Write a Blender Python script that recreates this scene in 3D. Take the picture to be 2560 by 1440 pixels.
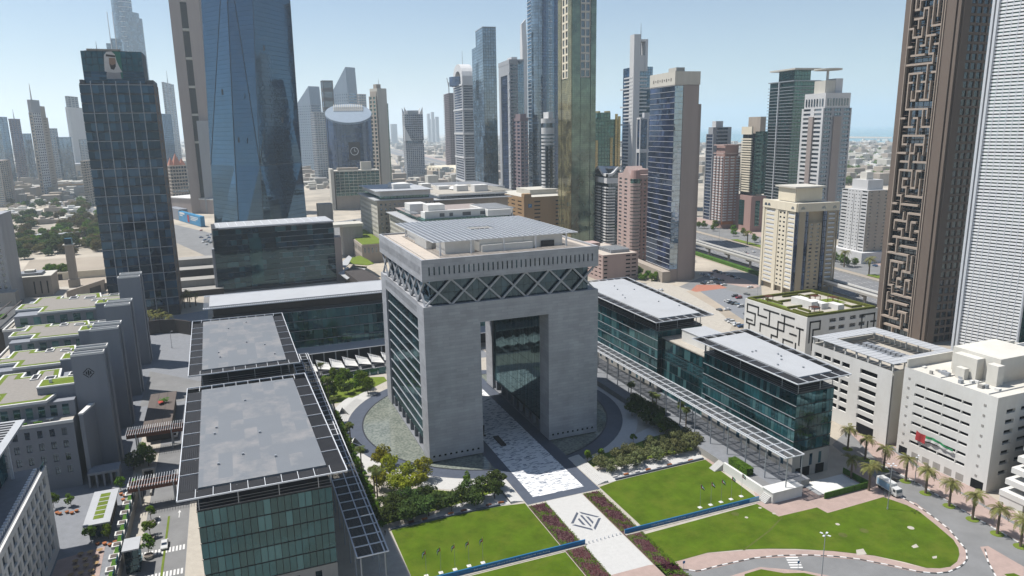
import bpy, math, random
from mathutils import Vector, Matrix, noise
random.seed(7)
for o in list(bpy.data.objects): bpy.data.objects.remove(o)
sc = bpy.context.scene
COL = sc.collection
R = math.radians
# ---------------------------------------------------------------- camera
CP = Vector((-56.62745, -221.13854, 111.16613))
CF = Vector((0.36026306, 0.90753865, -0.21583356))
CR = Vector((0.92804959, -0.37212764, -0.01565203))
CU = Vector((0.09452245, 0.1946654, 0.97630471))
FPX = 1791.91
cam = bpy.data.cameras.new('camera'); cam_o = bpy.data.objects.new('camera', cam); COL.objects.link(cam_o)
cam.sensor_width = 36; cam.lens = FPX/2560*36; cam.clip_start = 1; cam.clip_end = 90000
M = Matrix.Identity(4)
for i in range(3):
    M[i][0] = CR[i]; M[i][1] = CU[i]; M[i][2] = -CF[i]; M[i][3] = CP[i]
cam_o.matrix_world = M
sc.camera = cam_o
# ---------------------------------------------------------------- sky and sun
SUN_EL, SUN_AZ = R(62), math.atan2(0.59, -0.81)      # towards the sun: (-0.81, 0.59)
w = bpy.data.worlds.new('World'); sc.world = w; w.use_nodes = True
nt = w.node_tree; nt.nodes.clear()
sky = nt.nodes.new('ShaderNodeTexSky'); sky.sky_type = 'NISHITA'; sky.sun_disc = False
sky.sun_elevation = SUN_EL; sky.sun_rotation = math.atan2(-0.81, 0.59) % (2*math.pi)
sky.air_density = 1.0; sky.dust_density = 0.3; sky.ozone_density = 3.0; sky.altitude = 0
bg = nt.nodes.new('ShaderNodeBackground'); bg.inputs[1].default_value = 0.074
wo = nt.nodes.new('ShaderNodeOutputWorld')
nt.links.new(sky.outputs[0], bg.inputs[0]); nt.links.new(bg.outputs[0], wo.inputs[0])
sun = bpy.data.lights.new('sun', 'SUN'); sun.energy = 5.0; sun.angle = R(0.53); sun.color = (1.0, 0.965, 0.91)
sun_o = bpy.data.objects.new('sun', sun); COL.objects.link(sun_o)
sd = Vector((-0.81*math.cos(SUN_EL), 0.59*math.cos(SUN_EL), math.sin(SUN_EL)))
sun_o.rotation_euler = (-sd).to_track_quat('-Z', 'Y').to_euler()
vs = sc.view_settings; vs.view_transform = 'Standard'; vs.look = 'None'; vs.exposure = 0.5; vs.gamma = 1.0
vs.use_curve_mapping = False
sc.cycles.use_denoising = True
sc.cycles.max_bounces = 6; sc.cycles.diffuse_bounces = 3; sc.cycles.glossy_bounces = 3
sc.cycles.transmission_bounces = 2; sc.cycles.volume_bounces = 2; sc.cycles.transparent_max_bounces = 6
sc.cycles.caustics_reflective = False; sc.cycles.caustics_refractive = False
sc.cycles.sample_clamp_indirect = 4.0

# ---------------------------------------------------------------- pixel helpers (2560 x 1440 photograph)
def ray(px, py): return CF + CR*((px-1280)/FPX) - CU*((py-720)/FPX)
def pix(px, py, z=0.0):
    d = ray(px, py); return CP + d*((z-CP.z)/d.z)
def pxy(px, py, z=0.0):
    p = pix(px, py, z); return (p.x, p.y)
def at_dist(px, py, dist):
    """point on the pixel's ray at a horizontal distance from the camera"""
    d = ray(px, py); h = math.hypot(d.x, d.y); return CP + d*(dist/h)
def on_az(P, e, px, py):
    """walk from P along e until the column of pixel (px,py): horizontal intersection"""
    d = ray(px, py); dx, dy = d.x, d.y
    det = e[0]*(-dy) - e[1]*(-dx)
    bx, by = CP.x-P[0], CP.y-P[1]
    s = (bx*(-dy) - by*(-dx))/det
    return (P[0]+e[0]*s, P[1]+e[1]*s), s

# ---------------------------------------------------------------- materials
MATS = {}
ALB = 0.75          # overall lightness of the painted and paved surfaces against the sky
def nodes(name):
    m = bpy.data.materials.new(name); m.use_nodes = True
    n = m.node_tree; b = n.nodes['Principled BSDF']
    MATS[name] = m
    return m, n, b
def mat(name, col, rough=0.7, var=0.12, scale=0.6, metal=0.0, spec=0.4, bump=0.0, bscale=None, detail=4, streak=False, rnd=0.0):
    """plain coloured surface with wear: noise over the base colour, optional relief and per-object variation"""
    m, n, b = nodes(name)
    b.inputs['Roughness'].default_value = rough; b.inputs['Metallic'].default_value = metal
    b.inputs['Specular IOR Level'].default_value = spec
    tc = n.nodes.new('ShaderNodeNewGeometry')
    mp = n.nodes.new('ShaderNodeMapping'); mp.inputs['Scale'].default_value = (1, 1, 0.12) if streak else (1, 1, 1)
    n.links.new(tc.outputs['Position'], mp.inputs[0])
    nz = n.nodes.new('ShaderNodeTexNoise'); nz.inputs['Scale'].default_value = scale; nz.inputs['Detail'].default_value = detail
    nz.inputs['Roughness'].default_value = 0.65
    n.links.new(mp.outputs[0], nz.inputs['Vector'])
    mr = n.nodes.new('ShaderNodeMapRange'); mr.inputs[1].default_value = 0.25; mr.inputs[2].default_value = 0.75
    mr.inputs[3].default_value = 1-var; mr.inputs[4].default_value = 1+var
    n.links.new(nz.outputs['Fac'], mr.inputs[0])
    val = mr.outputs[0]
    if rnd:
        oi = n.nodes.new('ShaderNodeObjectInfo')
        m2 = n.nodes.new('ShaderNodeMapRange'); m2.inputs[3].default_value = 1-rnd; m2.inputs[4].default_value = 1+rnd
        n.links.new(oi.outputs['Random'], m2.inputs[0])
        mm = n.nodes.new('ShaderNodeMath'); mm.operation = 'MULTIPLY'
        n.links.new(val, mm.inputs[0]); n.links.new(m2.outputs[0], mm.inputs[1]); val = mm.outputs[0]
    mx = n.nodes.new('ShaderNodeVectorMath'); mx.operation = 'SCALE'; mx.inputs[0].default_value = [c*(1.0 if name in ('lawn', 'turf', 'hedge') else ALB) for c in col[:3]]
    n.links.new(val, mx.inputs['Scale'])
    n.links.new(mx.outputs[0], b.inputs['Base Color'])
    if bump:
        bp = n.nodes.new('ShaderNodeBump'); bp.inputs['Strength'].default_value = bump; bp.inputs['Distance'].default_value = 0.2
        n2 = n.nodes.new('ShaderNodeTexNoise'); n2.inputs['Scale'].default_value = bscale or scale*5; n2.inputs['Detail'].default_value = 3
        n.links.new(tc.outputs['Position'], n2.inputs['Vector'])
        n.links.new(n2.outputs['Fac'], bp.inputs['Height']); n.links.new(bp.outputs[0], b.inputs['Normal'])
    return m
def glass(name, col, refl=0.35, rough=0.04, rnd=0.5, blind=None, bfrac=0.0, wob=0.03, wscale=0.25, tint=(0.75, 0.9, 1.0), lines=None, lcol=(0.02, 0.025, 0.03)):
    """coated facade glass: dark body, mirror-like coat, pane-to-pane differences, some panes with blinds;
    lines=(dx,dz,w): fine joints of panes too far away to tell apart"""
    m, n, b = nodes(name)
    L = n.links
    geo = n.nodes.new('ShaderNodeNewGeometry'); oi = n.nodes.new('ShaderNodeObjectInfo')
    # pane value
    mr = n.nodes.new('ShaderNodeMapRange'); mr.inputs[3].default_value = 1-rnd; mr.inputs[4].default_value = 1+rnd
    cellv = oi.outputs['Random']
    if lines:
        sep = n.nodes.new('ShaderNodeSeparateXYZ'); L.new(geo.outputs['Position'], sep.inputs[0])
        ad = n.nodes.new('ShaderNodeMath'); ad.operation = 'ADD'; L.new(sep.outputs[0], ad.inputs[0])
        ml = n.nodes.new('ShaderNodeMath'); ml.operation = 'MULTIPLY'; ml.inputs[1].default_value = 0.83
        L.new(sep.outputs[1], ml.inputs[0]); L.new(ml.outputs[0], ad.inputs[1])
        fl = []
        for src, step in ((ad.outputs[0], lines[0]), (sep.outputs[2], lines[1])):
            dv = n.nodes.new('ShaderNodeMath'); dv.operation = 'DIVIDE'; dv.inputs[1].default_value = step; L.new(src, dv.inputs[0])
            f = n.nodes.new('ShaderNodeMath'); f.operation = 'FLOOR'; L.new(dv.outputs[0], f.inputs[0])
            fr = n.nodes.new('ShaderNodeMath'); fr.operation = 'FRACT'; L.new(dv.outputs[0], fr.inputs[0])
            lt = n.nodes.new('ShaderNodeMath'); lt.operation = 'LESS_THAN'; lt.inputs[1].default_value = lines[2]/step; L.new(fr.outputs[0], lt.inputs[0])
            fl.append((f, lt))
        cb = n.nodes.new('ShaderNodeCombineXYZ'); L.new(fl[0][0].outputs[0], cb.inputs[0]); L.new(fl[1][0].outputs[0], cb.inputs[1])
        wn = n.nodes.new('ShaderNodeTexWhiteNoise'); wn.noise_dimensions = '3D'; L.new(cb.outputs[0], wn.inputs['Vector'])
        cellv = wn.outputs['Value']
        ln = n.nodes.new('ShaderNodeMath'); ln.operation = 'MAXIMUM'; L.new(fl[0][1].outputs[0], ln.inputs[0]); L.new(fl[1][1].outputs[0], ln.inputs[1])
    L.new(cellv, mr.inputs[0])
    vm = n.nodes.new('ShaderNodeVectorMath'); vm.operation = 'SCALE'; vm.inputs[0].default_value = col[:3]; L.new(mr.outputs[0], vm.inputs['Scale'])
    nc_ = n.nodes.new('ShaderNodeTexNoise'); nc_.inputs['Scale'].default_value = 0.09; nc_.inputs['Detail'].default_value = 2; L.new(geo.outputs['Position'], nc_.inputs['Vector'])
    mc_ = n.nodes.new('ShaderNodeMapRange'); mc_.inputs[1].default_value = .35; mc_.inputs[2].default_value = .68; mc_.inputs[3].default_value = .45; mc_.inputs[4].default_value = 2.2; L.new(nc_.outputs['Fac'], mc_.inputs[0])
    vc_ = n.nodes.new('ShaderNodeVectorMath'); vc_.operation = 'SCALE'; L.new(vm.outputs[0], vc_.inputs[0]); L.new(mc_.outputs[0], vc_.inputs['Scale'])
    base = vc_.outputs[0]
    if blind:
        mu = n.nodes.new('ShaderNodeMath'); mu.operation = 'MULTIPLY'; mu.inputs[1].default_value = 17.37; L.new(cellv, mu.inputs[0])
        fr = n.nodes.new('ShaderNodeMath'); fr.operation = 'FRACT'; L.new(mu.outputs[0], fr.inputs[0])
        lt = n.nodes.new('ShaderNodeMath'); lt.operation = 'LESS_THAN'; lt.inputs[1].default_value = bfrac; L.new(fr.outputs[0], lt.inputs[0])
        mx = n.nodes.new('ShaderNodeMix'); mx.data_type = 'RGBA'; mx.inputs['B'].default_value = (*blind, 1)
        L.new(lt.outputs[0], mx.inputs['Factor']); L.new(base, mx.inputs['A']); base = mx.outputs['Result']
    df = n.nodes.new('ShaderNodeBsdfDiffuse'); L.new(base, df.inputs['Color'])
    gl = n.nodes.new('ShaderNodeBsdfGlossy'); gl.inputs['Roughness'].default_value = rough; gl.inputs['Color'].default_value = (*tint, 1)
    lw = n.nodes.new('ShaderNodeLayerWeight'); lw.inputs['Blend'].default_value = 0.35
    fm = n.nodes.new('ShaderNodeMapRange'); fm.inputs[3].default_value = refl; fm.inputs[4].default_value = min(1.0, refl+0.5)
    L.new(lw.outputs['Fresnel'], fm.inputs[0])
    ms = n.nodes.new('ShaderNodeMixShader'); L.new(fm.outputs[0], ms.inputs[0]); L.new(df.outputs[0], ms.inputs[1]); L.new(gl.outputs[0], ms.inputs[2])
    out = ms.outputs[0]
    if lines:
        d2 = n.nodes.new('ShaderNodeBsdfDiffuse'); d2.inputs['Color'].default_value = (*lcol, 1)
        m2 = n.nodes.new('ShaderNodeMixShader'); L.new(ln.outputs[0], m2.inputs[0]); L.new(out, m2.inputs[1]); L.new(d2.outputs[0], m2.inputs[2]); out = m2.outputs[0]
    if wob:
        nz = n.nodes.new('ShaderNodeTexNoise'); nz.inputs['Scale'].default_value = wscale; nz.inputs['Detail'].default_value = 1.5
        va = n.nodes.new('ShaderNodeVectorMath'); va.operation = 'ADD'
        cs = n.nodes.new('ShaderNodeVectorMath'); cs.operation = 'SCALE'; cs.inputs[0].default_value = (37, 91, 53); L.new(cellv, cs.inputs['Scale'])
        L.new(geo.outputs['Position'], va.inputs[0]); L.new(cs.outputs[0], va.inputs[1]); L.new(va.outputs[0], nz.inputs['Vector'])
        bp = n.nodes.new('ShaderNodeBump'); bp.inputs['Strength'].default_value = wob; bp.inputs['Distance'].default_value = 1.0
        L.new(nz.outputs['Fac'], bp.inputs['Height']); L.new(bp.outputs[0], gl.inputs['Normal'])
    L.new(out, n.nodes['Material Output'].inputs['Surface'])
    return m
def stone_clad(name, col, bw, bh, var=0.10, mortar=0.75, rough=0.6, msize=0.02):
    """large facade stone in courses: tone per slab and fine joints"""
    m, n, b = nodes(name); L = n.links
    b.inputs['Roughness'].default_value = rough; b.inputs['Specular IOR Level'].default_value = 0.35
    g = n.nodes.new('ShaderNodeNewGeometry'); sp = n.nodes.new('ShaderNodeSeparateXYZ'); L.new(g.outputs['Position'], sp.inputs[0])
    a = n.nodes.new('ShaderNodeMath'); a.operation = 'ADD'; L.new(sp.outputs[0], a.inputs[0]); L.new(sp.outputs[1], a.inputs[1])
    cb = n.nodes.new('ShaderNodeCombineXYZ'); L.new(a.outputs[0], cb.inputs[0]); L.new(sp.outputs[2], cb.inputs[1])
    br = n.nodes.new('ShaderNodeTexBrick'); L.new(cb.outputs[0], br.inputs['Vector'])
    br.inputs['Scale'].default_value = 1; br.inputs['Brick Width'].default_value = bw; br.inputs['Row Height'].default_value = bh
    br.inputs['Mortar Size'].default_value = msize; br.inputs['Bias'].default_value = 0.0
    br.inputs['Color1'].default_value = (1-var,)*3+(1,); br.inputs['Color2'].default_value = (1+var,)*3+(1,); br.inputs['Mortar'].default_value = (mortar,)*3+(1,)
    nz = n.nodes.new('ShaderNodeTexNoise'); nz.inputs['Scale'].default_value = 0.15; nz.inputs['Detail'].default_value = 6; L.new(g.outputs['Position'], nz.inputs['Vector'])
    mr = n.nodes.new('ShaderNodeMapRange'); mr.inputs[1].default_value = .3; mr.inputs[2].default_value = .7; mr.inputs[3].default_value = .86; mr.inputs[4].default_value = 1.12; L.new(nz.outputs['Fac'], mr.inputs[0])
    v = n.nodes.new('ShaderNodeVectorMath'); v.operation = 'SCALE'; L.new(br.outputs['Color'], v.inputs[0]); L.new(mr.outputs[0], v.inputs['Scale'])
    v2 = n.nodes.new('ShaderNodeVectorMath'); v2.operation = 'MULTIPLY'; v2.inputs[1].default_value = [c*.84 for c in col[:3]]; L.new(v.outputs[0], v2.inputs[0])
    L.new(v2.outputs[0], b.inputs['Base Color'])
    return m

# ---------------------------------------------------------------- mesh building
class MB:
    def __init__(s): s.v = []; s.f = []; s.m = []
    def face(s, pts, mi=0):
        k = len(s.v); s.v += [tuple(p) for p in pts]; s.f.append(tuple(range(k, k+len(pts)))); s.m.append(mi)
    def box(s, x0, x1, y0, y1, z0, z1, mi=0):
        k = len(s.v)
        s.v += [(x0,y0,z0),(x1,y0,z0),(x1,y1,z0),(x0,y1,z0),(x0,y0,z1),(x1,y0,z1),(x1,y1,z1),(x0,y1,z1)]
        for q in ((0,3,2,1),(4,5,6,7),(0,1,5,4),(1,2,6,5),(2,3,7,6),(3,0,4,7)):
            s.f.append(tuple(k+i for i in q)); s.m.append(mi)
        return s
    def prism(s, poly, z0, z1, mi=0, top=None, cap=True):
        """vertical prism over a counter-clockwise polygon"""
        if sum(poly[i][0]*poly[(i+1) % len(poly)][1]-poly[(i+1) % len(poly)][0]*poly[i][1] for i in range(len(poly))) < 0: poly = poly[::-1]
        k = len(s.v); n = len(poly)
        s.v += [(p[0],p[1],z0) for p in poly] + [(p[0],p[1],z1) for p in poly]
        for i in range(n):
            j = (i+1) % n; s.f.append((k+i,k+j,k+n+j,k+n+i)); s.m.append(mi)
        s.f.append(tuple(k+n+i for i in range(n))); s.m.append(mi if top is None else top)
        if cap: s.f.append(tuple(k+i for i in reversed(range(n)))); s.m.append(mi)
        return s
    def sheet(s, poly, z, mi=0):
        if sum(poly[i][0]*poly[(i+1) % len(poly)][1]-poly[(i+1) % len(poly)][0]*poly[i][1] for i in range(len(poly))) < 0: poly = poly[::-1]
        s.face([(p[0],p[1],z) for p in poly], mi); return s
    def bar(s, a, b, w, h=None, mi=0):
        """square bar from a to b"""
        a = Vector(a); b = Vector(b); h = h or w; d = (b-a).normalized()
        u = Vector((0,0,1)) if abs(d.z) < 0.95 else Vector((1,0,0))
        r = d.cross(u).normalized(); t = r.cross(d)
        k = len(s.v)
        for p in (a, b):
            for sx, sy in ((-1,-1),(1,-1),(1,1),(-1,1)): s.v.append(tuple(p + r*(w/2*sx) + t*(h/2*sy)))
        for q in ((0,1,5,4),(1,2,6,5),(2,3,7,6),(3,0,4,7),(3,2,1,0),(4,5,6,7)): s.f.append(tuple(k+i for i in q)); s.m.append(mi)
        return s
    def tube(s, a, b, r0, r1=None, n=6, mi=0, cap=True):
        a = Vector(a); b = Vector(b); r1 = r0 if r1 is None else r1; d = (b-a).normalized()
        u = Vector((0,0,1)) if abs(d.z) < 0.95 else Vector((1,0,0))
        p = d.cross(u).normalized(); t = p.cross(d); k = len(s.v)
        for c, rr in ((a, r0), (b, r1)):
            for i in range(n):
                th = 2*math.pi*i/n; s.v.append(tuple(c + p*(rr*math.cos(th)) + t*(rr*math.sin(th))))
        for i in range(n): s.f.append((k+i, k+n+i, k+n+(i+1) % n, k+(i+1) % n)); s.m.append(mi)
        if cap: s.f.append(tuple(k+n+i for i in reversed(range(n)))); s.m.append(mi); s.f.append(tuple(k+i for i in range(n))); s.m.append(mi)
        return s
    def mesh(s, name, mats, smooth=False):
        me = bpy.data.meshes.new(name); me.from_pydata(s.v, [], s.f)
        for x in (mats if isinstance(mats, (list, tuple)) else [mats]): me.materials.append(x)
        if any(s.m): me.polygons.foreach_set('material_index', s.m)
        if smooth: me.polygons.foreach_set('use_smooth', [True]*len(s.f))
        return me
    def build(s, name, mats, parent=None, smooth=False, kind=None, loc=None):
        """one mesh object; vertices are given in world space, the parent stands at parent.location"""
        if parent is not None:
            o = origin(parent); s.v = [(a-o.x, b-o.y, c-o.z) for a, b, c in s.v]
        ob = put(name, s.mesh(name, mats, smooth), parent)
        if kind: ob['kind'] = kind
        return ob
def origin(o):
    v = Vector((0,0,0))
    while o is not None: v += o.location; o = o.parent
    return v
def put(name, me, parent=None, loc=(0,0,0), rz=0.0, scale=None):
    o = bpy.data.objects.new(name, me); COL.objects.link(o); o.location = loc
    if rz: o.rotation_euler = (0,0,rz)
    if scale: o.scale = scale
    if parent is not None: o.parent = parent
    return o
def tag(o, label=None, cat=None, group=None, kind=None):
    if label: o['label'] = label
    if cat: o['category'] = cat
    if group: o['group'] = group
    if kind: o['kind'] = kind
    return o
def thing(name, label, cat, loc=(0,0,0), group=None, rz=0.0):
    o = bpy.data.objects.new(name, None); COL.objects.link(o); o.location = loc; o.empty_display_size = 0.5
    if rz: o.rotation_euler = (0,0,rz)
    return tag(o, label, cat, group)
def copy_tree(o, parent=None):
    c = o.copy(); COL.objects.link(c)
    if parent is not None: c.parent = parent
    for ch in o.children: copy_tree(ch, c)
    return c
def structure(name, mb, m, **k):
    return tag(mb.build(name, m, None, **k), kind='structure')

# ---------------------------------------------------------------- facades
def wdir(P0, P1):
    L = math.hypot(P1[0]-P0[0], P1[1]-P0[1]); d = ((P1[0]-P0[0])/L, (P1[1]-P0[1])/L); return L, d, (d[1], -d[0])
def grid_wall(name, parent, P0, P1, z0, z1, xo, zo, depth, m, skip=None, kind=None, rim=0.0):
    """one connected wall sheet P0->P1 (left to right seen from outside) with real openings xo x zo and reveals of the given depth"""
    L, d, nn = wdir(P0, P1)
    xs = sorted({0.0, L, *[a for q in xo for a in q]}); zs = sorted({z0, z1, *[a for q in zo for a in q]})
    xi = {q[0] for q in xo}; zi = {q[0] for q in zo}
    b = MB(); idx = {}
    def V(x, z, dep=0.0, key=None):
        k = key or (x, z)
        if k not in idx: idx[k] = len(b.v); b.v.append((P0[0]+d[0]*x-nn[0]*dep, P0[1]+d[1]*x-nn[1]*dep, z))
        return idx[k]
    for i in range(len(xs)-1):
        for j in range(len(zs)-1):
            c = (V(xs[i],zs[j]), V(xs[i+1],zs[j]), V(xs[i+1],zs[j+1]), V(xs[i],zs[j+1]))
            if xs[i] in xi and zs[j] in zi and not (skip and skip(i, j)):
                e = tuple(V(x, z, depth, (i, j, x, z, 'in')) for x, z in ((xs[i],zs[j]),(xs[i+1],zs[j]),(xs[i+1],zs[j+1]),(xs[i],zs[j+1])))
                for a in range(4): b.f.append((c[a], c[(a+1) % 4], e[(a+1) % 4], e[a])); b.m.append(0)
            else: b.f.append(c); b.m.append(0)
    return b.build(name, m, parent, kind=kind)
PANES = {}
def pane_mesh(w, h, m, style='plain', fm=None):
    key = (round(w,2), round(h,2), m.name, style)
    if key not in PANES:
        b = MB(); t = 0.10
        w2, h2 = w/2, h/2
        b.box(-w2, w2, 0.0, t, -h2, h2, 0)
        if style == 'split':
            b.box(-0.05, 0.05, -0.06, 0.0, -h2, h2, 1)
        if style == 'cross':
            b.box(-0.05, 0.05, -0.06, 0.0, -h2, h2, 1); b.box(-w2, w2, -0.05, -0.003, h2*0.3-0.05, h2*0.3+0.05, 1)
        if style == 'rail':
            b.box(-w2, w2, -0.5, -0.42, -h2, -h2+1.05, 1)
        PANES[key] = b.mesh('window', [m] if style == 'plain' else [m, fm])
    return PANES[key]
def panes(parent, P0, P1, xo, zo, dep, m, name='window', style='plain', fm=None, skip=None, grow=0.0):
    """each pane an object of its own, set dep behind the wall line (negative: proud of it)"""
    L, d, nn = wdir(P0, P1); og = origin(parent); rz = math.atan2(d[1], d[0])
    for i, (a, c) in enumerate(xo):
        for j, (e, f) in enumerate(zo):
            if skip and skip(i, j): continue
            x = (a+c)/2; me = pane_mesh(c-a+grow, f-e+grow, m, style, fm)
            put(name, me, parent, (P0[0]+d[0]*x-nn[0]*dep-og.x, P0[1]+d[1]*x-nn[1]*dep-og.y, (e+f)/2-og.z), rz)
def back_sheet(name, parent, P0, P1, z0, z1, dep, m, kind=None):
    L, d, nn = wdir(P0, P1); b = MB()
    q = [(P0[0]-nn[0]*dep, P0[1]-nn[1]*dep), (P1[0]-nn[0]*dep, P1[1]-nn[1]*dep)]
    b.face([(*q[0],z0),(*q[1],z0),(*q[1],z1),(*q[0],z1)])
    return b.build(name, m, parent, kind=kind)
def wbox(b, P0, P1, x0, x1, z0, z1, out0, out1, mi=0):
    """box on a wall line: from x0..x1 along it, out0..out1 outward"""
    L, d, nn = wdir(P0, P1)
    def q(x, o): return (P0[0]+d[0]*x+nn[0]*o, P0[1]+d[1]*x+nn[1]*o)
    b.prism([q(x0,out1), q(x1,out1), q(x1,out0), q(x0,out0)], z0, z1, mi); return b
def even(L, n, fill, m0=0.0, m1=None):
    """n openings of share `fill` of the pitch between margins"""
    m1 = m0 if m1 is None else m1
    p = (L-m0-m1)/n; return [(m0+p*i+p*(1-fill)/2, m0+p*i+p*(1+fill)/2) for i in range(n)]
def floors(z0, n, h, lo, hi): return [(z0+h*i+h*lo, z0+h*i+h*hi) for i in range(n)]
def inset(poly, a):
    """shrink a convex counter-clockwise polygon"""
    n = len(poly); out = []
    for i in range(n):
        p, c, q = poly[i-1], poly[i], poly[(i+1) % n]
        l1, d1, n1 = wdir(p, c); l2, d2, n2 = wdir(c, q)
        # offset lines inward by a (outward normal is right of direction for ccw)
        A = (p[0]-n1[0]*a, p[1]-n1[1]*a); B = (c[0]-n2[0]*a, c[1]-n2[1]*a)
        det = d1[0]*(-d2[1]) + d1[1]*d2[0]
        t = ((B[0]-A[0])*(-d2[1]) + (B[1]-A[1])*d2[0])/det
        out.append((A[0]+d1[0]*t, A[1]+d1[1]*t))
    return out
def rect(x0, x1, y0, y1): return [(x0,y0),(x1,y0),(x1,y1),(x0,y1)]
def lerp2(a, b, t): return (a[0]+(b[0]-a[0])*t, a[1]+(b[1]-a[1])*t)
# ================================================================ materials
mat('sand', (0.40, 0.34, 0.27), 0.95, 0.22, 0.02, detail=8)
mat('asphalt', (0.225, 0.225, 0.225), 0.9, 0.18, 0.12, detail=8, bump=0.1, bscale=3)
mat('asphalt_dark', (0.095, 0.097, 0.10), 0.85, 0.2, 0.1, detail=8)
mat('highway', (0.20, 0.20, 0.205), 0.85, 0.14, 0.06, detail=8)
mat('pave_pink', (0.43, 0.32, 0.28), 0.9, 0.14, 0.5, detail=8)
mat('pave_cream', (0.47, 0.43, 0.37), 0.9, 0.14, 0.4, detail=8)
mat('pave_white', (0.56, 0.55, 0.53), 0.85, 0.07, 0.8, detail=8)
mat('pave_grey', (0.225, 0.235, 0.255), 0.85, 0.14, 0.5, detail=8)
mat('granite', (0.085, 0.10, 0.135), 0.55, 0.16, 0.4, detail=8)
mat('white_paint', (0.75, 0.74, 0.72), 0.8, 0.06, 1.0)
mat('kerb_dark', (0.09, 0.09, 0.09), 0.8)
mat('lawn', (0.060, 0.100, 0.005), 0.95, 0.34, 0.16, detail=10, spec=0.1, bump=0.5, bscale=6)
mat('lawn_dry', (0.105, 0.125, 0.03), 0.95, 0.25, 0.5, detail=8, spec=0.1)
mat('turf', (0.115, 0.155, 0.022), 0.95, 0.25, 0.3, detail=8, spec=0.1)
mat('hedge_olive', (0.11, 0.12, 0.02), 0.9, 0.35, 1.2, detail=8, spec=0.15, bump=0.8, bscale=4)
mat('hedge', (0.05, 0.115, 0.012), 0.9, 0.35, 1.2, detail=8, spec=0.15, bump=0.8, bscale=4)
mat('flower_soil', (0.13, 0.075, 0.07), 0.95, 0.4, 1.0, detail=8, spec=0.1)
mat('white_metal', (0.72, 0.74, 0.77), 0.45, 0.06, 1.0)
mat('grey_metal', (0.36, 0.38, 0.41), 0.45, 0.10, 0.6, metal=0.2)
mat('dark_metal', (0.035, 0.037, 0.045), 0.5, 0.12, 0.8)
mat('louver_dark', (0.03, 0.031, 0.036), 0.7, 0.15, 0.7, rnd=0.15, spec=0.15)
mat('louver_grey', (0.10, 0.105, 0.115), 0.55, 0.15, 0.7, rnd=0.2)
mat('roof_white', (0.47, 0.48, 0.495), 0.6, 0.035, 0.12, detail=8)
mat('roof_tan', (0.56, 0.49, 0.42), 0.9, 0.10, 0.3, detail=8)
mat('roof_gravel', (0.29, 0.265, 0.235), 0.95, 0.12, 0.8, detail=8)
mat('concrete', (0.36, 0.345, 0.32), 0.85, 0.14, 0.25, detail=8, streak=True)
mat('white_wall', (0.76, 0.75, 0.72), 0.85, 0.07, 0.25, detail=8, streak=True)
mat('cream_wall', (0.70, 0.675, 0.61), 0.85, 0.07, 0.25, detail=8, streak=True)
mat('grey_wall', (0.245, 0.26, 0.29), 0.75, 0.08, 0.15, detail=8, streak=True)
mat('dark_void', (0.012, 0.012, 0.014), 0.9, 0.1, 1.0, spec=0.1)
mat('brown_dark', (0.05, 0.04, 0.036), 0.8, 0.2, 0.6, rnd=0.2)
mat('tent', (0.78, 0.77, 0.74), 0.8, 0.04, 1.0)
mat('orange', (0.36, 0.12, 0.035), 0.7, 0.15, 2.0, rnd=0.2)
mat('banner_blue', (0.004, 0.15, 0.36), 0.5, 0.05, 0.5)
mat('black', (0.012, 0.012, 0.013), 0.6)
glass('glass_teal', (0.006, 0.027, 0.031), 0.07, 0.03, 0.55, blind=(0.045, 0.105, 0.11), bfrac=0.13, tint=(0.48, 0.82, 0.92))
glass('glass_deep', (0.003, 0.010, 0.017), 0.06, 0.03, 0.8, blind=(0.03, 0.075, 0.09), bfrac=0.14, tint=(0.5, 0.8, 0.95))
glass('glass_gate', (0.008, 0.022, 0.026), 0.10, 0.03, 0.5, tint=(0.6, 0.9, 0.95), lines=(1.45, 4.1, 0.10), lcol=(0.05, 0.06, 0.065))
stone_clad('gate_stone', (0.355, 0.362, 0.382), 4.2, 1.05, 0.08, 0.84, msize=0.05)
MT = MATS
def patchy(name, c2, scale):
    m = MATS[name]; n = m.node_tree; L = n.links; b = n.nodes['Principled BSDF']; src = b.inputs['Base Color'].links[0].from_socket
    g = n.nodes.new('ShaderNodeNewGeometry'); nz = n.nodes.new('ShaderNodeTexNoise'); nz.inputs['Scale'].default_value = scale; nz.inputs['Detail'].default_value = 10; nz.inputs['Roughness'].default_value = .72; L.new(g.outputs['Position'], nz.inputs['Vector'])
    mr = n.nodes.new('ShaderNodeMapRange'); mr.inputs[1].default_value = .47; mr.inputs[2].default_value = .72; mr.inputs[4].default_value = .7; L.new(nz.outputs['Fac'], mr.inputs[0])
    mx = n.nodes.new('ShaderNodeMix'); mx.data_type = 'RGBA'; mx.inputs['B'].default_value = (*c2, 1); L.new(mr.outputs[0], mx.inputs['Factor']); L.new(src, mx.inputs['A'])
    L.new(mx.outputs['Result'], b.inputs['Base Color'])
patchy('lawn', (0.105, 0.125, 0.014), 0.11); patchy('asphalt', (0.12, 0.12, 0.122), 0.05); patchy('pave_pink', (0.24, 0.185, 0.165), 0.12); patchy('white_wall', (0.46, 0.44, 0.40), 0.05); patchy('cream_wall', (0.43, 0.40, 0.35), 0.05); patchy('roof_white', (0.30, 0.305, 0.31), 0.07)
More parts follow.
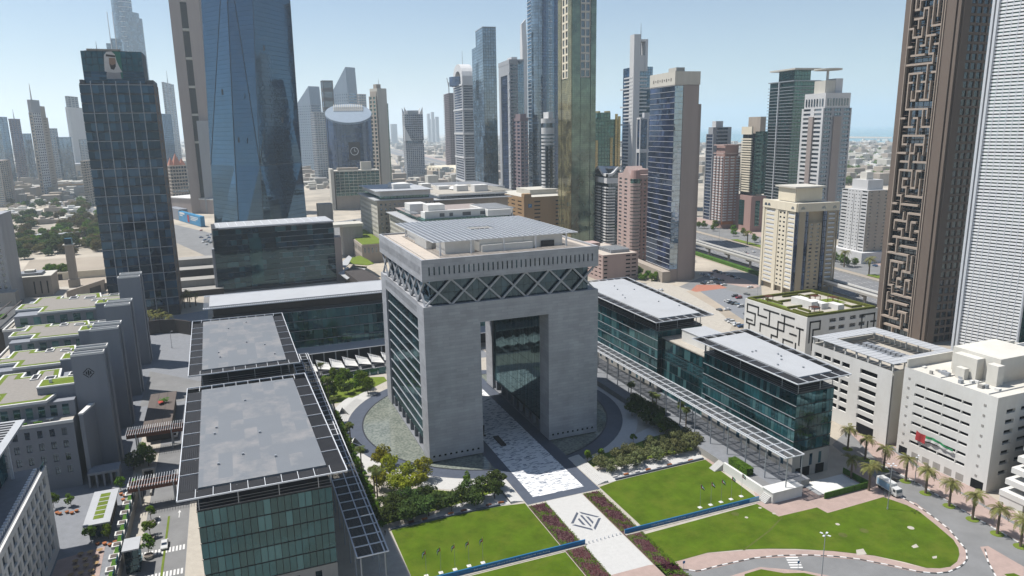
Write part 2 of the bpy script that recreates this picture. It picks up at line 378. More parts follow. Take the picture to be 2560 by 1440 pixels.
def checker_mat():
    m, n, b = nodes('dash_paving'); L = n.links
    g = n.nodes.new('ShaderNodeNewGeometry')
    mp = n.nodes.new('ShaderNodeMapping'); mp.inputs['Scale'].default_value = (1/1.15, 1/0.34, 1); L.new(g.outputs['Position'], mp.inputs[0])
    wn = n.nodes.new('ShaderNodeTexWhiteNoise'); wn.noise_dimensions = '2D'
    fl = n.nodes.new('ShaderNodeVectorMath'); fl.operation = 'FLOOR'; L.new(mp.outputs[0], fl.inputs[0]); L.new(fl.outputs[0], wn.inputs['Vector'])
    lt = n.nodes.new('ShaderNodeMath'); lt.operation = 'LESS_THAN'; lt.inputs[1].default_value = 0.19; L.new(wn.outputs['Value'], lt.inputs[0])
    nz = n.nodes.new('ShaderNodeTexNoise'); nz.inputs['Scale'].default_value = 0.4; nz.inputs['Detail'].default_value = 8; L.new(g.outputs['Position'], nz.inputs['Vector'])
    cr = n.nodes.new('ShaderNodeMapRange'); cr.inputs[3].default_value = 0.52; cr.inputs[4].default_value = 0.74; L.new(nz.outputs['Fac'], cr.inputs[0])
    mx = n.nodes.new('ShaderNodeMix'); mx.data_type = 'RGBA'; mx.inputs['B'].default_value = (0.16, 0.18, 0.22, 1)
    L.new(lt.outputs[0], mx.inputs['Factor']); L.new(cr.outputs[0], mx.inputs['A']); L.new(mx.outputs['Result'], b.inputs['Base Color'])
    b.inputs['Roughness'].default_value = 0.7
checker_mat()
def water_mat(name, c1, c2, scale, rough=0.06, bump=0.05, bscale=1.5):
    m, n, b = nodes(name); L = n.links
    g = n.nodes.new('ShaderNodeNewGeometry')
    v = n.nodes.new('ShaderNodeTexVoronoi'); v.inputs['Scale'].default_value = scale; L.new(g.outputs['Position'], v.inputs['Vector'])
    nz = n.nodes.new('ShaderNodeTexNoise'); nz.inputs['Scale'].default_value = scale*0.12; nz.inputs['Detail'].default_value = 8; L.new(g.outputs['Position'], nz.inputs['Vector'])
    ad = n.nodes.new('ShaderNodeMath'); ad.operation = 'ADD'; L.new(v.outputs['Distance'], ad.inputs[0]); L.new(nz.outputs['Fac'], ad.inputs[1])
    mr = n.nodes.new('ShaderNodeMapRange'); mr.inputs[1].default_value = .4; mr.inputs[2].default_value = 1.3; L.new(ad.outputs[0], mr.inputs[0])
    mx = n.nodes.new('ShaderNodeMix'); mx.data_type = 'RGBA'; mx.inputs['A'].default_value = (*c1, 1); mx.inputs['B'].default_value = (*c2, 1)
    L.new(mr.outputs[0], mx.inputs['Factor']); L.new(mx.outputs['Result'], b.inputs['Base Color'])
    b.inputs['Roughness'].default_value = rough; b.inputs['IOR'].default_value = 1.33
    bp = n.nodes.new('ShaderNodeBump'); bp.inputs['Strength'].default_value = bump
    n2 = n.nodes.new('ShaderNodeTexNoise'); n2.inputs['Scale'].default_value = bscale; n2.inputs['Detail'].default_value = 4; L.new(g.outputs['Position'], n2.inputs['Vector'])
    L.new(n2.outputs['Fac'], bp.inputs['Height']); L.new(bp.outputs[0], b.inputs['Normal'])
water_mat('pool_water', (0.075, 0.09, 0.078), (0.20, 0.215, 0.185), 1.1)
water_mat('sea_water', (0.035, 0.16, 0.20), (0.05, 0.19, 0.23), 0.004, 0.25, 0.2, 0.05)
def roof_mat(name, base, patch, amount):
    """standing-seam roof with long ribs and pale worn patches"""
    m, n, b = nodes(name); L = n.links
    g = n.nodes.new('ShaderNodeNewGeometry')
    wv = n.nodes.new('ShaderNodeTexWave'); wv.bands_direction = 'Y'; wv.inputs['Scale'].default_value = 0.55; wv.inputs['Distortion'].default_value = 0.15; L.new(g.outputs['Position'], wv.inputs['Vector'])
    mp = n.nodes.new('ShaderNodeMapping'); mp.inputs['Scale'].default_value = (1/3.2, 1/7.0, 1); L.new(g.outputs['Position'], mp.inputs[0])
    fl = n.nodes.new('ShaderNodeVectorMath'); fl.operation = 'FLOOR'; L.new(mp.outputs[0], fl.inputs[0])
    wn = n.nodes.new('ShaderNodeTexWhiteNoise'); wn.noise_dimensions = '2D'; L.new(fl.outputs[0], wn.inputs['Vector'])
    gt = n.nodes.new('ShaderNodeMath'); gt.operation = 'GREATER_THAN'; gt.inputs[1].default_value = 1-amount; L.new(wn.outputs['Value'], gt.inputs[0])
    nz = n.nodes.new('ShaderNodeTexNoise'); nz.inputs['Scale'].default_value = 0.16; nz.inputs['Detail'].default_value = 8; nz.inputs['Roughness'].default_value = .7; L.new(g.outputs['Position'], nz.inputs['Vector'])
    ms = n.nodes.new('ShaderNodeMath'); ms.operation = 'MULTIPLY'; L.new(gt.outputs[0], ms.inputs[0]); L.new(wv.outputs['Fac'], ms.inputs[1])
    m3 = n.nodes.new('ShaderNodeMath'); m3.operation = 'MULTIPLY'; L.new(ms.outputs[0], m3.inputs[0])
    r2 = n.nodes.new('ShaderNodeMapRange'); r2.inputs[1].default_value = .42; r2.inputs[2].default_value = .62; r2.inputs[4].default_value = .55; L.new(nz.outputs['Fac'], r2.inputs[0]); L.new(r2.outputs[0], m3.inputs[1])
    mx = n.nodes.new('ShaderNodeMix'); mx.data_type = 'RGBA'; mx.inputs['A'].default_value = (*base, 1); mx.inputs['B'].default_value = (*patch, 1); L.new(m3.outputs[0], mx.inputs['Factor'])
    r3 = n.nodes.new('ShaderNodeMapRange'); r3.inputs[3].default_value = .90; r3.inputs[4].default_value = 1.08; L.new(nz.outputs['Fac'], r3.inputs[0])
    vv = n.nodes.new('ShaderNodeVectorMath'); vv.operation = 'SCALE'; L.new(mx.outputs['Result'], vv.inputs[0]); L.new(r3.outputs[0], vv.inputs['Scale'])
    L.new(vv.outputs[0], b.inputs['Base Color']); b.inputs['Roughness'].default_value = 0.55
    bp = n.nodes.new('ShaderNodeBump'); bp.inputs['Strength'].default_value = .25; L.new(wv.outputs['Fac'], bp.inputs['Height']); L.new(bp.outputs[0], b.inputs['Normal'])
roof_mat('roof_grey', (0.135, 0.145, 0.158), (0.36, 0.315, 0.28), 0.55)

# ================================================================ ground, sea, plaza
GC = (32.15, 33.5)
def disc(r, a0=0, a1=360, n=72, c=GC): return [(c[0]+r*math.cos(R(a0+(a1-a0)*i/n)), c[1]+r*math.sin(R(a0+(a1-a0)*i/n))) for i in range(n+1)]
def zsheet(name, poly, z, m): return structure(name, MB().sheet(poly, z), MT[m])
def ground_mat():
    m, n, b = nodes('ground'); L = n.links
    g = n.nodes.new('ShaderNodeNewGeometry')
    n1 = n.nodes.new('ShaderNodeTexNoise'); n1.inputs['Scale'].default_value = 0.012; n1.inputs['Detail'].default_value = 10; n1.inputs['Roughness'].default_value = .7; L.new(g.outputs['Position'], n1.inputs['Vector'])
    n2 = n.nodes.new('ShaderNodeTexNoise'); n2.inputs['Scale'].default_value = 0.0022; n2.inputs['Detail'].default_value = 6; L.new(g.outputs['Position'], n2.inputs['Vector'])
    cr = n.nodes.new('ShaderNodeValToRGB'); e = cr.color_ramp.elements
    e[0].position = .30; e[0].color = (0.20, 0.185, 0.16, 1); e[1].position = .70; e[1].color = (0.50, 0.44, 0.36, 1)
    x = cr.color_ramp.elements.new(.5); x.color = (0.36, 0.32, 0.265, 1)
    L.new(n1.outputs['Fac'], cr.inputs[0])
    r2 = n.nodes.new('ShaderNodeMapRange'); r2.inputs[1].default_value = .35; r2.inputs[2].default_value = .65; r2.inputs[3].default_value = .8; r2.inputs[4].default_value = 1.15; L.new(n2.outputs['Fac'], r2.inputs[0])
    v = n.nodes.new('ShaderNodeVectorMath'); v.operation = 'SCALE'; L.new(cr.outputs[0], v.inputs[0]); L.new(r2.outputs[0], v.inputs['Scale']); L.new(v.outputs[0], b.inputs['Base Color'])
    b.inputs['Roughness'].default_value = 0.95; b.inputs['Specular IOR Level'].default_value = 0.1
ground_mat()
GB = 30000
structure('ground', MB().sheet(rect(-GB, GB, -3000, GB), -0.02), MT['ground'])
# the sea lies beyond the low houses, north-west of the highway
seaA = pxy(2560, 352); seaB = pxy(1500, 352)
structure('sea', MB().sheet([(seaA[0]+900, seaA[1]-2500), (29500, seaA[1]-2500), (29500, 29500), (seaB[0]+9000, 29500), seaB, (seaB[0]-300, seaB[1]-900)], 0.3), MT['sea_water'])
structure('island', MB().prism([pxy(2110, 341.5), pxy(2230, 343.5), pxy(2230, 346.5), pxy(2110, 346)], 0.31, 3.0), MT['sand'])
# precinct base and plaza
zsheet('plaza_paving', [(-33,-92),(97,-92),(97,120),(-33,120)], 0.0, 'pave_cream')
zsheet('plaza_granite', disc(54.3)[:-1], 0.012, 'granite')
zsheet('plaza_granite_axis', rect(19.8, 44.7, -38.5, 0.0), 0.008, 'granite')
zsheet('dash_path', rect(23.2, 40.7, -35.0, 78), 0.02, 'dash_paving')
zsheet('white_path', rect(25.6, 37.9, -92, -38.7), 0.016, 'pave_white')
def arc_pool(x0, x1, sgn):
    r = 48.1; a = []
    if sgn < 0:
        A = math.degrees(math.acos((x1-GC[0])/r)); a = disc(r, A, 360-A)
    else:
        A = math.degrees(math.acos((x0-GC[0])/r)); a = disc(r, -A, A)
    return a
zsheet('pool', arc_pool(0, 19.0, -1), 0.03, 'pool_water')
zsheet('pool', arc_pool(45.5, 0, 1), 0.03, 'pool_water')
def ring_wall(name, r, a0, a1, w, z1, m, n=60):
    b = MB(); pts = disc(r, a0, a1, n); pin = disc(r-w, a0, a1, n)
    for i in range(n):
        k = len(b.v); q = [pin[i], pts[i], pts[i+1], pin[i+1]]
        b.face([(*q[0],z1),(*q[1],z1),(*q[2],z1),(*q[3],z1)]); b.face([(*q[1],-0.01),(*q[2],-0.01),(*q[2],z1),(*q[1],z1)]); b.face([(*q[3],-0.01),(*q[0],-0.01),(*q[0],z1),(*q[3],z1)])
    return structure(name, b, MT[m])
for a0, a1 in ((106, 254), (-74, 74)): ring_wall('pool_rim', 48.5, a0, a1, 0.5, 0.1, 'dark_metal')
# white curved walk and steps outside the ring
def ring_sheet(name, r0, r1, a0, a1, z, m, n=40):
    structure(name, MB().sheet(disc(r1, a0, a1, n)+disc(r0, a1, a0, n), z), MT[m])
ring_sheet('ring_walk', 54.4, 62, 130, 250, 0.024, 'pave_white')
ring_sheet('ring_walk', 54.4, 60, -68, 35, 0.024, 'pave_white')
for k in range(5):
    ring_sheet('step', 55+k*0.8, 62.5, 140, 172, 0.1+0.12*k, 'pave_white', 14)
# stairs beside the axis
for sx, xa in ((1, 44.9), (-1, 19.6)):
    for k in range(6):
        x0 = xa+sx*k*0.55; x1 = xa+sx*4.2
        structure('step', MB().box(min(x0,x1), max(x0,x1), -36.0+0.04*k, -15-0.04*k, -0.01, 0.11*(k+1)), MT['pave_white'])
# lawns
lawnL = [(-21.5,-63.3),(19.4,-63.3),(19.4,-37.4),(12,-36.0),(0,-35.6),(-21.5,-36.2)]
zsheet('lawn', lawnL, 0.06, 'lawn')
zsheet('lawn', [(-21.5,-92),(19.4,-92),(19.4,-65.4),(-21.5,-65.4)], 0.06, 'lawn')
zsheet('lawn', [(45,-63.3),(85.8,-63.3),(86.9,-43.7),(87.3,-34.9),(52,-36.0),(45,-37.4)], 0.06, 'lawn')
low = [(1607.8,1336.9),(1672,1408.8),(1768.8,1382),(1850,1374.5),(1918.8,1371.9),(1990,1372.5),(2081,1377.5),(2185,1389),(2260,1405),(2316,1420),(2350,1421.5),(2376,1417),(2393,1404),(2398.7,1387),(2396,1370),(2383.7,1350),(2335,1308.7),(2297.5,1278.7),(2267.5,1263.7),(2209,1243),(2069,1283),(2042.5,1269),(1946.9,1291.6),(1892,1260)]
zsheet('lawn', [pxy(*p) for p in low], 0.06, 'lawn')
for x0, x1 in ((19.6, 25.4), (38.1, 43.6)): zsheet('flower_bed', rect(x0, x1, -92, -39.5), 0.05, 'flower_soil')
# emblem inlaid in the white path
lg = MB(); lz = 0.022
for poly in ([(245,445),(380,180),(418,215),(310,445)],[(430,172),(900,290),(840,305),(490,222)],[(870,325),(935,318),(805,590),(762,550)],[(270,482),(345,465),(720,560),(755,605)],[(405,350),(435,318),(590,490),(510,470)],[(455,265),(500,250),(722,500),(700,525)],[(585,280),(650,290),(765,412),(745,455)]):
    lg.sheet([pxy(1400+X/9.1, 1260+Y/9.1) for X, Y in poly], lz)
tag(lg.build('path_emblem', MT['granite']), 'grey diamond emblem with slanting bars inlaid in the white path', 'emblem')

# ================================================================ the gate building
GW, GD, GH, GZ0, GZ1, GX0, GX1, GO = 64.3, 67.0, 55.0, 63.4, 70.6, 19.45, 44.8, 47.9
G = thing('gate_building', 'huge grey stone arch building with crossed braces standing in the pool', 'building', (GW/2, GD/2, 0))
TH = 8.0                                             # thickness of the stone portals
def portal(y0, y1, name):
    """stone portal front: one connected sheet with the arch opening and the small square holes"""
    b = MB(); b.prism([(0,y0),(GX0,y0),(GX0,y1),(0,y1)], 0.45, GO); b.prism([(GX1,y0),(GW,y0),(GW,y1),(GX1,y1)], 0.45, GO)
    b.prism(rect(0, GW, y0, y1), GO, GH)
    return b.build(name, MT['gate_stone'], G)
portal(0.32, TH, 'front_portal'); portal(GD-TH, GD-0.02, 'rear_portal')
holes = [1.2+i*2.0 for i in range(9)]; holes += [GX1+x for x in holes]
xo = [(x, x+0.8) for x in holes]
def front_sheet():
    P0, P1 = (0,0), (GW,0)
    # arch opening is one of the cells: x grid includes GX0..GX1 and z below GO
    xs = sorted({0.0, GW, GX0, GX1, *[a for q in xo for a in q]}); zs = [0.45, 1.9, 2.7, GO, GH]
    b = MB(); idx = {}
    def V(x, z, y=0.0):
        k = (x, z, y)
        if k not in idx: idx[k] = len(b.v); b.v.append((x, y, z))
        return idx[k]
    for i in range(len(xs)-1):
        for j in range(len(zs)-1):
            if GX0 <= xs[i] < GX1 and zs[j] < GO: continue
            hole = j == 1 and any(abs(xs[i]-q[0]) < 1e-6 for q in xo)
            c = [(xs[i],zs[j]),(xs[i+1],zs[j]),(xs[i+1],zs[j+1]),(xs[i],zs[j+1])]
            if hole:
                for a in range(4): b.f.append((V(*c[a]), V(*c[(a+1) % 4]), V(*c[(a+1) % 4], 0.3), V(*c[a], 0.3))); b.m.append(0)
            else: b.f.append(tuple(V(*p) for p in c)); b.m.append(0)
    for (x, z0, z1) in ((0.0,0.45,GH),(GX0,0.45,GO),(GX1,0.45,GO),(GW,0.45,GH)):
        b.face([(x,0,z0),(x,0.32,z0),(x,0.32,z1),(x,0,z1)])
    b.face([(0,0,GH),(GW,0,GH),(GW,0.32,GH),(0,0.32,GH)]); b.face([(GX0,0,GO),(GX1,0,GO),(GX1,0.32,GO),(GX0,0.32,GO)])
    o = b.build('front_cladding', MT['gate_stone'], G)
front_sheet()
me = MB().box(-.4,.4,0,.04,-.4,.4).mesh('vent_hole', MT['dark_void'])
for a, c in xo: put('vent_hole', me, G, ((a+c)/2-GW/2, 0.26-GD/2, 2.3))
# upper stone ring body between the portals, with the slotted frieze on the long sides
for P0, P1, nm in (((0,GD-TH-.02),(0,TH+.02),'side_lintel'), ((GW,TH+.02),(GW,GD-TH-.02),'side_lintel')):
    L = wdir(P0, P1)[0]; so = even(L, 34, 0.34, 1.0)
    grid_wall(nm, G, P0, P1, 49.6, GH, so, [(51.2, 53.6)], 0.1, MT['gate_stone'])
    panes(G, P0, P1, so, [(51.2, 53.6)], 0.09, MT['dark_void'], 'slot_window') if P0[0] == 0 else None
MB().box(0.4, GW-0.4, TH, GD-TH, 50.6, GH-0.05).build('upper_block', MT['gate_stone'], G)
MB().box(0.05, GX0-.05, TH+.02, GD-TH-.02, 49.6, 50.58).build('leg_head', MT['gate_stone'], G)
MB().box(GX1+.05, GW-.05, TH+.02, GD-TH-.02, 49.6, 50.58).build('leg_head', MT['gate_stone'], G)
MB().box(GX0+.06, GX1-.06, TH+.02, GD-TH-.02, GO, 50.58).build('arch_soffit', MT['gate_stone'], G)
# glazed sides of both legs
for x0, x1 in ((0.9, GX0-0.9), (GX1+0.9, GW-0.9)):
    MB().box(x0, x1, TH, GD-TH, 4.4, 49.6).build('glass_leg', MT['glass_gate'], G)
    MB().box(x0+3, x1-3, TH, GD-TH, 0.45, 4.4).build('leg_core', MT['grey_wall'], G)
    MB().box(x0-0.6, x1+0.6, TH+.01, GD-TH-.01, 0.2, 0.45).build('leg_plinth', MT['pave_grey'], G)
nfl = 11; fh = (49.6-4.4)/nfl
for xs_ in (0.9,):
    for k in range(nfl):
        z = 4.4+fh*(k+0.86)
        for dz in (0,):
            s = -1 if xs_ != GX0-0.9 else 1
            MB().box(min(xs_, xs_+s*0.45), max(xs_, xs_+s*0.06), TH, GD-TH, z+dz, z+dz+0.06).build('sun_rail', MT['grey_metal'], G)
b = MB()
for xs_ in (0.9, GX1+0.9):
    for k in range(37):
        y = TH+(GD-2*TH)*k/36; b.box(xs_-0.07, xs_-0.01, y-0.04, y+0.04, 4.4, 49.6)
b.build('mullions', MT['louver_grey'], G, kind='stuff')
for x0 in (0.5, GX1+0.5):
    for k in range(8):
        y = TH+2.5+(GD-2*TH-5)*k/7; MB().box(x0+.2, x0+1.6, y-0.55, y+0.55, 0.45, 4.4).build('column', MT['grey_wall'], G)
# braced glass storey
MB().box(3.2, GW-3.2, 2.0, GD-3.2, GH, GZ0).build('sky_lobby_core', MT['dark_void'], G)
for P0, P1, n in (((3.2,1.9),(GW-3.2,1.9),28), ((3.1,GD-3.2),(3.1,1.95),28)):
    L = wdir(P0, P1)[0]
    panes(G, P0, P1, even(L, n, 0.965), [(GH+.1, GH+3.9), (GH+4.0, GZ0-.05)], -0.02, glass('glass_lobby' if n else '', (0.006, 0.013, 0.018), 0.05, 0.03, 0.6, tint=(0.55, 0.8, 1), wob=0.06) if 'glass_lobby' not in MT else MT['glass_lobby'], 'lobby_pane')
for nb, A, B in ((7, (1.0,0.9), (GW-1.0,0.9)), (7, (0.9,GD-1.0), (0.9,1.0))):
    for k in range(nb):
        p, q = lerp2(A, B, k/nb), lerp2(A, B, (k+1)/nb)
        MB().bar((*p, GH-.1), (*q, GZ0+.1), 0.6, 0.6).build('brace', MT['grey_metal'], G)
        MB().bar((*q, GH-.1), (*p, GZ0+.1), 0.57, 0.57).build('brace', MT['grey_metal'], G)
# upper stone box with slot windows
for P0, P1 in (((0,0),(GW,0)), ((0,GD),(0,0))):
    L = wdir(P0, P1)[0]; so = even(L, 36, 0.30, 1.6)
    dp = .5 if P0[1] == 0 else .1
    grid_wall('frieze', G, P0, P1, GZ0, GZ1, so, [(65.4, 68.1)], dp, MT['gate_stone'])
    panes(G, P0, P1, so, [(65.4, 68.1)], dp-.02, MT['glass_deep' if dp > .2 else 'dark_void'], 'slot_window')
b = MB(); b.box(0.52, GW, 0.52, GD, GZ0, GZ1-0.9); b.build('upper_box', MT['gate_stone'], G)
for r_ in (rect(0.003, GW-.003, 0.003, 0.8), rect(0.003, GW-.003, GD-0.8, GD-.003), rect(0.003, 0.8, 0.803, GD-0.803), rect(GW-0.8, GW-.003, 0.803, GD-0.803)):
    MB().prism(r_, GZ1-0.9, GZ1+0.04).build('parapet', MT['gate_stone'], G)
MB().box(0.82, GW-0.82, 0.82, GD-0.82, GZ1-0.9, GZ1-0.55).build('roof_deck', MT['roof_tan'], G)
for t in range(1, 14):
    MB().box(2+t*4.35, 2.12+t*4.35, 2.2, 8.2, GZ1-0.549, GZ1-0.5).build('roof_joint', MT['concrete'], G)
MB().box(2.5, GW-2.5, 2.0, 2.2, GZ1-0.549, GZ1-0.35).build('roof_gutter', MT['concrete'], G)
MB().box(2.3, 2.5, 2.0, GD-2.5, GZ1-0.549, GZ1-0.35).build('roof_gutter', MT['concrete'], G)
for x0, x1, y0, y1, z1 in ((11.2,21.8,10.8,22,74.2),(23.6,40,11,24,74.4),(40.2,55.5,11.2,24.5,74.3),(24,43,9.2,10.8,72.4),(9.5,55,26,58,73.8),(8.2,10.2,24,40,73.0)):
    b = MB(); b.box(x0, x1, y0, y1, GZ1-0.549, z1); b.build('plant_room', MT['white_wall'], G)
MB().box(47, 52, 10.6, 11.19, GZ1-.5, 72.2).build('roof_door', MT['dark_metal'], G)
# roof trellis: bars both ways, louvred cells, square eye in the middle
T0, T1, TY0, TY1, TZ = 5.8, 59.0, 5.8, 62.0, 75.0
b = MB(); pit = 1.9
eye = (27.5, 36.5, 30.5, 37.5)
nx, ny = int((T1-T0)/pit), int((TY1-TY0)/pit)
px_, py_ = (T1-T0)/nx, (TY1-TY0)/ny
for i in range(nx+1):
    x = T0+px_*i
    for ya, yb in (((TY0, eye[2]), (eye[3], TY1)) if eye[0] < x < eye[1] else ((TY0, TY1),)): MB().box(x-0.09, x+0.09, ya, yb, TZ, TZ+0.25).build('trellis_bar', MT['white_metal'], G)
for j in range(ny+1):
    y = TY0+py_*j
    for xa, xb in (((T0+.15, eye[0]), (eye[1], T1-.15)) if eye[2] < y < eye[3] else ((T0+.15, T1-.15),)): MB().box(xa, xb, y-0.08, y+0.08, TZ+0.02, TZ+0.23).build('trellis_bar', MT['white_metal'], G)
for i in range(nx):
    for j in range(ny):
        cx, cy = T0+px_*(i+.5), TY0+py_*(j+.5)
        if eye[0] < cx < eye[1] and eye[2] < cy < eye[3]: continue
        for q in range(3):
            y = cy-0.55+q*0.55; b.bar((cx-.75,y,TZ+.04),(cx+.75,y,TZ+.04), 0.26, 0.05)
MB().box(eye[0]-.5,eye[1]+.5,eye[2]-.5,eye[3]+.5,73.85,74.3).build('eye_dark_box', MT['dark_void'], G)  # solid dark box added over the plant room, painting the eye as shaded
b.build('trellis_louvers', MT['grey_metal'], G, kind='stuff')
for x in (9, 20, 32, 44, 56):
    for y in (9, 58): MB().box(x-.25, x+.25, y-.25, y+.25, GZ1-.55, TZ).build('trellis_post', MT['white_metal'], G)

# ================================================================ office wings of the precinct
def wing(name, label, q, faces, roof, pane=1.55, zg=9.0, stone=True, cells=(5.5, 5.5), gin=3.4, roofin=4.2, side=None):
    """q: roof frame corners near-left, near-right, far-right, far-left; faces: indices of glazed faces (0 near, 1 right, 3 left)"""
    c = (sum(p[0] for p in q)/4, sum(p[1] for p in q)/4)
    T = thing(name, label, 'building', (*c, 0))
    gi = inset(q, gin); ri = inset(q, roofin); pi_ = inset(q, gin+2.6)
    MB().prism(inset(gi, .25), 0, 29.2).build('core', MT['dark_metal'], T)
    MB().prism(gi, 0, zg-.05).build('stone_base', MT['concrete'], T)
    nf = 5; fh = (29.0-zg)/nf
    for f in faces:
        P0, P1 = gi[f], gi[(f+1) % 4]; L = wdir(P0, P1)[0]; n = max(3, round(L/pane))
        panes(T, P0, P1, even(L, n, 0.91), floors(zg, nf, fh, 0.03, 0.95), 0.02, MT['glass_teal'], 'glass_pane')
        for k in range(nf+1):
            b = MB(); z = zg+fh*k
            wbox(b, P0, P1, -0.1, L+0.1, z-0.10, z-0.02, 0.0, 0.3 if f == 3 else .12); b.build('slab_edge', MT['grey_metal'] if f == 3 else MT['louver_dark'], T)
        if stone:
            so = even(L, max(3, round(L/6)), 0.3, 2)
            panes(T, P0, P1, so, [(3.6, 7.6)], -0.02, MT['glass_deep'], 'base_window')
        # catwalk rails
        for z in (29.35, 30.1, 30.8):
            b = MB(); wbox(b, P0, P1, 0, L, z, z+0.06, -0.04, 0.04); b.build('rail', MT['grey_metal'], T)
    MB().prism(gi, 29.0, 29.3).build('catwalk', MT['dark_metal'], T)
    MB().prism(pi_, 29.3, 33.4).build('plant_storey', MT['louver_dark'], T)
    # roof sheet and framed louvre border
    rf = MB().prism(ri, 33.5, 34.3).build('roof', roof, T)
    for k in range(7):
        u, v_ = random.random(), random.random(); c_ = lerp2(lerp2(ri[0],ri[1],.1+.8*u), lerp2(ri[3],ri[2],.1+.8*u), .08+.84*v_)
        MB().box(c_[0]-.25,c_[0]+.25,c_[1]-.25,c_[1]+.25,34.3,34.75).build('roof_vent', MT['grey_metal'], rf)
    lw = {}
    for f in range(4):
        A, B = q[f], q[(f+1) % 4]; L, d_, n_ = wdir(A, B)
        fb = MB().bar((*A,33.9),(*B,33.9), 0.2, 0.34).build('frame_beam', MT['white_metal'], T)
        s0, s1 = (0, L) if f % 2 == 0 else (roofin, L-roofin)
        n = max(3, round((s1-s0)/cells[f % 2]))
        P_ = lambda s, o: (A[0]+d_[0]*s-n_[0]*o, A[1]+d_[1]*s-n_[1]*o)
        for k in range(n):
            a0, a1 = s0+(s1-s0)*k/n+.08, s0+(s1-s0)*(k+1)/n-.08
            b = MB(); m_ = 9
            for i in range(m_):
                o0, o1 = .1+(roofin-.15)*(i+.06)/m_, .1+(roofin-.15)*(i+.92)/m_
                b.face([(*P_(a0,o0),33.75),(*P_(a1,o0),33.75),(*P_(a1,o1),33.86),(*P_(a0,o1),33.86)])
            b.face([(*P_(a0,.1),33.6),(*P_(a1,.1),33.6),(*P_(a1,roofin-.05),33.6),(*P_(a0,roofin-.05),33.6)]); b.build('louver_panel', MT['louver_dark'], fb)
            if k: MB().bar((*P_(a0-.08,0),33.95),(*P_(a0-.08,roofin),33.95), 0.12, 0.2).build('frame_bar', MT['white_metal'], T)
        for k in range(0, n+1, 3):
            p = lerp2(gi[f], gi[(f+1) % 4], min(max(k/n, .02), .98)); MB().bar((*p,29.3),(*p,33.8), 0.2).build('roof_post', MT['grey_metal'], T)
    return T, gi
LN, _ = wing('office_block', 'near glass office block under a big grey seamed roof at the lower left', [(-72.4,-63),(-36,-63),(-37.6,13),(-73,13)], (0,), MT['roof_grey'], cells=(3.6, 9))
LF, _ = wing('office_block', 'farther of the two blocks with grey seamed roofs left of the arch', [(-73.2,25.5),(-37.8,25.5),(-38,101),(-74.2,102)], (0,), MT['roof_grey'], cells=(3.6, 9))
RN, _ = wing('office_block', 'near green glass office block with pale flat roof by the right lawn', [(100.2,-61),(122.2,-60.6),(127.5,-5.1),(100.5,-6.8)], (0, 3), MT['roof_white'], cells=(4.4, 6.2))
RF, _ = wing('office_block', 'farther green glass office block with pale roof right behind the arch', [(100.6,17.6),(129.5,18.6),(137,101.5),(102,101.5)], (0, 3), MT['roof_white'], pane=2.3, cells=(4.4, 6.2))
# glazed link with a pale box on top between the right-hand blocks
T = thing('link_building', 'low glazed link with a pale box on its roof between the green glass blocks', 'building', (112,5,0))
MB().box(106, 122, -10.4, 21, 0, 26).build('core', MT['dark_metal'], T)
panes(T, (106,20.9), (106,-10.3), even(31.2, 16, .95), floors(0.5, 6, 4.2, .03, .96), -0.02, MT['glass_teal'], 'glass_pane')
MB().box(105.7, 122.2, -10.3, 20.8, 26.05, 26.5).build('roof_slab', MT['pave_cream'], T)
MB().box(110, 121, -5, 13, 26.5, 31).build('roof_box', MT['white_wall'], T)
MB().box(109.8, 121.2, -5.2, 13.2, 31, 31.3).build('roof', MT['roof_white'], T)
# rear block behind the arch
T = thing('office_block', 'long glass block with pale metal roof behind the arch, above the tents', 'building', (0,138,0))
bq = rect(-70.5, 70, 124, 153); gi = inset(bq, 3.2)
MB().prism(inset(gi,.25), 0, 29).build('core', MT['dark_metal'], T)
P0, P1 = gi[0], gi[1]; L = wdir(P0, P1)[0]
panes(T, P0, P1, even(L, 60, 0.95), floors(8, 4, 4.9, 0.03, 0.96), 0.02, MT['glass_teal'], 'glass_pane')
for k in range(5):
    b = MB(); wbox(b, P0, P1, 0, L, 8+4.9*k-.15, 8+4.9*k, 0, .5); b.build('slab_edge', MT['grey_metal'], T)
MB().prism(inset(bq, 4.0), 28.9, 33.3).build('louver_storey', MT['brown_dark'], T)
MB().prism(inset(bq, 2.6), 33.4, 34.2).build('roof', MT['roof_white'], T)
b = MB()
for k in range(170):
    x = -70.4+140.3*k/169
    b.box(x-.12, x+.12, 123.9, 126.5, 33.5, 33.75); b.box(x-.12, x+.12, 150.5, 153.1, 33.5, 33.75)
for k in range(14):
    y = 125+28*k/13; b.box(-70.5, -67.6, y-.12, y+.12, 33.55, 33.8)
b.build('eave_slats', MT['white_metal'], T, kind='stuff')
for y in (124, 153): MB().box(-70.6, 70, y-.2, y+.2, 33.4, 33.9).build('frame_beam', MT['white_metal'], T)
b = MB(); b.face([(-66,118,8.2),(66,118,8.2),(66,126,9.6),(-66,126,9.6)]); b.face([(-66,118,8.0),(-66,126,9.4),(66,126,9.4),(66,118,8.0)]); b.face([(-66,118,8.0),(66,118,8.0),(66,118,8.2),(-66,118,8.2)])
b.build('entrance_canopy', MT['roof_white'], T)
for k in range(24):
    x = -64+128*k/23; MB().box(x-.25, x+.25, 118.6, 119.1, 0, 8.1).build('column', MT['grey_metal'], T)
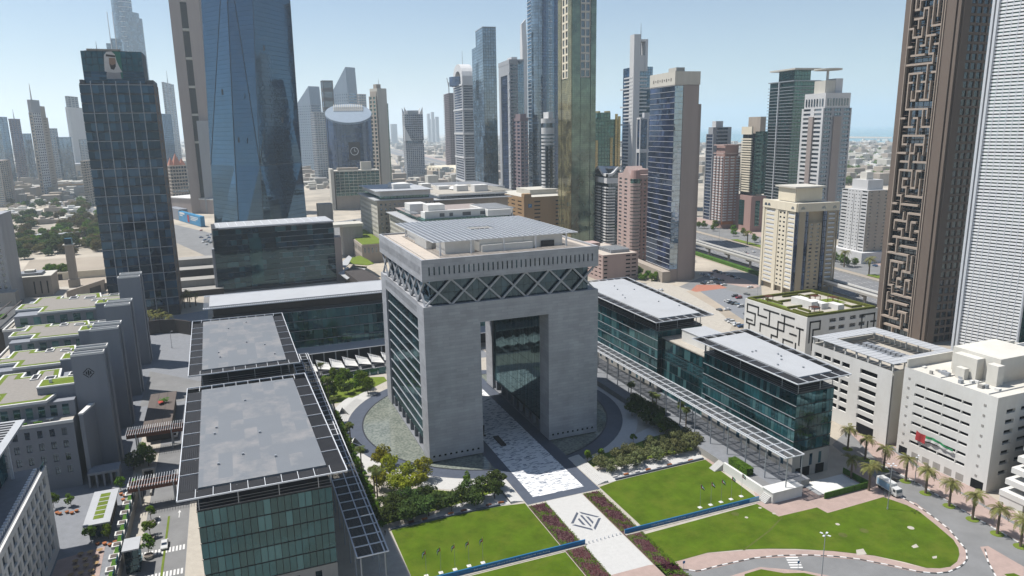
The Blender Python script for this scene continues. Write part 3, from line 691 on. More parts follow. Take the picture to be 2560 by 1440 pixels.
# colonnades along the wings
def colonnade(label, xo_, xi_, y0, y1, z, cellm, zb):
    T = thing('colonnade', label, 'colonnade', ((xo_+xi_)/2, (y0+y1)/2, zb))
    n = round((y1-y0)/4.6)
    for x in (xo_, xo_+(xi_-xo_)*0.12, xo_+(xi_-xo_)*0.5, xi_):
        MB().box(x-.13, x+.13, y0, y1, z, z+.32).build('long_beam', MT['white_metal'], T)
    for k in range(n+1):
        y = y0+(y1-y0)*k/n
        MB().box(min(xo_,xi_)+.14, max(xo_,xi_)-.14, y-.1, y+.1, z+.02, z+.30).build('cross_beam', MT['white_metal'], T)
        if k < n:
            b = MB(); st = (y1-y0)/n
            for i in range(9):
                yy = y+st*(i+.6)/9.3; b.box(min(xo_,xi_)+.2, max(xo_,xi_)-.2, yy-.14, yy+.14, z+.05, z+.10)
            b.build('louver_panel', cellm, T)
        if k % 2 == 0:
            for x in (xo_+(xi_-xo_)*.12, xi_-(xi_-xo_)*.1):
                MB().tube((x,y,zb),(x,y,z), 0.2, n=8).build('post', MT['grey_metal'], T)
    return T
colonnade('dark slatted colonnade running beside the grey-roofed blocks on the left', -28.2, -35.6, -66.7, 104, 13, MT['louver_dark'], 0.4)
colonnade('pale framed colonnade running beside the green glass blocks on the right', 92.6, 99.9, -66.0, 104, 13, MT['louver_grey'], 2.4)
# ================================================================ towers
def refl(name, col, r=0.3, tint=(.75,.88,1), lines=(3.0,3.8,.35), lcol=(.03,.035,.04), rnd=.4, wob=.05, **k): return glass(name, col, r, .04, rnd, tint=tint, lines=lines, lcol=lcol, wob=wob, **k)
refl('g_blue', (.014,.04,.08), .22, (.62,.82,1))
refl('g_navy', (.010,.018,.042), .12, (.55,.7,1))
refl('g_slate', (.05,.08,.11), .20, (.8,.9,1))
refl('g_green', (.008,.034,.032), .12, (.6,.95,.85))
refl('g_teal', (.004,.022,.028), .05, (.5,.8,1))
refl('g_black', (.008,.010,.014), .12, (.7,.85,1))
refl('g_olive', (.055,.080,.055), .12, (.85,1,.85), lines=(1.6,1.9,.16), lcol=(.04,.06,.04), rnd=.12)
refl('g_gold', (.16,.11,.035), .25, (1,.85,.5), lines=(1.6,1.9,.2), lcol=(.05,.04,.02), rnd=.25)
refl('g_bronze', (.075,.068,.035), .14, (1,.9,.65), lines=(1.6,1.9,.16), lcol=(.05,.045,.03), rnd=.12)
refl('g_icd', (.003,.010,.020), .11, (.42,.70,1), lines=(1e6,4.2,.2), lcol=(.012,.02,.03), rnd=.10, wob=.03)
glass('p_navy', (.010,.014,.03), .07, .04, .7, tint=(.6,.75,1), wob=.09, wscale=.12)
glass('p_sky', (.03,.06,.10), .38, .05, .5, tint=(.75,.88,1), wob=.10, wscale=.2)
glass('p_t1', (.004,.009,.018), .05, .04, .9, blind=(.03,.062,.095), bfrac=.26, tint=(.42,.68,1))
glass('p_win', (.016,.022,.03), .14, .05, .7, blind=(.16,.17,.17), bfrac=.12)
glass('p_shade', (.012,.013,.015), .07, .1, .6)
mat('stone_pinkgrey', (.36,.30,.275), .7, .08, .15, streak=True)
mat('stone_cream', (.60,.57,.50), .8, .08, .2, streak=True)
mat('stone_beige', (.42,.36,.30), .8, .10, .2, streak=True)
mat('cream_tower', (.80,.72,.56), .85, .07, .2, streak=True)  # raised for the cream tower's left face: sunlight put into the colour
mat('cream_tower_shade', (.47,.39,.275), .85, .07, .2, streak=True)  # right side of the cream tower: shade put into the wall colour
mat('pink_tower', (.40,.255,.225), .85, .08, .2, streak=True)
mat('pink_pale', (.47,.345,.31), .85, .08, .2, streak=True)
mat('brown_tower', (.17,.13,.105), .8, .08, .2, streak=True)
mat('brown_edge', (.42,.345,.285), .8, .06, .3)
mat('white_tower', (.66,.655,.65), .7, .06, .2, streak=True)
mat('grey_tower', (.36,.37,.39), .7, .08, .2, streak=True)
mat('blue_panel', (.10,.17,.27), .5, .08, .2)
mat('purple_stone', (.23,.175,.19), .75, .1, .2, streak=True)
mat('orange_wall', (.42,.265,.13), .85, .08, .3, streak=True)
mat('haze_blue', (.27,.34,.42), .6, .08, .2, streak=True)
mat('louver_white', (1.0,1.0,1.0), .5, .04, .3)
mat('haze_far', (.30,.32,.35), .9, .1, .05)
SZ = 7.5
def axes(th): return (math.sin(R(th)), math.cos(R(th))), (math.cos(R(th)), -math.sin(R(th)))
class Tower:
    def __init__(s, name, label, pl, pc, pr, d, th=SZ, H=None, dl=None, dr=None, group=None, z0=0.0):
        P = at_dist(pc[0], pc[1], d); s.C = (P.x, P.y); s.H = P.z if H is None else H; s.d = d
        e1, e2 = axes(th); az = math.degrees(math.atan2(P.x-CP.x, P.y-CP.y))
        L = e1 if az > th else (-e2[0], -e2[1]); Rr = e2 if az > th else e1
        if pl is not None: s.L, a = on_az(s.C, L, *pl)
        else: s.L, a = (s.C[0]+L[0]*dl, s.C[1]+L[1]*dl), dl
        if pr is not None: s.R, b = on_az(s.C, Rr, *pr)
        else: s.R, b = (s.C[0]+Rr[0]*dr, s.C[1]+Rr[1]*dr), dr
        s.a, s.b = a, b
        if not (2 < a < 160 and 2 < b < 160): print('TOWER SIZE', label, round(a,1), round(b,1), round(az,1))
        s.B = (s.L[0]+s.R[0]-s.C[0], s.L[1]+s.R[1]-s.C[1])
        s.poly = [s.C, s.R, s.B, s.L]; s.lf = (s.L, s.C); s.rf = (s.C, s.R)
        s.mid = lerp2(s.L, s.R, .5)
        s.T = thing(name, label, 'building', (*s.mid, z0), group)
    def pt(s, u, v): return (s.C[0]+(s.L[0]-s.C[0])*u+(s.R[0]-s.C[0])*v, s.C[1]+(s.L[1]-s.C[1])*u+(s.R[1]-s.C[1])*v)
    def sub(s, u0, u1, v0, v1): return [s.pt(u0,v0), s.pt(u0,v1), s.pt(u1,v1), s.pt(u1,v0)]
    def prism(s, name, m, z0=0, z1=None, u0=0, u1=1, v0=0, v1=1, ins=0.0):
        ins = max(ins, 1.8) if name == 'core' and ins >= .3 else ins
        p = s.sub(u0, u1, v0, v1); p = inset(p, ins) if ins else p
        return MB().prism(p, z0, s.H if z1 is None else z1).build(name, m, s.T)
    def face(s, which, t0=0, t1=1):
        P = s.lf if which == 'l' else s.rf
        return lerp2(*P, t0), lerp2(*P, t1)
    def grid(s, which, z0, z1, nx, nz, fx, lo, hi, wall, gl, dep=.5, t0=0, t1=1, obj=False, m0=0.0, m1=None, style='plain', fm=None, out=0.0):
        P0, P1 = s.face(which, t0, t1)
        L, dd, nn = wdir(P0, P1)
        P0 = (P0[0]+nn[0]*out, P0[1]+nn[1]*out); P1 = (P1[0]+nn[0]*out, P1[1]+nn[1]*out)
        xo = even(L, nx, fx, m0, m1); zo = floors(z0, nz, (z1-z0)/nz, lo, hi)
        grid_wall('facade', s.T, P0, P1, z0, z1, xo, zo, dep, MT[wall])
        if obj: panes(s.T, P0, P1, xo, zo, dep-.05, MT[gl], 'window', style, fm, grow=.02)
        else: back_sheet('glazing', s.T, P0, P1, z0, z1, dep-.02, MT[gl])
    def bars(s, which, zs, m, h=.3, out=.35, t0=0, t1=1, name='floor_band'):
        P0, P1 = s.face(which, t0, t1); L = wdir(P0, P1)[0]
        for z in zs:
            b = MB(); wbox(b, P0, P1, 0, L, z, z+h, -.05, out); b.build(name, MT[m], s.T)
    def fins(s, which, n, m, w=.4, out=.5, z0=0, z1=None, t0=0, t1=1, name='fin', ends=True):
        P0, P1 = s.face(which, t0, t1); L = wdir(P0, P1)[0]
        for k in range(n+1):
            if not ends and k in (0, n): continue
            x = L*k/n; b = MB(); wbox(b, P0, P1, x-w/2, x+w/2, z0, z1 or s.H, -.05, out); b.build(name, MT[m], s.T)
    def box(s, name, m, u0, u1, v0, v1, z0, z1): return MB().prism(s.sub(u0,u1,v0,v1), z0, z1).build(name, MT[m], s.T)
    def mast(s, u, v, z0, z1, r=.5, m='grey_metal', name='mast'):
        p = s.pt(u, v); return MB().tube((*p,z0),(*p,z1), r, r*.25, 6).build(name, MT[m], s.T)
def zs(z0, z1, n): return [z0+(z1-z0)*i/n for i in range(n+1)]

# ---- dark glass and stone tower by the car park
t = Tower('stone_tower', 'tall dark glass tower with a pink-grey stone flank and cream crown by the car park', (1626.6,184.4), (1689,178), (1750.6,178.8), 529)
t.prism('core', MT['stone_pinkgrey'], 0, t.H, ins=.15)
hb = t.H-9.5
P0, P1 = t.face('l'); L = wdir(P0, P1)[0]
panes(t.T, P0, P1, even(L, 6, .985), floors(9, 34, (hb-9)/34, .04, .93), -.02, MT['p_navy'], 'glass_pane')
t.bars('l', [9+(hb-9)/34*k-.1 for k in range(35)], 'white_metal', .13, .3, name='floor_line')
P0, P1 = t.face('r', 0, .34); L = wdir(P0, P1)[0]
panes(t.T, P0, P1, even(L, 2, .985), floors(9, 34, (hb-9)/34, .02, .97), -.02, MT['p_sky'], 'glass_pane')
b = MB(); wbox(b, *t.face('r', .345, .97), 0, wdir(*t.face('r', .345, .97))[0], 0, hb, .05, .5); b.build('stone_flank', MT['stone_pinkgrey'], t.T)
t.prism('crown', MT['stone_cream'], hb+.5, t.H, ins=-.3)
P0, P1 = t.face('l', .12, .9); L = wdir(P0, P1)[0]
for k, (a, c) in enumerate(even(L, 9, .28)):
    b = MB(); wbox(b, P0, P1, a, c, t.H-6.4+(k % 2)*.7, t.H-4.2-(k % 2)*.4, .31, .45); b.build('crown_mark', MT['brown_dark'], t.T)
t.box('roof_plant', 'stone_cream', .3, .6, .35, .7, t.H, t.H+3.6)
t.box('rear_flank', 'stone_pinkgrey', .1, .75, 1.02, 1.22, 0, t.H-22)
t.box('podium', 'stone_beige', -.06, 1.5, -.35, -.01, 0, 8)

# ---- green glass + pink neighbours along the near side of the highway
t = Tower('pink_tower', 'pink apartment tower with arched gables and rounded balconies beside the stone tower', (1545,452), (1586,447), (1640,450), 604)
t.prism('core', MT['pink_tower'], 0, t.H, ins=.6)
t.grid('l', 0, t.H, 3, 22, .5, .3, .8, 'pink_pale', 'p_win', .5, obj=True, style='split', fm=MT['white_metal'])
t.grid('r', 0, t.H, 4, 22, .45, .3, .8, 'pink_tower', 'p_win', .5, 0.2, 1, obj=True)
c = t.pt(.02, .06)
for k in range(22):
    z = 3+k*(t.H-6)/22; MB().tube((*c,z),(*c,z+2.2), 4.6, n=14).build('balcony_ring', MT['pink_pale'], t.T)
MB().tube((*c,0),(*c,t.H), 4.0, n=14).build('corner_bay', MT['g_green'], t.T)
MB().tube((*c,t.H),(*c,t.H+7), 4.6, 3.4, n=14).build('turret', MT['pink_tower'], t.T)
P0, P1 = t.face('l'); L, dd, nn = wdir(P0, P1); b = MB()
q = [(0,0),(L,0),(L,3),(L*.72,3),(L*.5,9.5),(L*.28,3),(0,3)]
f = [(P0[0]+dd[0]*x, P0[1]+dd[1]*x, t.H+z) for x, z in q]; g_ = [(p[0]-nn[0]*14, p[1]-nn[1]*14, p[2]) for p in f]
b.face(f); b.face(g_[::-1])
for i in range(7): b.face([f[i], g_[i], g_[(i+1) % 7], f[(i+1) % 7]])
b.build('gable', MT['pink_pale'], t.T)
t.box('roof_plant', 'pink_pale', .2, .8, .4, .9, t.H, t.H+7)

t = Tower('white_tower', 'white balconied tower with black glass strips and a wavy crown beside the pink tower', (1479,428), (1519,432), (1572,428), 690)
t.prism('core', MT['g_black'], 0, t.H, ins=.3)
for wh, cols in (('l', ((0,.2),(.36,.60),(.76,1))), ('r', ((0,.34),(.5,.8)))):
    P0, P1 = t.face(wh); L = wdir(P0, P1)[0]
    for a, c in cols:
        for k in range(20):
            z = 2+k*(t.H-14)/20; b = MB(); wbox(b, P0, P1, L*a, L*c, z, z+1.15, -.3, 1.4); b.build('balcony', MT['white_tower'], t.T)
t.prism('crown', MT['white_tower'], t.H-10, t.H-5, ins=-1.2)
t.prism('crown', MT['g_black'], t.H-5, t.H-1, ins=.5)
for wh in 'lr':
    P0, P1 = t.face(wh); L, dd, nn = wdir(P0, P1); n = 20; b = MB()
    zf = lambda x: t.H-1+6.5*math.exp(-((x/L-.5)/.2)**2)
    for k in range(n):
        x0, x1 = L*k/n, L*(k+1)/n
        for o0, o1, up in ((1.6,1.6,0),):
            q = lambda x, o, z: (P0[0]+dd[0]*x+nn[0]*o, P0[1]+dd[1]*x+nn[1]*o, z)
            b.face([q(x0,1.6,zf(x0)-2.4), q(x1,1.6,zf(x1)-2.4), q(x1,1.6,zf(x1)), q(x0,1.6,zf(x0))]); b.face([q(x0,1.6,zf(x0)), q(x1,1.6,zf(x1)), q(x1,-4,zf(x1)), q(x0,-4,zf(x0))])
    b.build('wave_cornice', MT['white_tower'], t.T)
t.box('roof_disc', 'white_tower', .2, .85, .2, .9, t.H+3, t.H+4.2); t.box('roof_plant', 'grey_tower', .3, .75, .3, .8, t.H-1, t.H+3)

t = Tower('gilded_tower', 'dark green glass tower with vertical gold strips beside the olive tower', (1433,301), (1476,299), (1549,301), 760)
t.prism('core', MT['g_green'], 0, t.H)
t.bars('l', zs(4, t.H-3, 44), 'grey_metal', .5, .7, .2, .8)
for a, lo_, hi_ in ((.02,0,1),(.36,0,.72),(.62,.3,.6),(.88,.1,1)):
    b = MB(); P0, P1 = t.face('l'); L = wdir(P0, P1)[0]; wbox(b, P0, P1, L*a, L*a+3.2, t.H*lo_, t.H*hi_+2, .02, 1.3); b.build('gold_strip', MT['g_gold'], t.T)
for a, lo_, hi_ in ((.02,.55,1),(.17,.35,.8),(.68,.3,.82),(.84,.25,1.02),(.94,.4,1)):
    b = MB(); P0, P1 = t.face('r'); L = wdir(P0, P1)[0]; wbox(b, P0, P1, L*a, L*a+2.6, t.H*lo_, t.H*hi_+3, .02, 1.1); b.build('gold_strip', MT['g_gold'], t.T)
t.bars('r', zs(t.H*.3, t.H*.45, 6), 'stone_beige', 1.0, .5)
t.box('roof_plant', 'g_green', .1, .9, .4, .75, t.H, t.H+7)
for v in (.15,.55,.9): t.box('gold_pinnacle', 'g_gold', .4, .6, v-.04, v+.04, t.H, t.H+9)

t = Tower('olive_tower', 'very tall olive green glass tower with stacked window columns cut by the top edge', (1396,8), (1430,8), (1491,8), 700, H=282)
t.prism('core', MT['g_olive'], 0, t.H, ins=.35)
P = t.face('r', .36, .76)
zc = 158
for wh, a0, a1, m_ in (('r',0,.34,'g_olive'),('r',.78,1,'g_olive'),('l',0,.25,'g_bronze'),('l',.75,1,'g_bronze')):
    b = MB(); P0, P1 = t.face(wh, a0, a1); wbox(b, P0, P1, 0, wdir(P0,P1)[0], 0, t.H, -.1, .6); b.build('corner_panel', MT[m_], t.T)
t.grid('r', zc, t.H, 2, 17, .74, .12, .9, 'stone_cream', 'p_win', .8, .36, .76, obj=True, style='split', fm=MT['stone_cream'])
t.grid('l', zc, t.H, 2, 17, .6, .12, .9, 'cream_tower', 'p_win', .8, .27, .73, obj=True)
b = MB(); P0, P1 = t.face('l', .27, .73); wbox(b, P0, P1, 0, wdir(P0,P1)[0], 0, zc-1, -.1, .3); b.build('lower_panel', MT['g_bronze'], t.T)
b = MB(); P0, P1 = t.face('r', .36, .76); wbox(b, P0, P1, 0, wdir(P0,P1)[0], 0, zc-1, -.1, .25); b.build('lower_panel', MT['g_olive'], t.T)

t = Tower('round_tower', 'white rounded tower banded with dark ribbon windows left of the olive tower', (1343,300), (1371,305), (1397,300), 800, dl=None)
c = t.mid; r_ = t.b*.62; n = 26
def cyl(T, c, r, z0, z1, m, name, n=24, r1=None): return MB().tube((*c,z0),(*c,z1), r, r1, n).build(name, MT[m], T, smooth=False)
cyl(t.T, c, r_-.6, 0, t.H-6, 'g_black', 'glass_drum')
for k in range(n+1):
    z = 3+(t.H-16)*k/n; cyl(t.T, c, r_, z, z+2.2, 'white_tower', 'white_band')
cyl(t.T, c, r_, t.H-11, t.H-6, 'white_tower', 'white_band'); cyl(t.T, c, r_-.8, t.H-6, t.H-1, 'g_black', 'glass_drum'); cyl(t.T, c, r_+.3, t.H-1, t.H+4, 'white_tower', 'roof_drum')
t.box('roof_plant', 'white_tower', .3, .75, .35, .8, t.H+4, t.H+11)
L_ = r_*.30
p = lerp2(c, (CP.x, CP.y), 0); dv = Vector((CP.x-c[0], CP.y-c[1])).normalized()
for k, off in enumerate((-.15, .45)):
    s_ = Vector((-dv.y, dv.x)); q = Vector(c)+dv*(r_*.96)+s_*(r_*off)
    MB().box(q.x-1.6, q.x+1.6, q.y-1.2, q.y+1.2, 8, t.H*.78).build('dark_strip', MT['g_black'], t.T)

t = Tower('blue_tower', 'tall blue glass tower with a rounded corner and pale central strip behind the olive tower', (1318,12), (1340,10), (1396,12), 1010, H=296)
t.prism('core', MT['g_blue'], 0, t.H); c = t.pt(.05,.05); cyl(t.T, c, 8, 0, t.H-4, 'g_slate', 'round_corner')
t.bars('l', zs(20, t.H, 54), 'white_metal', .5, 1.2); t.grid('r', 0, t.H, 1, 40, 1, .02, .95, 'white_metal', 'g_slate', .3, .55, .72, out=.5)
for z in (t.H-1, t.H+2.5): cyl(t.T, c, 10, z, z+1.5, 'orange_wall', 'crown_ring')
t.prism('crown', MT['orange_wall'], t.H, t.H+3, ins=-1)
for v in (.28, .82): b = MB(); P0, P1 = t.face('r'); L = wdir(P0,P1)[0]; wbox(b, P0, P1, L*v, L*v+5, 0, t.H, 0, 1.2); b.build('glass_rib', MT['g_navy'], t.T)

t = Tower('framed_tower', 'grey framed tower with navy glass panels and blue corner left of the blue tower', (1246,150), (1273,149), (1309,147), 1150)
t.prism('core', MT['g_navy'], 0, t.H, ins=.5)
t.grid('l', 0, t.H, 1, 1, .62, .02, .90, 'grey_tower', 'g_navy', 1.2)
t.grid('r', 0, t.H-6, 1, 40, .74, .25, .8, 'grey_tower', 'g_black', 1.0, 0, .58)
b = MB(); P0, P1 = t.face('r', .58, 1); wbox(b, P0, P1, 0, wdir(P0,P1)[0], 0, t.H-2, -.5, .3); b.build('blue_corner', MT['g_blue'], t.T)
t.bars('l', zs(20, t.H-20, 14), 'white_metal', 1.4, 1.4, .94, 1.0, 'corner_tick'); t.prism('parapet', MT['grey_tower'], t.H-6, t.H+.5, ins=-.3); t.box('roof_plant', 'white_tower', .3, .7, .4, .8, t.H, t.H+6)

t = Tower('pinnacle_tower', 'white pointed tower tip with an oval eye behind the blue tower', (1300,118), (1306,118), (1318,118), 1500)
t.prism('core', MT['white_tower'], 0, t.H)
b = MB(); q = t.poly; zt = at_dist(1306, 46, 1500).z
top = [(*t.pt(.3,.0), zt-10), (*t.pt(.3,.9), zt), (*t.pt(.7,.9), zt), (*t.pt(.7,.0), zt-10)]
bot = [(*p, t.H) for p in q]; 
for i in range(4): b.face([bot[i], bot[(i+1) % 4], top[(i+1) % 4], top[i]])
b.face(top); b.build('pinnacle', MT['white_tower'], t.T)

t = Tower('purple_tower', 'slim purple stone tower with a stepped faceted crown before the framed tower', (1281,306), (1301,302), (1320,306), 960)
t.prism('core', MT['g_black'], 0, t.H, ins=.4)
t.grid('l', 0, t.H, 2, 26, .62, .3, .85, 'purple_stone', 'g_navy', .6); t.grid('r', 0, t.H, 2, 26, .62, .3, .85, 'purple_stone', 'g_navy', .6)
t.prism('crown', MT['purple_stone'], t.H, t.H+4, ins=-.4); t.prism('crown', MT['purple_stone'], t.H+4, t.H+9, u0=.12, u1=.9, v0=.12, v1=.9)

t = Tower('slab_tower', 'tall plain grey-blue glass slab tower stepping up to a box top', (1179,112), (1207,108), (1240,108), 1000)
t.prism('core', MT['g_slate'], 0, t.H); zt = at_dist(1207, 68, 1000).z
t.prism('top_box', MT['g_slate'], t.H, zt, u0=0, u1=.62, v0=.0, v1=1)
b = MB(); P0, P1 = t.face('l', .35, .55); wbox(b, P0, P1, 0, wdir(P0,P1)[0], t.H-70, t.H-22, .02, .25); b.build('dark_slot', MT['g_black'], t.T)
t.prism('side_wing', MT['g_slate'], 0, t.H*.46, u0=-.05, u1=.5, v0=-.18, v1=0)
t.box('coping', 'grey_metal', -.01, .63, -.01, 1.01, zt, zt+.8)

t = Tower('arch_tower', 'grey banded tower crowned by a white curved arch, a mast on top', (1133,215), (1156,212), (1184,212), 1300)
t.prism('core', MT['g_navy'], 0, t.H, ins=.4)
t.grid('l', 0, t.H, 1, 42, .8, .3, .85, 'grey_tower', 'g_navy', .8); t.grid('r', 0, t.H, 1, 42, .8, .3, .85, 'grey_tower', 'g_black', .8)
for k in range(5): t.prism('mid_band', MT['white_tower'], 20+k*42, 23+k*42, ins=-1)
P0, P1 = t.face('l'); L, dd, nn = wdir(P0, P1); rad = L*.5; hh = (at_dist(1150,155,1300).z-t.H)
b = MB(); n = 14
def ap(k, r, dep):
    a = math.pi*k/n; x = L/2-math.cos(a)*r*(L/2); z = t.H+math.sin(a)**.6*hh*r
    return (P0[0]+dd[0]*x-nn[0]*dep, P0[1]+dd[1]*x-nn[1]*dep, z)
dep = t.b
for k in range(n):
    b.face([ap(k,1,0),ap(k+1,1,0),ap(k+1,.68,0),ap(k,.68,0)][::-1]); b.face([ap(k,1,0),ap(k,1,dep),ap(k+1,1,dep),ap(k+1,1,0)]); b.face([ap(k,.68,0),ap(k+1,.68,0),ap(k+1,.68,dep),ap(k,.68,dep)]); b.face([ap(k,1,dep),ap(k,.68,dep),ap(k+1,.68,dep),ap(k+1,1,dep)])
b.build('arch_crown', MT['white_tower'], t.T); t.mast(.5, .5, t.H, t.H+hh*1.6, .9)
cyl(t.T, t.pt(.5,.3), L*.22, t.H, t.H+hh*.42, 'g_navy', 'crown_drum')

t = Tower('unfinished_tower', 'bare concrete tower under construction with a crane on its roof', (1108,236), (1122,234), (1138,236), 1900)
t.prism('core', MT['brown_dark'], 0, t.H, ins=1.5); 
for z in zs(0, t.H, 44): t.prism('floor_slab', MT['purple_stone'], z, z+1.6)
t.fins('l', 3, 'purple_stone', 1.6, .1); t.fins('r', 3, 'purple_stone', 1.6, .1)
p = t.pt(.4,.4); MB().bar((*p,t.H),(*p,t.H+30), 2).build('crane_mast', MT['grey_metal'], t.T); e = at_dist(1117,195,1900); MB().bar((*p,t.H+18),(e.x,e.y,e.z), 1.6).build('crane_jib', MT['grey_metal'], t.T)

t = Tower('notched_tower', 'lone hazy grey tower with corner spikes and a slanted notch in the middle distance', (1005,287), (1011,286), (1057,285), 1720)
t.prism('core', MT['g_slate'], 0, t.H, ins=.5)
t.grid('r', 0, t.H*.56, 9, 20, .62, .25, .9, 'grey_tower', 'g_navy', .8); t.grid('r', t.H*.6, t.H, 9, 12, .85, .2, .9, 'grey_tower', 'g_navy', .8)
t.grid('l', 0, t.H, 3, 34, .6, .3, .9, 'grey_tower', 'g_slate', .8)
for u, v in ((0,0),(0,1),(1,0),(1,1)):
    p = t.pt(u,v); q = t.pt(.5,.5); b = MB(); w_ = lerp2(p,q,.25); zt = t.H+17
    a1, a2 = t.pt(u, .2 if v == 0 else .8), t.pt(.2 if u == 0 else .8, v)
    b.face([(*p,t.H),(*a1,t.H),(*p,zt)]); b.face([(*p,t.H),(*p,zt),(*a2,t.H)]); b.face([(*a1,t.H),(*a2,t.H),(*p,zt)]); b.face([(*p,t.H),(*a2,t.H),(*a1,t.H)]); b.build('corner_spike', MT['white_tower'], t.T)
t.box('roof_plant', 'grey_tower', .2, .8, .2, .8, t.H, t.H+9)
b = MB(); p = [t.pt(-.06,v) for v in (0,.4)]; z = t.H*.6; b.face([(*t.pt(-.1,-.05),z),(*t.pt(-.1,.32),z),(*t.pt(-.1,-.05),z+34)]); b.face([(*t.pt(.1,-.05),z),(*t.pt(.1,-.05),z+34),(*t.pt(.1,.32),z)])
b.face([(*t.pt(-.1,.32),z),(*t.pt(.1,.32),z),(*t.pt(.1,-.05),z+34),(*t.pt(-.1,-.05),z+34)]); b.face([(*t.pt(-.1,-.05),z),(*t.pt(-.1,-.05),z+34),(*t.pt(.1,-.05),z+34),(*t.pt(.1,-.05),z)]); b.build('notch_fin', MT['white_tower'], t.T)

# ---- centre-left group
t = Tower('beige_slab_tower', 'beige stone slab tower with windowed side and roof crane behind the low beige complex', (921,232), (939,228), (967,226), 1290, th=-22)
t.prism('core', MT['stone_beige'], 0, t.H, ins=.4)
t.grid('l', 0, t.H-8, 2, 26, .6, .2, .85, 'stone_beige', 'g_green', .8)
t.prism('stone_blade', MT['stone_cream'], 0, t.H+5, u0=-.02, u1=1.0, v0=.12, v1=.95); t.prism('side_strip', MT['g_green'], 0, t.H-20, u0=.1, u1=.9, v0=.95, v1=1.12)
t.box('roof_plant', 'stone_beige', .2, .6, .2, .6, t.H+5, t.H+12); t.mast(.3,.5,t.H+5,t.H+22,.7)
c0 = at_dist(872, 300, 1230)
T = thing('oval_tower', 'oval dark glass tower with a sliced pale elliptical roof and a clock panel', 'building', (c0.x, c0.y, 0))
n = 32; e2 = axes(8.0)[1]; e1 = axes(8.0)[0]; ra, rb = 36, 24
def ell(k, s=1.0): a = 2*math.pi*k/n; u, v = ra*math.cos(a)*s, rb*math.sin(a)*s; return (c0.x+e2[0]*u+e1[0]*v, c0.y+e2[1]*u+e1[1]*v)
zl = at_dist(872, 308, 1230).z; zh = zl+31
def ztop(k): return zl+(zh-zl)*(math.sin(2*math.pi*k/n)+1)/2
b = MB()
for k in range(n): b.face([(*ell(k),0),(*ell(k+1),0),(*ell(k+1),ztop(k+1)),(*ell(k),ztop(k))])
b.build('glass_drum', MT['g_navy'], T)
b = MB(); b.face([(*ell(k,1.03), ztop(k)+.5) for k in range(n)]); 
for k in range(n): b.face([(*ell(k,1.03),ztop(k)-2.5),(*ell(k+1,1.03),ztop(k+1)-2.5),(*ell(k+1,1.03),ztop(k+1)+.5),(*ell(k,1.03),ztop(k)+.5)])
b.build('roof', MT['haze_blue'], T)
for k in range(-7, 8):
    u = k*3.2; a, c_ = -2.5, 9.0; P_ = lambda v: (c0.x+e2[0]*u+e1[0]*v, c0.y+e2[1]*u+e1[1]*v)
    zc_ = lambda v: zl+(zh-zl)*(v/rb+1)/2; MB().bar((*P_(4),zc_(4)+1.5),(*P_(17),zc_(17)+3.5), 1.3, .9).build('roof_louver', MT['stone_cream'], T)
q = at_dist(886, 378, 1230-rb-1.5); b = MB(); b.box(q.x-9, q.x+9, q.y-.5, q.y+.5, q.z-14, q.z+14); b.build('clock_panel', MT['brown_dark'], T)
b = MB(); nn_ = 20
for k in range(nn_):
    a0, a1 = 2*math.pi*k/nn_, 2*math.pi*(k+1)/nn_
    f = lambda a, r: (q.x+r*math.cos(a), q.y-.8, q.z+r*math.sin(a)); b.face([f(a0,6.6),f(a1,6.6),f(a1,5.6),f(a0,5.6)][::-1])
b.box(q.x-.4,q.x+.4,q.y-.8,q.y-.6,q.z,q.z+4.4); b.box(q.x,q.x+3,q.y-.8,q.y-.6,q.z-.4,q.z+.4); b.build('clock_face', MT['white_metal'], T)
t = Tower('green_glass_block', 'wide green glass block with beige frame below the oval tower', (829,430), (834,430), (948,425), 1080, th=2)
t.prism('core', MT['stone_beige'], 0, t.H, ins=.4)
t.grid('r', 20, t.H, 10, 8, .94, .06, .94, 'stone_cream', 'g_green', .5, .03, 1)
t.prism('coping', MT['stone_cream'], t.H, t.H+1.5, ins=-.4); t.box('roof_plant', 'stone_cream', .3, .6, .62, .85, t.H+1.5, t.H+13); t.box('roof_deck', 'stone_beige', .2, .7, .1, .55, t.H+1.5, t.H+5); t.box('corner_pier', 'stone_cream', -.02, 1, -.07, 0, 0, t.H+4)
def simple(name, label, pl, pc, pr, d, wall, gl, nz, nx=3, th=SZ, H=None, fx=.8, lo=.3, hi=.9, group=None, **k):
    t = Tower(name, label, pl, pc, pr, d, th, H, group=group, **k)
    t.prism('core', MT[wall], 0, t.H, ins=.5)
    t.grid('l', 0, t.H, max(1, nx-1), nz, fx, lo, hi, wall, gl, .8); t.grid('r', 0, t.H, nx, nz, fx, lo, hi, wall, gl, .8)
    t.prism('coping', MT[wall], t.H, t.H+1.2, ins=-.3)
    return t
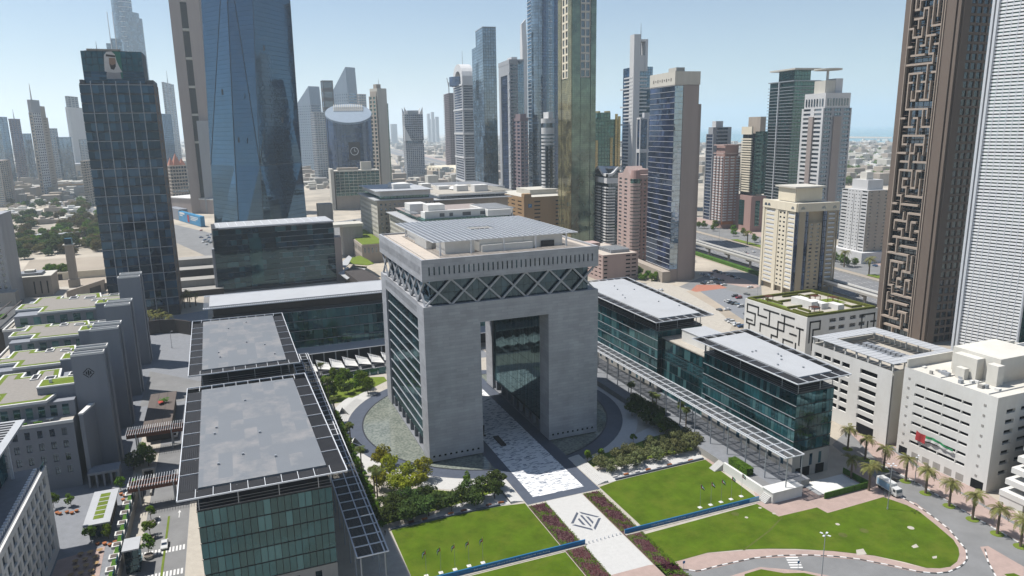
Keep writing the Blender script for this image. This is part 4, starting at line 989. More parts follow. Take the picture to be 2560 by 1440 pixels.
for nm, pl, pc, pr, d, top in (('left of the oval tower', (742,262), (776,262), (803,262), 2150, 215), ('rising behind the oval tower', (830,232), (869,232), (893,232), 2100, 167)):
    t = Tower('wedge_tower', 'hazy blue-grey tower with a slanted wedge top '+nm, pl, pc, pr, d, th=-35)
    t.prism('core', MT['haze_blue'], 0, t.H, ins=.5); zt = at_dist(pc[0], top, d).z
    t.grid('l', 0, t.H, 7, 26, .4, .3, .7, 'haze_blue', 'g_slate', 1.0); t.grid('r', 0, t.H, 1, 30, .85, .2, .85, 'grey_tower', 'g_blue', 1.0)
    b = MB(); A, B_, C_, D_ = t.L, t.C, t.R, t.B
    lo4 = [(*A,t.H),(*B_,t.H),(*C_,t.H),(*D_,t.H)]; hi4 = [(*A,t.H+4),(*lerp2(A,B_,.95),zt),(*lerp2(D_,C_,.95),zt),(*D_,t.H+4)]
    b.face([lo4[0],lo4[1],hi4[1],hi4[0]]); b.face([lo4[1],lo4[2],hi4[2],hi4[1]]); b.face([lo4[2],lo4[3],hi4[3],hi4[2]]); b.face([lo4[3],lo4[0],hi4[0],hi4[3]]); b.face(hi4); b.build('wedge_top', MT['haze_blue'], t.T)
simple('dark_tower', 'narrow dark tower between the two wedge-topped towers', (801,203), (806,202), (832,203), 1950, 'brown_dark', 'g_black', 10, 1, -6)
simple('hazy_tower', 'hazy pinkish tower just right of the wedge tower behind the oval tower', (889,237), (897,236), (915,237), 2300, 'stone_pinkgrey', 'g_slate', 30, 3, -20)
simple('hazy_tower', 'low hazy grey tower with fine grid at the foot of the left wedge tower', (776,285), (785,282), (812,290), 1750, 'grey_tower', 'g_slate', 30, 4, -20)

# ---- faceted glass tower and the stone slabs beside it
d0 = 760
def P3(px, py, d=d0): p = at_dist(px, py, d); return (p.x, p.y, p.z)
T = thing('faceted_tower', 'huge blue faceted glass tower cut by the top edge left of centre', 'building', (*P3(640,300,800)[:2], 0))
def at_z(px, z, d, y_hint):
    """column px at distance d, forced to height z"""
    y = y_hint
    for _ in range(30):
        p = at_dist(px, y, d); y += (p.z-z)*FPX/d
    p = at_dist(px, y, d); return (p.x, p.y, z)
ZM, ZT = P3(640,413,745)[2], 292
l0, c0_, r0_ = at_z(540,0,800,600), at_z(664,0,735,600), at_z(772,0,790,600)
l1, c1_, r1_ = at_z(527,ZM,800,413), at_z(650,ZM,735,413), at_z(754,ZM,790,400)
l2, c2_, r2_ = at_z(494,ZT,805,-60), at_z(624,ZT,745,-60), at_z(716,ZT,795,-60)
b0, b1, b2 = at_z(640,0,860,600), at_z(625,ZM,860,413), at_z(605,ZT,860,-60)
c0a = at_z(600,0,742,600); c0b = at_z(700,0,742,600)
m1l = at_z(588,ZM,752,413)
m2 = at_z(560,ZT,765,-60)
def facet(pts, m='g_icd'): b = MB(); b.face(pts); return b.build('glass_facet', MT[m], T)
facet([l0,c0a,m1l]); facet([l0,m1l,l1]); facet([c0a,c0_,c1_,m1l]); facet([c0_,c0b,c1_]); facet([c0b,r0_,r1_]); facet([c0b,r1_,c1_])
facet([l1,m1l,m2]); facet([l1,m2,l2]); facet([m1l,c1_,m2]); facet([c1_,c2_,m2]); facet([c1_,r1_,c2_]); facet([r1_,r2_,c2_])
facet([r0_,b0,b1,r1_]); facet([r1_,b1,b2,r2_]); facet([b0,l0,l1,b1]); facet([b1,l1,l2,b2]); facet([l2,m2,c2_,r2_,b2])
for a, c_ in ((l1,m2),(m1l,m2),(c1_,m2),(c1_,c2_),(c1_,r2_) ,(l1,c1_),(c1_,r1_),(c0a,m1l),(c0_,c1_)):
    v = Vector((CP.x-a[0], CP.y-a[1], 0)).normalized()*.15
    MB().bar(Vector(a)+v, Vector(c_)+v, .7, .5).build('facet_seam', MT['dark_metal'], T)
for px, py in ((597,350),(706,300),(660,120),(556,230)):
    p = P3(px,py,742); MB().box(p[0]-.8,p[0]+.8,p[1]-.3,p[1]+.3,p[2]-2.5,p[2]+2.5).build('cleaning_cradle', MT['dark_metal'], T)
t = Tower('slab_pair_tower', 'pinkish stone twin-slab tower rising out of frame behind the faceted glass tower', (466,10), (497,10), (512,10), 1120, th=28, H=322)
t.prism('stone_slab', MT['stone_pinkgrey'], 0, t.H)
q = axes(0)[1]
for k in range(7):
    z = 330-k*38; a = t.pt(1.0,.1); b = MB(); wbox(b, (t.L[0]-9,t.L[1]), t.L, 0, 9.1, z-3, z, -10, -2); b.build('sky_bridge', MT['stone_cream'], t.T)
b = MB(); b.box(t.L[0]-22, t.L[0]-8.5, t.L[1], t.L[1]+38, 0, t.H); b.build('stone_slab', MT['stone_pinkgrey'], t.T)
b = MB(); b.box(t.L[0]-8.5, t.L[0], t.L[1]+14, t.L[1]+36, 0, t.H-2); b.build('recess', MT['brown_dark'], t.T)
b = MB(); b.box(t.C[0]+.1, t.C[0]+14, t.C[1]+8, t.C[1]+40, 0, t.H-8); b.build('louver_wing', MT['g_slate'], t.T)
b = MB(); b.box(t.L[0]-3, t.L[0]+14, t.L[1]-12, t.L[1]-.2, 0, 130); b.build('front_wing', MT['grey_tower'], t.T)

# ---- dark glass tower with white fins, portrait banner on its head
pb = pix(430, 788); d1 = math.hypot(pb.x-CP.x, pb.y-CP.y)
t = Tower('dark_glass_tower', 'dark glass office tower with white vertical fins and a portrait banner on top', (197,211), (383,209), (394.5,214), d1, th=0)
t.prism('core', MT['dark_metal'], 0, t.H, ins=.2)
P0, P1 = t.face('l'); L = wdir(P0, P1)[0]; nf = 25; z0_ = 6
panes(t.T, P0, P1, even(L, 12, .985), floors(z0_, nf, (t.H-z0_-1)/nf, .16, .97), -.02, MT['p_t1'], 'glass_pane')
for k in range(nf+1):
    z = z0_+(t.H-z0_-1)/nf*k; b = MB(); wbox(b, P0, P1, 0, L, z, z+.35, 0, .35); b.build('floor_band', MT['grey_metal' if k % 3 == 1 else 'louver_grey'], t.T)
for f_ in (.155,.325,.49,.66,.825): b = MB(); wbox(b, P0, P1, L*f_-.2, L*f_+.2, 2, t.H+1.2, .02, .8); b.build('fin', MT['grey_metal'], t.T)
t.grid('r', 0, t.H, 1, nf, .55, .2, .9, 'brown_tower', 'p_shade', .4)
hz = at_dist(365, 128, d1+5).z
u0, u1 = .13, .955
MB().prism(t.sub(u0,u1,.25,1.0), t.H, hz).build('upper_block', MT['dark_metal'], t.T)
Q0, Q1 = t.pt(u1,.245), t.pt(u0,.245); L2 = wdir(Q0, Q1)[0]
panes(t.T, Q0, Q1, even(L2, 8, .985), floors(t.H+.5, 4, (hz-t.H-12)/4, .1, .96), -.02, MT['p_t1'], 'glass_pane')
panes(t.T, Q0, Q1, even(L2, 8, .995), [(hz-11.5, hz-.3)], -.02, MT['g_teal'], 'glass_pane')
t.box('roof_beam', 'stone_beige', u0+.3, u0+.75, .3, .4, hz+.3, hz+1.4); t.box('roof_plant', 'grey_metal', u0+.2, u0+.8, .45, .8, hz, hz+.9); t.mast(.75, .4, hz, hz+6, .3, name='davit')
for u in (.985,.03): t.box('corner_box', 'louver_grey', u-.035 if u > .5 else 0, u+.015 if u > .5 else u+.06, .1, .9, t.H, t.H+2.2)
# portrait banner (flat print): a man in a white headscarf, no likeness
pw, ph = L2*.32, hz-t.H-3
bx0 = L2*.33; L_, dd, nn = wdir(Q0, Q1)
pb_ = thing('portrait_banner', 'large portrait banner of a man in white headscarf on the dark tower head', 'banner', (Q0[0]+dd[0]*(bx0+pw/2)+nn[0]*.3, Q0[1]+dd[1]*(bx0+pw/2)+nn[1]*.3, hz-ph/2))
mat('print_green', (.02,.16,.12), .6); mat('print_white', (.62,.60,.58), .6, .12, .5); mat('print_skin', (.30,.19,.13), .6, .1); mat('print_dark', (.025,.02,.022), .6); mat('print_grey', (.36,.35,.36), .6)
def flat(name, pts, m, o):
    b = MB(); b.face([(pb_.location.x+dd[0]*x*pw/2+nn[0]*o, pb_.location.y+dd[1]*x*pw/2+nn[1]*o, pb_.location.z+z*ph/2) for x, z in pts]); return b.build(name, MT[m], pb_)
flat('banner_sheet', [(.25,-.95),(.98,-.95),(.98,.98),(.1,.98)], 'print_green', .0)
flat('robe', [(-.75,-1),(.8,-1),(.72,-.45),(.35,-.2),(-.45,-.2),(-.7,-.6)], 'print_grey', .02)
flat('headscarf', [(-.85,-.45),(-.6,-.5),(.15,-.55),(.95,-.5),(.75,-.2),(.5,.3),(.42,.75),(.1,.98),(-.45,.95),(-.72,.7),(-.8,.2)], 'print_white', .04)
flat('face', [(-.2,-.25),(.12,-.3),(.36,-.05),(.42,.35),(.36,.52),(-.25,.52),(-.3,.1)], 'print_skin', .06)
flat('beard', [(-.2,-.28),(.12,-.34),(.36,-.08),(.37,.12),(.15,.02),(-.05,-.02),(-.22,.1)], 'print_dark', .08)
flat('head_cord', [(-.55,.62),(.42,.56),(.44,.70),(-.5,.78)], 'print_dark', .08)
# ---- wide dark glass mid-rise
t = Tower('glass_midrise', 'wide dark glass mid-rise with a pale metal eave left of the arch', None, (530,573), (832,552), 545, th=-2.5, dl=32)
t.prism('core', MT['dark_metal'], 0, t.H, ins=.2)
P0, P1 = t.face('r'); L = wdir(P0, P1)[0]
panes(t.T, P0, P1, even(L, 22, .99), floors(2, 11, (t.H-3)/11, .05, .95), -.02, MT['glass_deep'], 'glass_pane')
for k in range(12):
    for a, c_ in ((0,.24),(.52,1)) : b = MB(); z = 2+(t.H-3)/11*k; wbox(b, P0, P1, L*a, L*c_, z-.1, z+.1, 0, .3); b.build('floor_line', MT['grey_metal' if c_ == 1 else 'louver_grey'], t.T)
MB().prism(t.sub(0,1,.03,1), t.H, t.H+.7).build('roof', MT['roof_white'], t.T)
for k in range(13): t.box('roof_seam', 'white_metal', .1, .9, .06+k*.07, .065+k*.07, t.H+.7, t.H+1.0)
b = MB(); wbox(b, P0, P1, L*.05, L+.4, t.H-.2, t.H+.9, .3, 2.0); b.build('eave', MT['white_metal'], t.T)
b = MB(); wbox(b, P0, P1, -1.6, 0, 0, t.H-14, -6, 1.5); b.build('side_pier', MT['grey_wall'], t.T); b = MB(); wbox(b, P0, P1, L, L+5, 0, t.H-12, -10, 1.0); b.build('side_pier', MT['stone_pinkgrey'], t.T)
b = MB(); wbox(b, P0, P1, L*.28, L*.38, 4, t.H-8, .05, .5); b.build('stair_shaft', MT['glass_teal'], t.T)

# ---- far left skyline
t = Tower('crowned_tower', 'sandy and grey tower with arched crown and spire on the far left', (66,250), (76,249), (113,252), 1550, th=15)
t.prism('core', MT['stone_beige'], 0, t.H-10, ins=.5); t.grid('l', 0, t.H-22, 1, 26, .5, .3, .8, 'stone_beige', 'g_slate', .8)
t.grid('r', 0, t.H-22, 4, 34, .7, .3, .85, 'white_tower', 'g_navy', .8, 0, .55); t.grid('r', 0, t.H-30, 1, 30, .5, .4, .6, 'stone_beige', 'brown_dark', .8, .55, 1)
t.prism('crown', MT['grey_tower'], t.H-22, t.H, u0=.1, u1=.9, v0=.0, v1=.6); t.mast(.5,.2,t.H-8,at_dist(76,208,1550).z,1.6,'white_tower','spire')
simple('hazy_tower', 'hazy stepped tower standing alone left of the dark glass tower', (162,241), (168,241), (194,241), 2350, 'grey_tower', 'g_slate', 44, 3, 15).prism('lower_wing', MT['white_tower'], 0, 190, u0=-.1, u1=1.1, v0=-.1, v1=1.35)
simple('hazy_tower', 'hazy glass tower cut by the left edge of the picture', None, (-4,293), (18,297), 1900, 'g_slate', 'g_blue', 40, 2, 15, dl=30)
t = simple('unfinished_tower', 'hazy concrete tower with a roof crane at the far left', (21,300), (27,298), (50,300), 2000, 'purple_stone', 'g_navy', 36, 3, 15); t.mast(.5,.5,t.H,t.H+22,1.2,name='crane_mast')
for k, (lbl, a, c_, e, d, m_) in enumerate((('low hazy blue block between the crane tower and the crowned tower', (52,336), (56,335), (78,336), 2100, 'g_slate'), ('hazy grey block right of the crowned tower', (117,323), (121,322), (143,323), 2100, 'grey_tower'), ('hazy glass block with rounded roof left of the dark tower', (141,345), (146,344), (178,345), 2000, 'g_slate'), ('hazy block touching the dark glass tower on its left', (196,350), (200,349), (225,350), 2200, 'grey_tower'))):
    simple('hazy_block', lbl, a, c_, e, d, m_, 'g_slate', 24, 3, 15)
t = simple('hazy_tower', 'hazy tall tower with a mast between dark tower and stone slabs', (404,207), (409,206), (434,208), 2500, 'grey_tower', 'g_slate', 50, 3, 10); t.mast(.5,.5,t.H,t.H+40,1.5)
t = Tower('hazy_tower', 'dark blue glass tower with curved roof right of the dark tower', (399,287), (404,284), (428,297), 1500, th=10); t.prism('core', MT['g_blue'], 0, t.H); t.fins('r', 6, 'blue_panel', .8, .6)
simple('tan_block', 'tan mid-rise block cut by the left edge above the highway', None, (-2,404), (20,405), 1450, 'stone_beige', 'g_slate', 22, 4, 10, dl=40).prism('side_wing', MT['stone_pinkgrey'], 0, 75, u0=.2, u1=1, v0=1, v1=1.9)
simple('tan_block', 'slim sandy apartment block left of the dark glass tower', (201,406), (208,404), (232,405), 1350, 'stone_beige', 'p_win', 18, 4, 10)
t = simple('gabled_block', 'sandy apartment block with stepped terracotta roofs behind the dark tower', (416,420), (424,416), (466,418), 1250, 'stone_beige', 'p_win', 12, 6, -16)
for k, (u, v, s_, h) in enumerate(((.5,.18,.3,14),(.5,.5,.42,20),(.5,.85,.3,12))):
    b = MB(); q = [(*p, t.H+1.2) for p in t.sub(.5-s_,.5+s_,v-s_*.55,v+s_*.55)]; ap_ = (*t.pt(.5,v), t.H+h)
    for i in range(4): b.face([q[i], q[(i+1) % 4], ap_])
    b.build('gable_roof', mat('terracotta', (.42,.17,.11), .8) if 'terracotta' not in MT else MT['terracotta'], t.T)
# supertall in the haze, a stack of setback drums
c = at_dist(312, 60, 2550); T = thing('supertall_tower', 'pale supertall tower of stepped round drums fading into haze, top out of frame', 'building', (c.x, c.y, 0))
rr = 2550/FPX
for dx, z0_, z1_, w in ((0,0,828,11),(0,0,640,15),(0,0,560,17.5),(-4,0,520,17),(10,0,470,19),(-8,0,380,20),(22,0,455,12)):
    MB().tube((c.x+dx*rr, c.y, z0_), (c.x+dx*rr, c.y, z1_), w*rr, n=18).build('setback_drum', MT['g_slate'], T)
for k in range(30): z = 330+k*14; MB().tube((c.x,c.y,z),(c.x,c.y,z+1.2), (18-(k > 16)*2.5-(k > 22)*3)*rr, n=18).build('floor_ring', MT['white_tower'], T)
T = thing('mast_tower', 'stepped hazy tower top with twin masts just above the dark tower', 'building', (*at_dist(286,120,1900).xy, 0))
for a, c_, yt in ((265,277,108),(276,302,96),(296,304,104)):
    p, q = at_dist(a, yt, 1900), at_dist(c_, yt, 1900); MB().box(p.x, q.x, p.y, p.y+30, 0, p.z).build('setback_block', MT['g_slate'], T)
for a in (271, 284): p = at_dist(a, 30, 1898); q = at_dist(a+6, 105, 1898); MB().tube((q.x,q.y,100),(q.x,q.y,p.z), 1.6, .7, 6).build('mast', MT['white_tower'], T)

# ---- far side of the highway
t = Tower('spire_tower', 'white and blue tower with hollow slab top and needle spire', (1554,170), (1585,166), (1637,166), 1000)
t.prism('core', MT['g_blue'], 0, t.H, ins=.3)
zt = at_dist(1580, 86, 1000).z
MB().prism(t.sub(-.05,.28,-.04,.26), 0, zt).build('white_slab', MT['white_tower'], t.T)
MB().prism(t.sub(-.05,.28,.5,.62), t.H-6, zt-6).build('white_slab', MT['white_tower'], t.T)
for z0_, z1_ in ((zt-9, zt-6.01), (t.H-6, t.H+14)): MB().prism(t.sub(-.03,.26,.262,.498), z0_, z1_).build('slab_link', MT['white_tower'], t.T)
p = t.pt(.1,.36); MB().tube((*p,t.H),(*p,at_dist(1596,55,1000).z), 1.6, .15, 8).build('spire', MT['grey_metal'], t.T)
for k in range(34):
    z = 20+(t.H-30)*k/34; long_ = k % 5 == 0
    P0, P1 = t.face('l', 0 if long_ else .3, .98); b = MB(); wbox(b, P0, P1, 0, wdir(P0,P1)[0], z, z+1.8, .02, 1.5); b.build('balcony_band', MT['white_tower'], t.T)
    P0, P1 = t.face('r', .27, .9 if long_ else .62); b = MB(); wbox(b, P0, P1, 0, wdir(P0,P1)[0], z, z+1.8, .02, 1.5); b.build('balcony_band', MT['white_tower'], t.T)
t = Tower('grey_tower', 'grey framed block with blue glass panels right of the spire tower', (1592,296), (1601,294), (1640,292), 930)
t.prism('core', MT['g_blue'], 0, t.H, ins=.4); t.grid('r', 0, t.H, 2, 3, .82, .06, .95, 'white_tower', 'g_blue', .8); t.grid('l', 0, t.H, 1, 3, .7, .06, .95, 'white_tower', 'g_navy', .8); t.box('roof_plant', 'white_tower', .2, .8, .3, .8, t.H, t.H+6)
t = Tower('grey_tower', 'pale grey tower with dark glass flank right of the stone tower', (1766,322), (1784,318), (1829,317), 900)
t.prism('core', MT['grey_tower'], 0, t.H, ins=.4); t.grid('l', 0, t.H-8, 1, 26, .85, .08, .92, 'grey_tower', 'g_navy', .6); t.grid('r', 0, t.H, 1, 26, .62, .3, .8, 'grey_tower', 'g_navy', .8, 0, 1); t.box('roof_plant', 'white_tower', .2, .7, .2, .6, t.H, t.H+7)
t = Tower('pink_tower', 'dusty pink apartment tower with white balconies across the highway', (1786,366), (1812,362), (1853,364), 822)
t.prism('core', MT['pink_tower'], 0, t.H, ins=.6)
t.grid('l', 8, t.H-12, 3, 24, .42, .3, .8, 'pink_tower', 'p_win', .6, obj=True); t.grid('r', 8, t.H-12, 3, 24, .42, .3, .8, 'pink_tower', 'p_win', .6, obj=True)
for wh, ff in (('l',(.2,.52,.84)),('r',(.16,.5,.84))):
    P0, P1 = t.face(wh); L = wdir(P0,P1)[0]
    for f_ in ff:
        for k in range(24): b = MB(); z = 9+k*(t.H-20)/24; wbox(b, P0, P1, L*f_-2, L*f_+2, z, z+1.3, .02, 1.3); b.build('balcony', MT['white_tower'], t.T)
for wh in 'lr': t.bars(wh, (t.H-10, t.H-1), 'pink_pale', 1.2, .9, name='cornice')
t.box('awning', 'orange', -.05, .0, .0, .7, 5, 8)
t = Tower('cream_striped_tower', 'cream balconied tower between dark green glass strips on a pink base', (1853,316), (1890,314), (1921,306), 806)
t.prism('core', MT['g_black'], 0, t.H-8, ins=.4); 
P0, P1 = t.face('l', .12, .82); L = wdir(P0,P1)[0]
for k in range(22): b = MB(); z = 42+k*(t.H-54)/22; wbox(b, P0, P1, 0, L, z, z+1.5, -.3, 1.2); b.build('balcony_band', MT['cream_tower'], t.T)
b = MB(); wbox(b, P0, P1, 0, L, t.H-9, t.H-1, -.3, 1.3); b.build('crown', MT['cream_tower'], t.T)
t.prism('corner_shaft', MT['stone_beige'], 0, t.H+9, u0=.0, u1=.8, v0=.35, v1=.8)
P0, P1 = t.face('r'); b = MB(); wbox(b, P0, P1, 0, wdir(P0,P1)[0], 40, t.H-6, .0, .5); b.build('green_flank', MT['g_green'], t.T)
t.prism('pink_base', MT['pink_tower'], 0, 38, ins=-1.6); 
for wh in 'lr':
    P0, P1 = t.face(wh, .25, .6); b = MB(); wbox(b, P0, P1, 0, wdir(P0,P1)[0], 6, 33, 1.6, 1.9); b.build('base_glazing', MT['g_green'], t.T)
t = Tower('flat_top_tower', 'green glass tower ringed with balconies under a flat overhanging roof', (1926,206), (1986,203), (2048,204), 850)
t.prism('core', MT['g_green'], 0, t.H)
for wh in 'lr': t.bars(wh, zs(8, t.H-6, 42), 'grey_metal', .55, 1.6, -.03, 1.03, 'balcony_rail')
zt = at_dist(1986, 171, 850).z; MB().prism(t.sub(.2,.85,.2,.85), t.H, zt-1).build('upper_glass', MT['g_green'], t.T); MB().prism(t.sub(.0,1.05,.0,1.05), zt-1, zt+.6).build('flat_roof', MT['stone_cream'], t.T); t.prism('terrace', MT['grey_metal'], t.H, t.H+1, ins=-1.5)
p0_ = t.face('l', .42, .43); b = MB(); wbox(b, *p0_, 0, .9, 0, t.H, .3, 1.9); b.build('fin', MT['white_metal'], t.T)
t = Tower('white_crown_tower', 'white stepped-crown tower with ribbon windows and a roof helipad', (2005,273), (2059,270), (2130,268), 770)
t.prism('core', MT['grey_tower'], 0, t.H, ins=.5)
t.grid('l', 0, t.H, 2, 30, .66, .38, .9, 'white_tower', 'p_win', .8, obj=True); t.grid('r', 0, t.H, 3, 30, .7, .35, .92, 'grey_tower', 'g_blue', .8)
for wh, a, c_ in (('l',.4,.6),('r',.36,.62)): P0, P1 = t.face(wh, a, c_); b = MB(); wbox(b, P0, P1, 0, wdir(P0,P1)[0], 0, t.H-8, 0, 1.4); b.build('stone_pier', MT['stone_pinkgrey'], t.T)
zt = at_dist(2059, 232, 770).z
MB().prism(t.sub(.02,.98,.06,.94), t.H, zt).build('crown', MT['white_tower'], t.T)
for A, B_, n in ((t.pt(.98,.05),t.pt(.02,.05),7),(t.pt(.01,.06),t.pt(.01,.94),8)):
    L = wdir(A,B_)[0]; panes(t.T, A, B_, even(L, n, .45, 1.5), [(t.H+2,t.H+9)], -.12, MT['p_win'], 'crown_window')
t.box('roof_plant', 'stone_cream', .25, .75, .2, .55, zt, zt+12); t.box('roof_plant', 'white_tower', .3, .7, .6, .85, zt, zt+14)
pp = t.pt(.5,.45); cyl(t.T, pp, 1.2, zt+12, zt+22, 'white_tower', 'helipad_stem', 8); cyl(t.T, pp, 13, zt+22, zt+23.2, 'stone_cream', 'helipad', 20)

# ---- cream tower, white tower, maze tower, lattice tower
t = Tower('cream_apartment_tower', 'cream apartment tower with blue glass corners and flat roof box before the highway', (1910,500), (1994,513), (2100,487), 500, th=7.5)
t.prism('core', MT['cream_tower_shade'], 0, t.H, ins=.6)
nf = 17; fh = (t.H-9)/nf
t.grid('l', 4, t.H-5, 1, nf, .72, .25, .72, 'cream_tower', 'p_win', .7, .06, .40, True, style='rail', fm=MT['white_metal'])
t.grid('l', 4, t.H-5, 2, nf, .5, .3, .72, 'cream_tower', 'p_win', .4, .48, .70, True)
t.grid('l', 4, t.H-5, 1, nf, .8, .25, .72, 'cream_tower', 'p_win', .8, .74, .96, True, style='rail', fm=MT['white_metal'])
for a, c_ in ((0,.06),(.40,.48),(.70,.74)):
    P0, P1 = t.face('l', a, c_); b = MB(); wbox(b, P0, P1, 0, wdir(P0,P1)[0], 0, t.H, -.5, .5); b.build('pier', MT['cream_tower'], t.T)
t.grid('r', 4, t.H-12, 2, nf, .42, .3, .72, 'cream_tower_shade', 'p_win', .4, .30, .62, True)
t.grid('r', 4, t.H-5, 1, nf, .72, .25, .75, 'cream_tower_shade', 'p_win', .8, .74, .96, True, style='rail', fm=MT['white_metal'])
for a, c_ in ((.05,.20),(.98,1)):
    P0, P1 = t.face('r', a, c_); b = MB(); wbox(b, P0, P1, 0, wdir(P0,P1)[0], 0, t.H, -.5, .5); b.build('pier', MT['cream_tower_shade'], t.T)
for wh, a, c_ in (('l',.965,1.0),('r',.0,.045),('r',.205,.275),('r',.64,.72)):
    P0, P1 = t.face(wh, a, c_); b = MB(); wbox(b, P0, P1, 0, wdir(P0,P1)[0], 0, t.H-4, -.5, .25); b.build('blue_glass_strip', MT['g_navy'], t.T)
for wh in 'lr':
    P0, P1 = t.face(wh); L = wdir(P0,P1)[0]; b = MB(); wbox(b, P0, P1, 0, L, t.H-4.5, t.H+1, -.6, .7); b.build('parapet', MT['cream_tower'], t.T)
    for f_ in ((.1,.2,.9) if wh == 'l' else (.12,.62,.88)):
        b = MB(); n = 8; dd2 = wdir(P0,P1); pts = [(L*f_-1.6, t.H-3)]+[(L*f_-1.6*math.cos(math.pi*i/n), t.H-3+1.9*math.sin(math.pi*i/n)) for i in range(n+1)]
        b.face([(P0[0]+dd2[1][0]*x+dd2[2][0]*.75, P0[1]+dd2[1][1]*x+dd2[2][1]*.75, z) for x, z in pts[1:]][::-1]); b.build('arch_window', MT['p_win'], t.T)
t.box('roof_box', 'cream_tower', .25, .75, .15, .8, t.H+1, t.H+10); t.box('roof_slab', 'stone_cream', .2, .8, .1, .85, t.H+10, t.H+11); t.box('roof_deck', 'stone_cream', .05, .95, .05, .95, t.H-.2, t.H+.6)
t = Tower('white_apartment_tower', 'white apartment block with tan side wall half hidden by the maze tower', (2106,476), (2171,477), (2226,474), 645)
t.prism('core', MT['white_tower'], 0, t.H, ins=.7); nf = 19
t.grid('l', 5, t.H, 1, nf, .9, .4, .85, 'white_tower', 'p_win', .9, 0, .24, True); t.grid('l', 5, t.H, 2, nf, .35, .4, .7, 'white_tower', 'p_win', .5, .24, .48, True); t.grid('l', 5, t.H, 2, nf, .35, .4, .7, 'white_tower', 'p_win', .5, .5, .74, True); t.grid('l', 5, t.H, 1, nf, .8, .4, .85, 'white_tower', 'p_win', .9, .76, 1, True)
t.grid('r', 5, t.H, 3, nf, .28, .4, .7, 'stone_beige', 'p_win', .5, obj=True); t.prism('podium', MT['white_tower'], 0, 9, ins=-5); t.box('roof_plant', 'white_tower', .2, .8, .2, .9, t.H, t.H+8); t.box('roof_plant', 'cream_wall', .35, .6, .3, .6, t.H+8, t.H+14)
# maze tower
pm = pix(2312, 862); dm = math.hypot(pm.x-CP.x, pm.y-CP.y)
t = Tower('maze_tower', 'huge brown tower with maze-like raised bands over its balconies, right side', (2187,858), (2312,866), (2400,862), 412, th=4, H=262)
t.prism('core', MT['brown_tower'], 0, t.H, ins=1.6)
P0, P1 = t.face('l'); L, dd, nn = wdir(P0, P1)
for a, c_, o in ((0,.10,1.2),(.70,.735,1.0),(.77,.93,1.6),(.95,1.0,1.2)):
    b = MB(); wbox(b, P0, P1, L*a, L*c_, 0, t.H, -1.7, o); b.build('stone_pier', MT['brown_tower'], t.T)
for a in (.105,.695,.738): b = MB(); wbox(b, P0, P1, L*a-.12, L*a+.25, 0, t.H, .2, 1.5); b.build('pale_edge', MT['brown_edge'], t.T)
nf = 66; fh = t.H/nf; x0m, x1m = L*.115, L*.69; nc = 7; cw = (x1m-x0m)/nc
rnd = random.Random(11)
back_sheet('glazing', t.T, P0, P1, 0, t.H, 1.5, MT['g_black'])
for k in range(nf):                                           # balcony slabs between the maze walls
    z = fh*k; b = MB(); wbox(b, P0, P1, x0m, x1m, z-.12, z+.12, -1.5, .0); b.build('balcony_slab', MT['brown_tower'], t.T)
# a true maze on the cells: carved by a random walk, the walls left standing become parapets and blades
nm_ = 60; mh = t.H/nm_; seen = {(2,0)}; st = [(2,0)]; open_ = set()
while st:
    c0, k0 = st[-1]; nb = [(c0+dx, k0+dz, w_) for dx, dz, w_ in ((1,0,2),(-1,0,2),(0,1,1.2),(0,-1,1.2)) if 0 <= c0+dx < nc and 0 <= k0+dz < nm_ and (c0+dx, k0+dz) not in seen]
    if not nb: st.pop(); continue
    c1, k1, _ = rnd.choices(nb, [x[2] for x in nb])[0]; open_.add(((c0,k0),(c1,k1))); open_.add(((c1,k1),(c0,k0))); seen.add((c1,k1)); st.append((c1,k1))
for k in range(1, nm_):
    i = 0
    while i < nc:
        j = i
        while j < nc and ((j,k-1),(j,k)) not in open_: j += 1
        if j > i: z = mh*k; b = MB(); wbox(b, P0, P1, x0m+cw*i-.3, x0m+cw*j+.3, z-.4, z+.6, -.2, 1.3); b.build('maze_parapet', MT['brown_edge'], t.T)
        i = max(j, i+1)
for i in range(1, nc):
    k = 0
    while k < nm_:
        j = k
        while j < nm_ and ((i-1,j),(i,j)) not in open_: j += 1
        if j > k: x = x0m+cw*i; b = MB(); wbox(b, P0, P1, x-.3, x+.3, mh*k-.45, mh*j+.55, -.2, 1.32); b.build('maze_blade', MT['brown_edge'], t.T)
        k = max(j, k+1)
P0, P1 = t.face('r'); L = wdir(P0, P1)[0]
b = MB(); wbox(b, P0, P1, 0, L*.18, 0, t.H, -1.7, .8); b.build('stone_pier', MT['brown_tower'], t.T)
t.grid('r', 0, t.H, 5, 62, .80, .14, .84, 'brown_tower', 'p_shade', .5, .19, 1.0, True)
# lattice tower
t = Tower('lattice_tower', 'white louvred lattice tower with teal glass corner at the right edge', (2380,866), (2546,880), (2600,872), 352, th=-14, H=262)
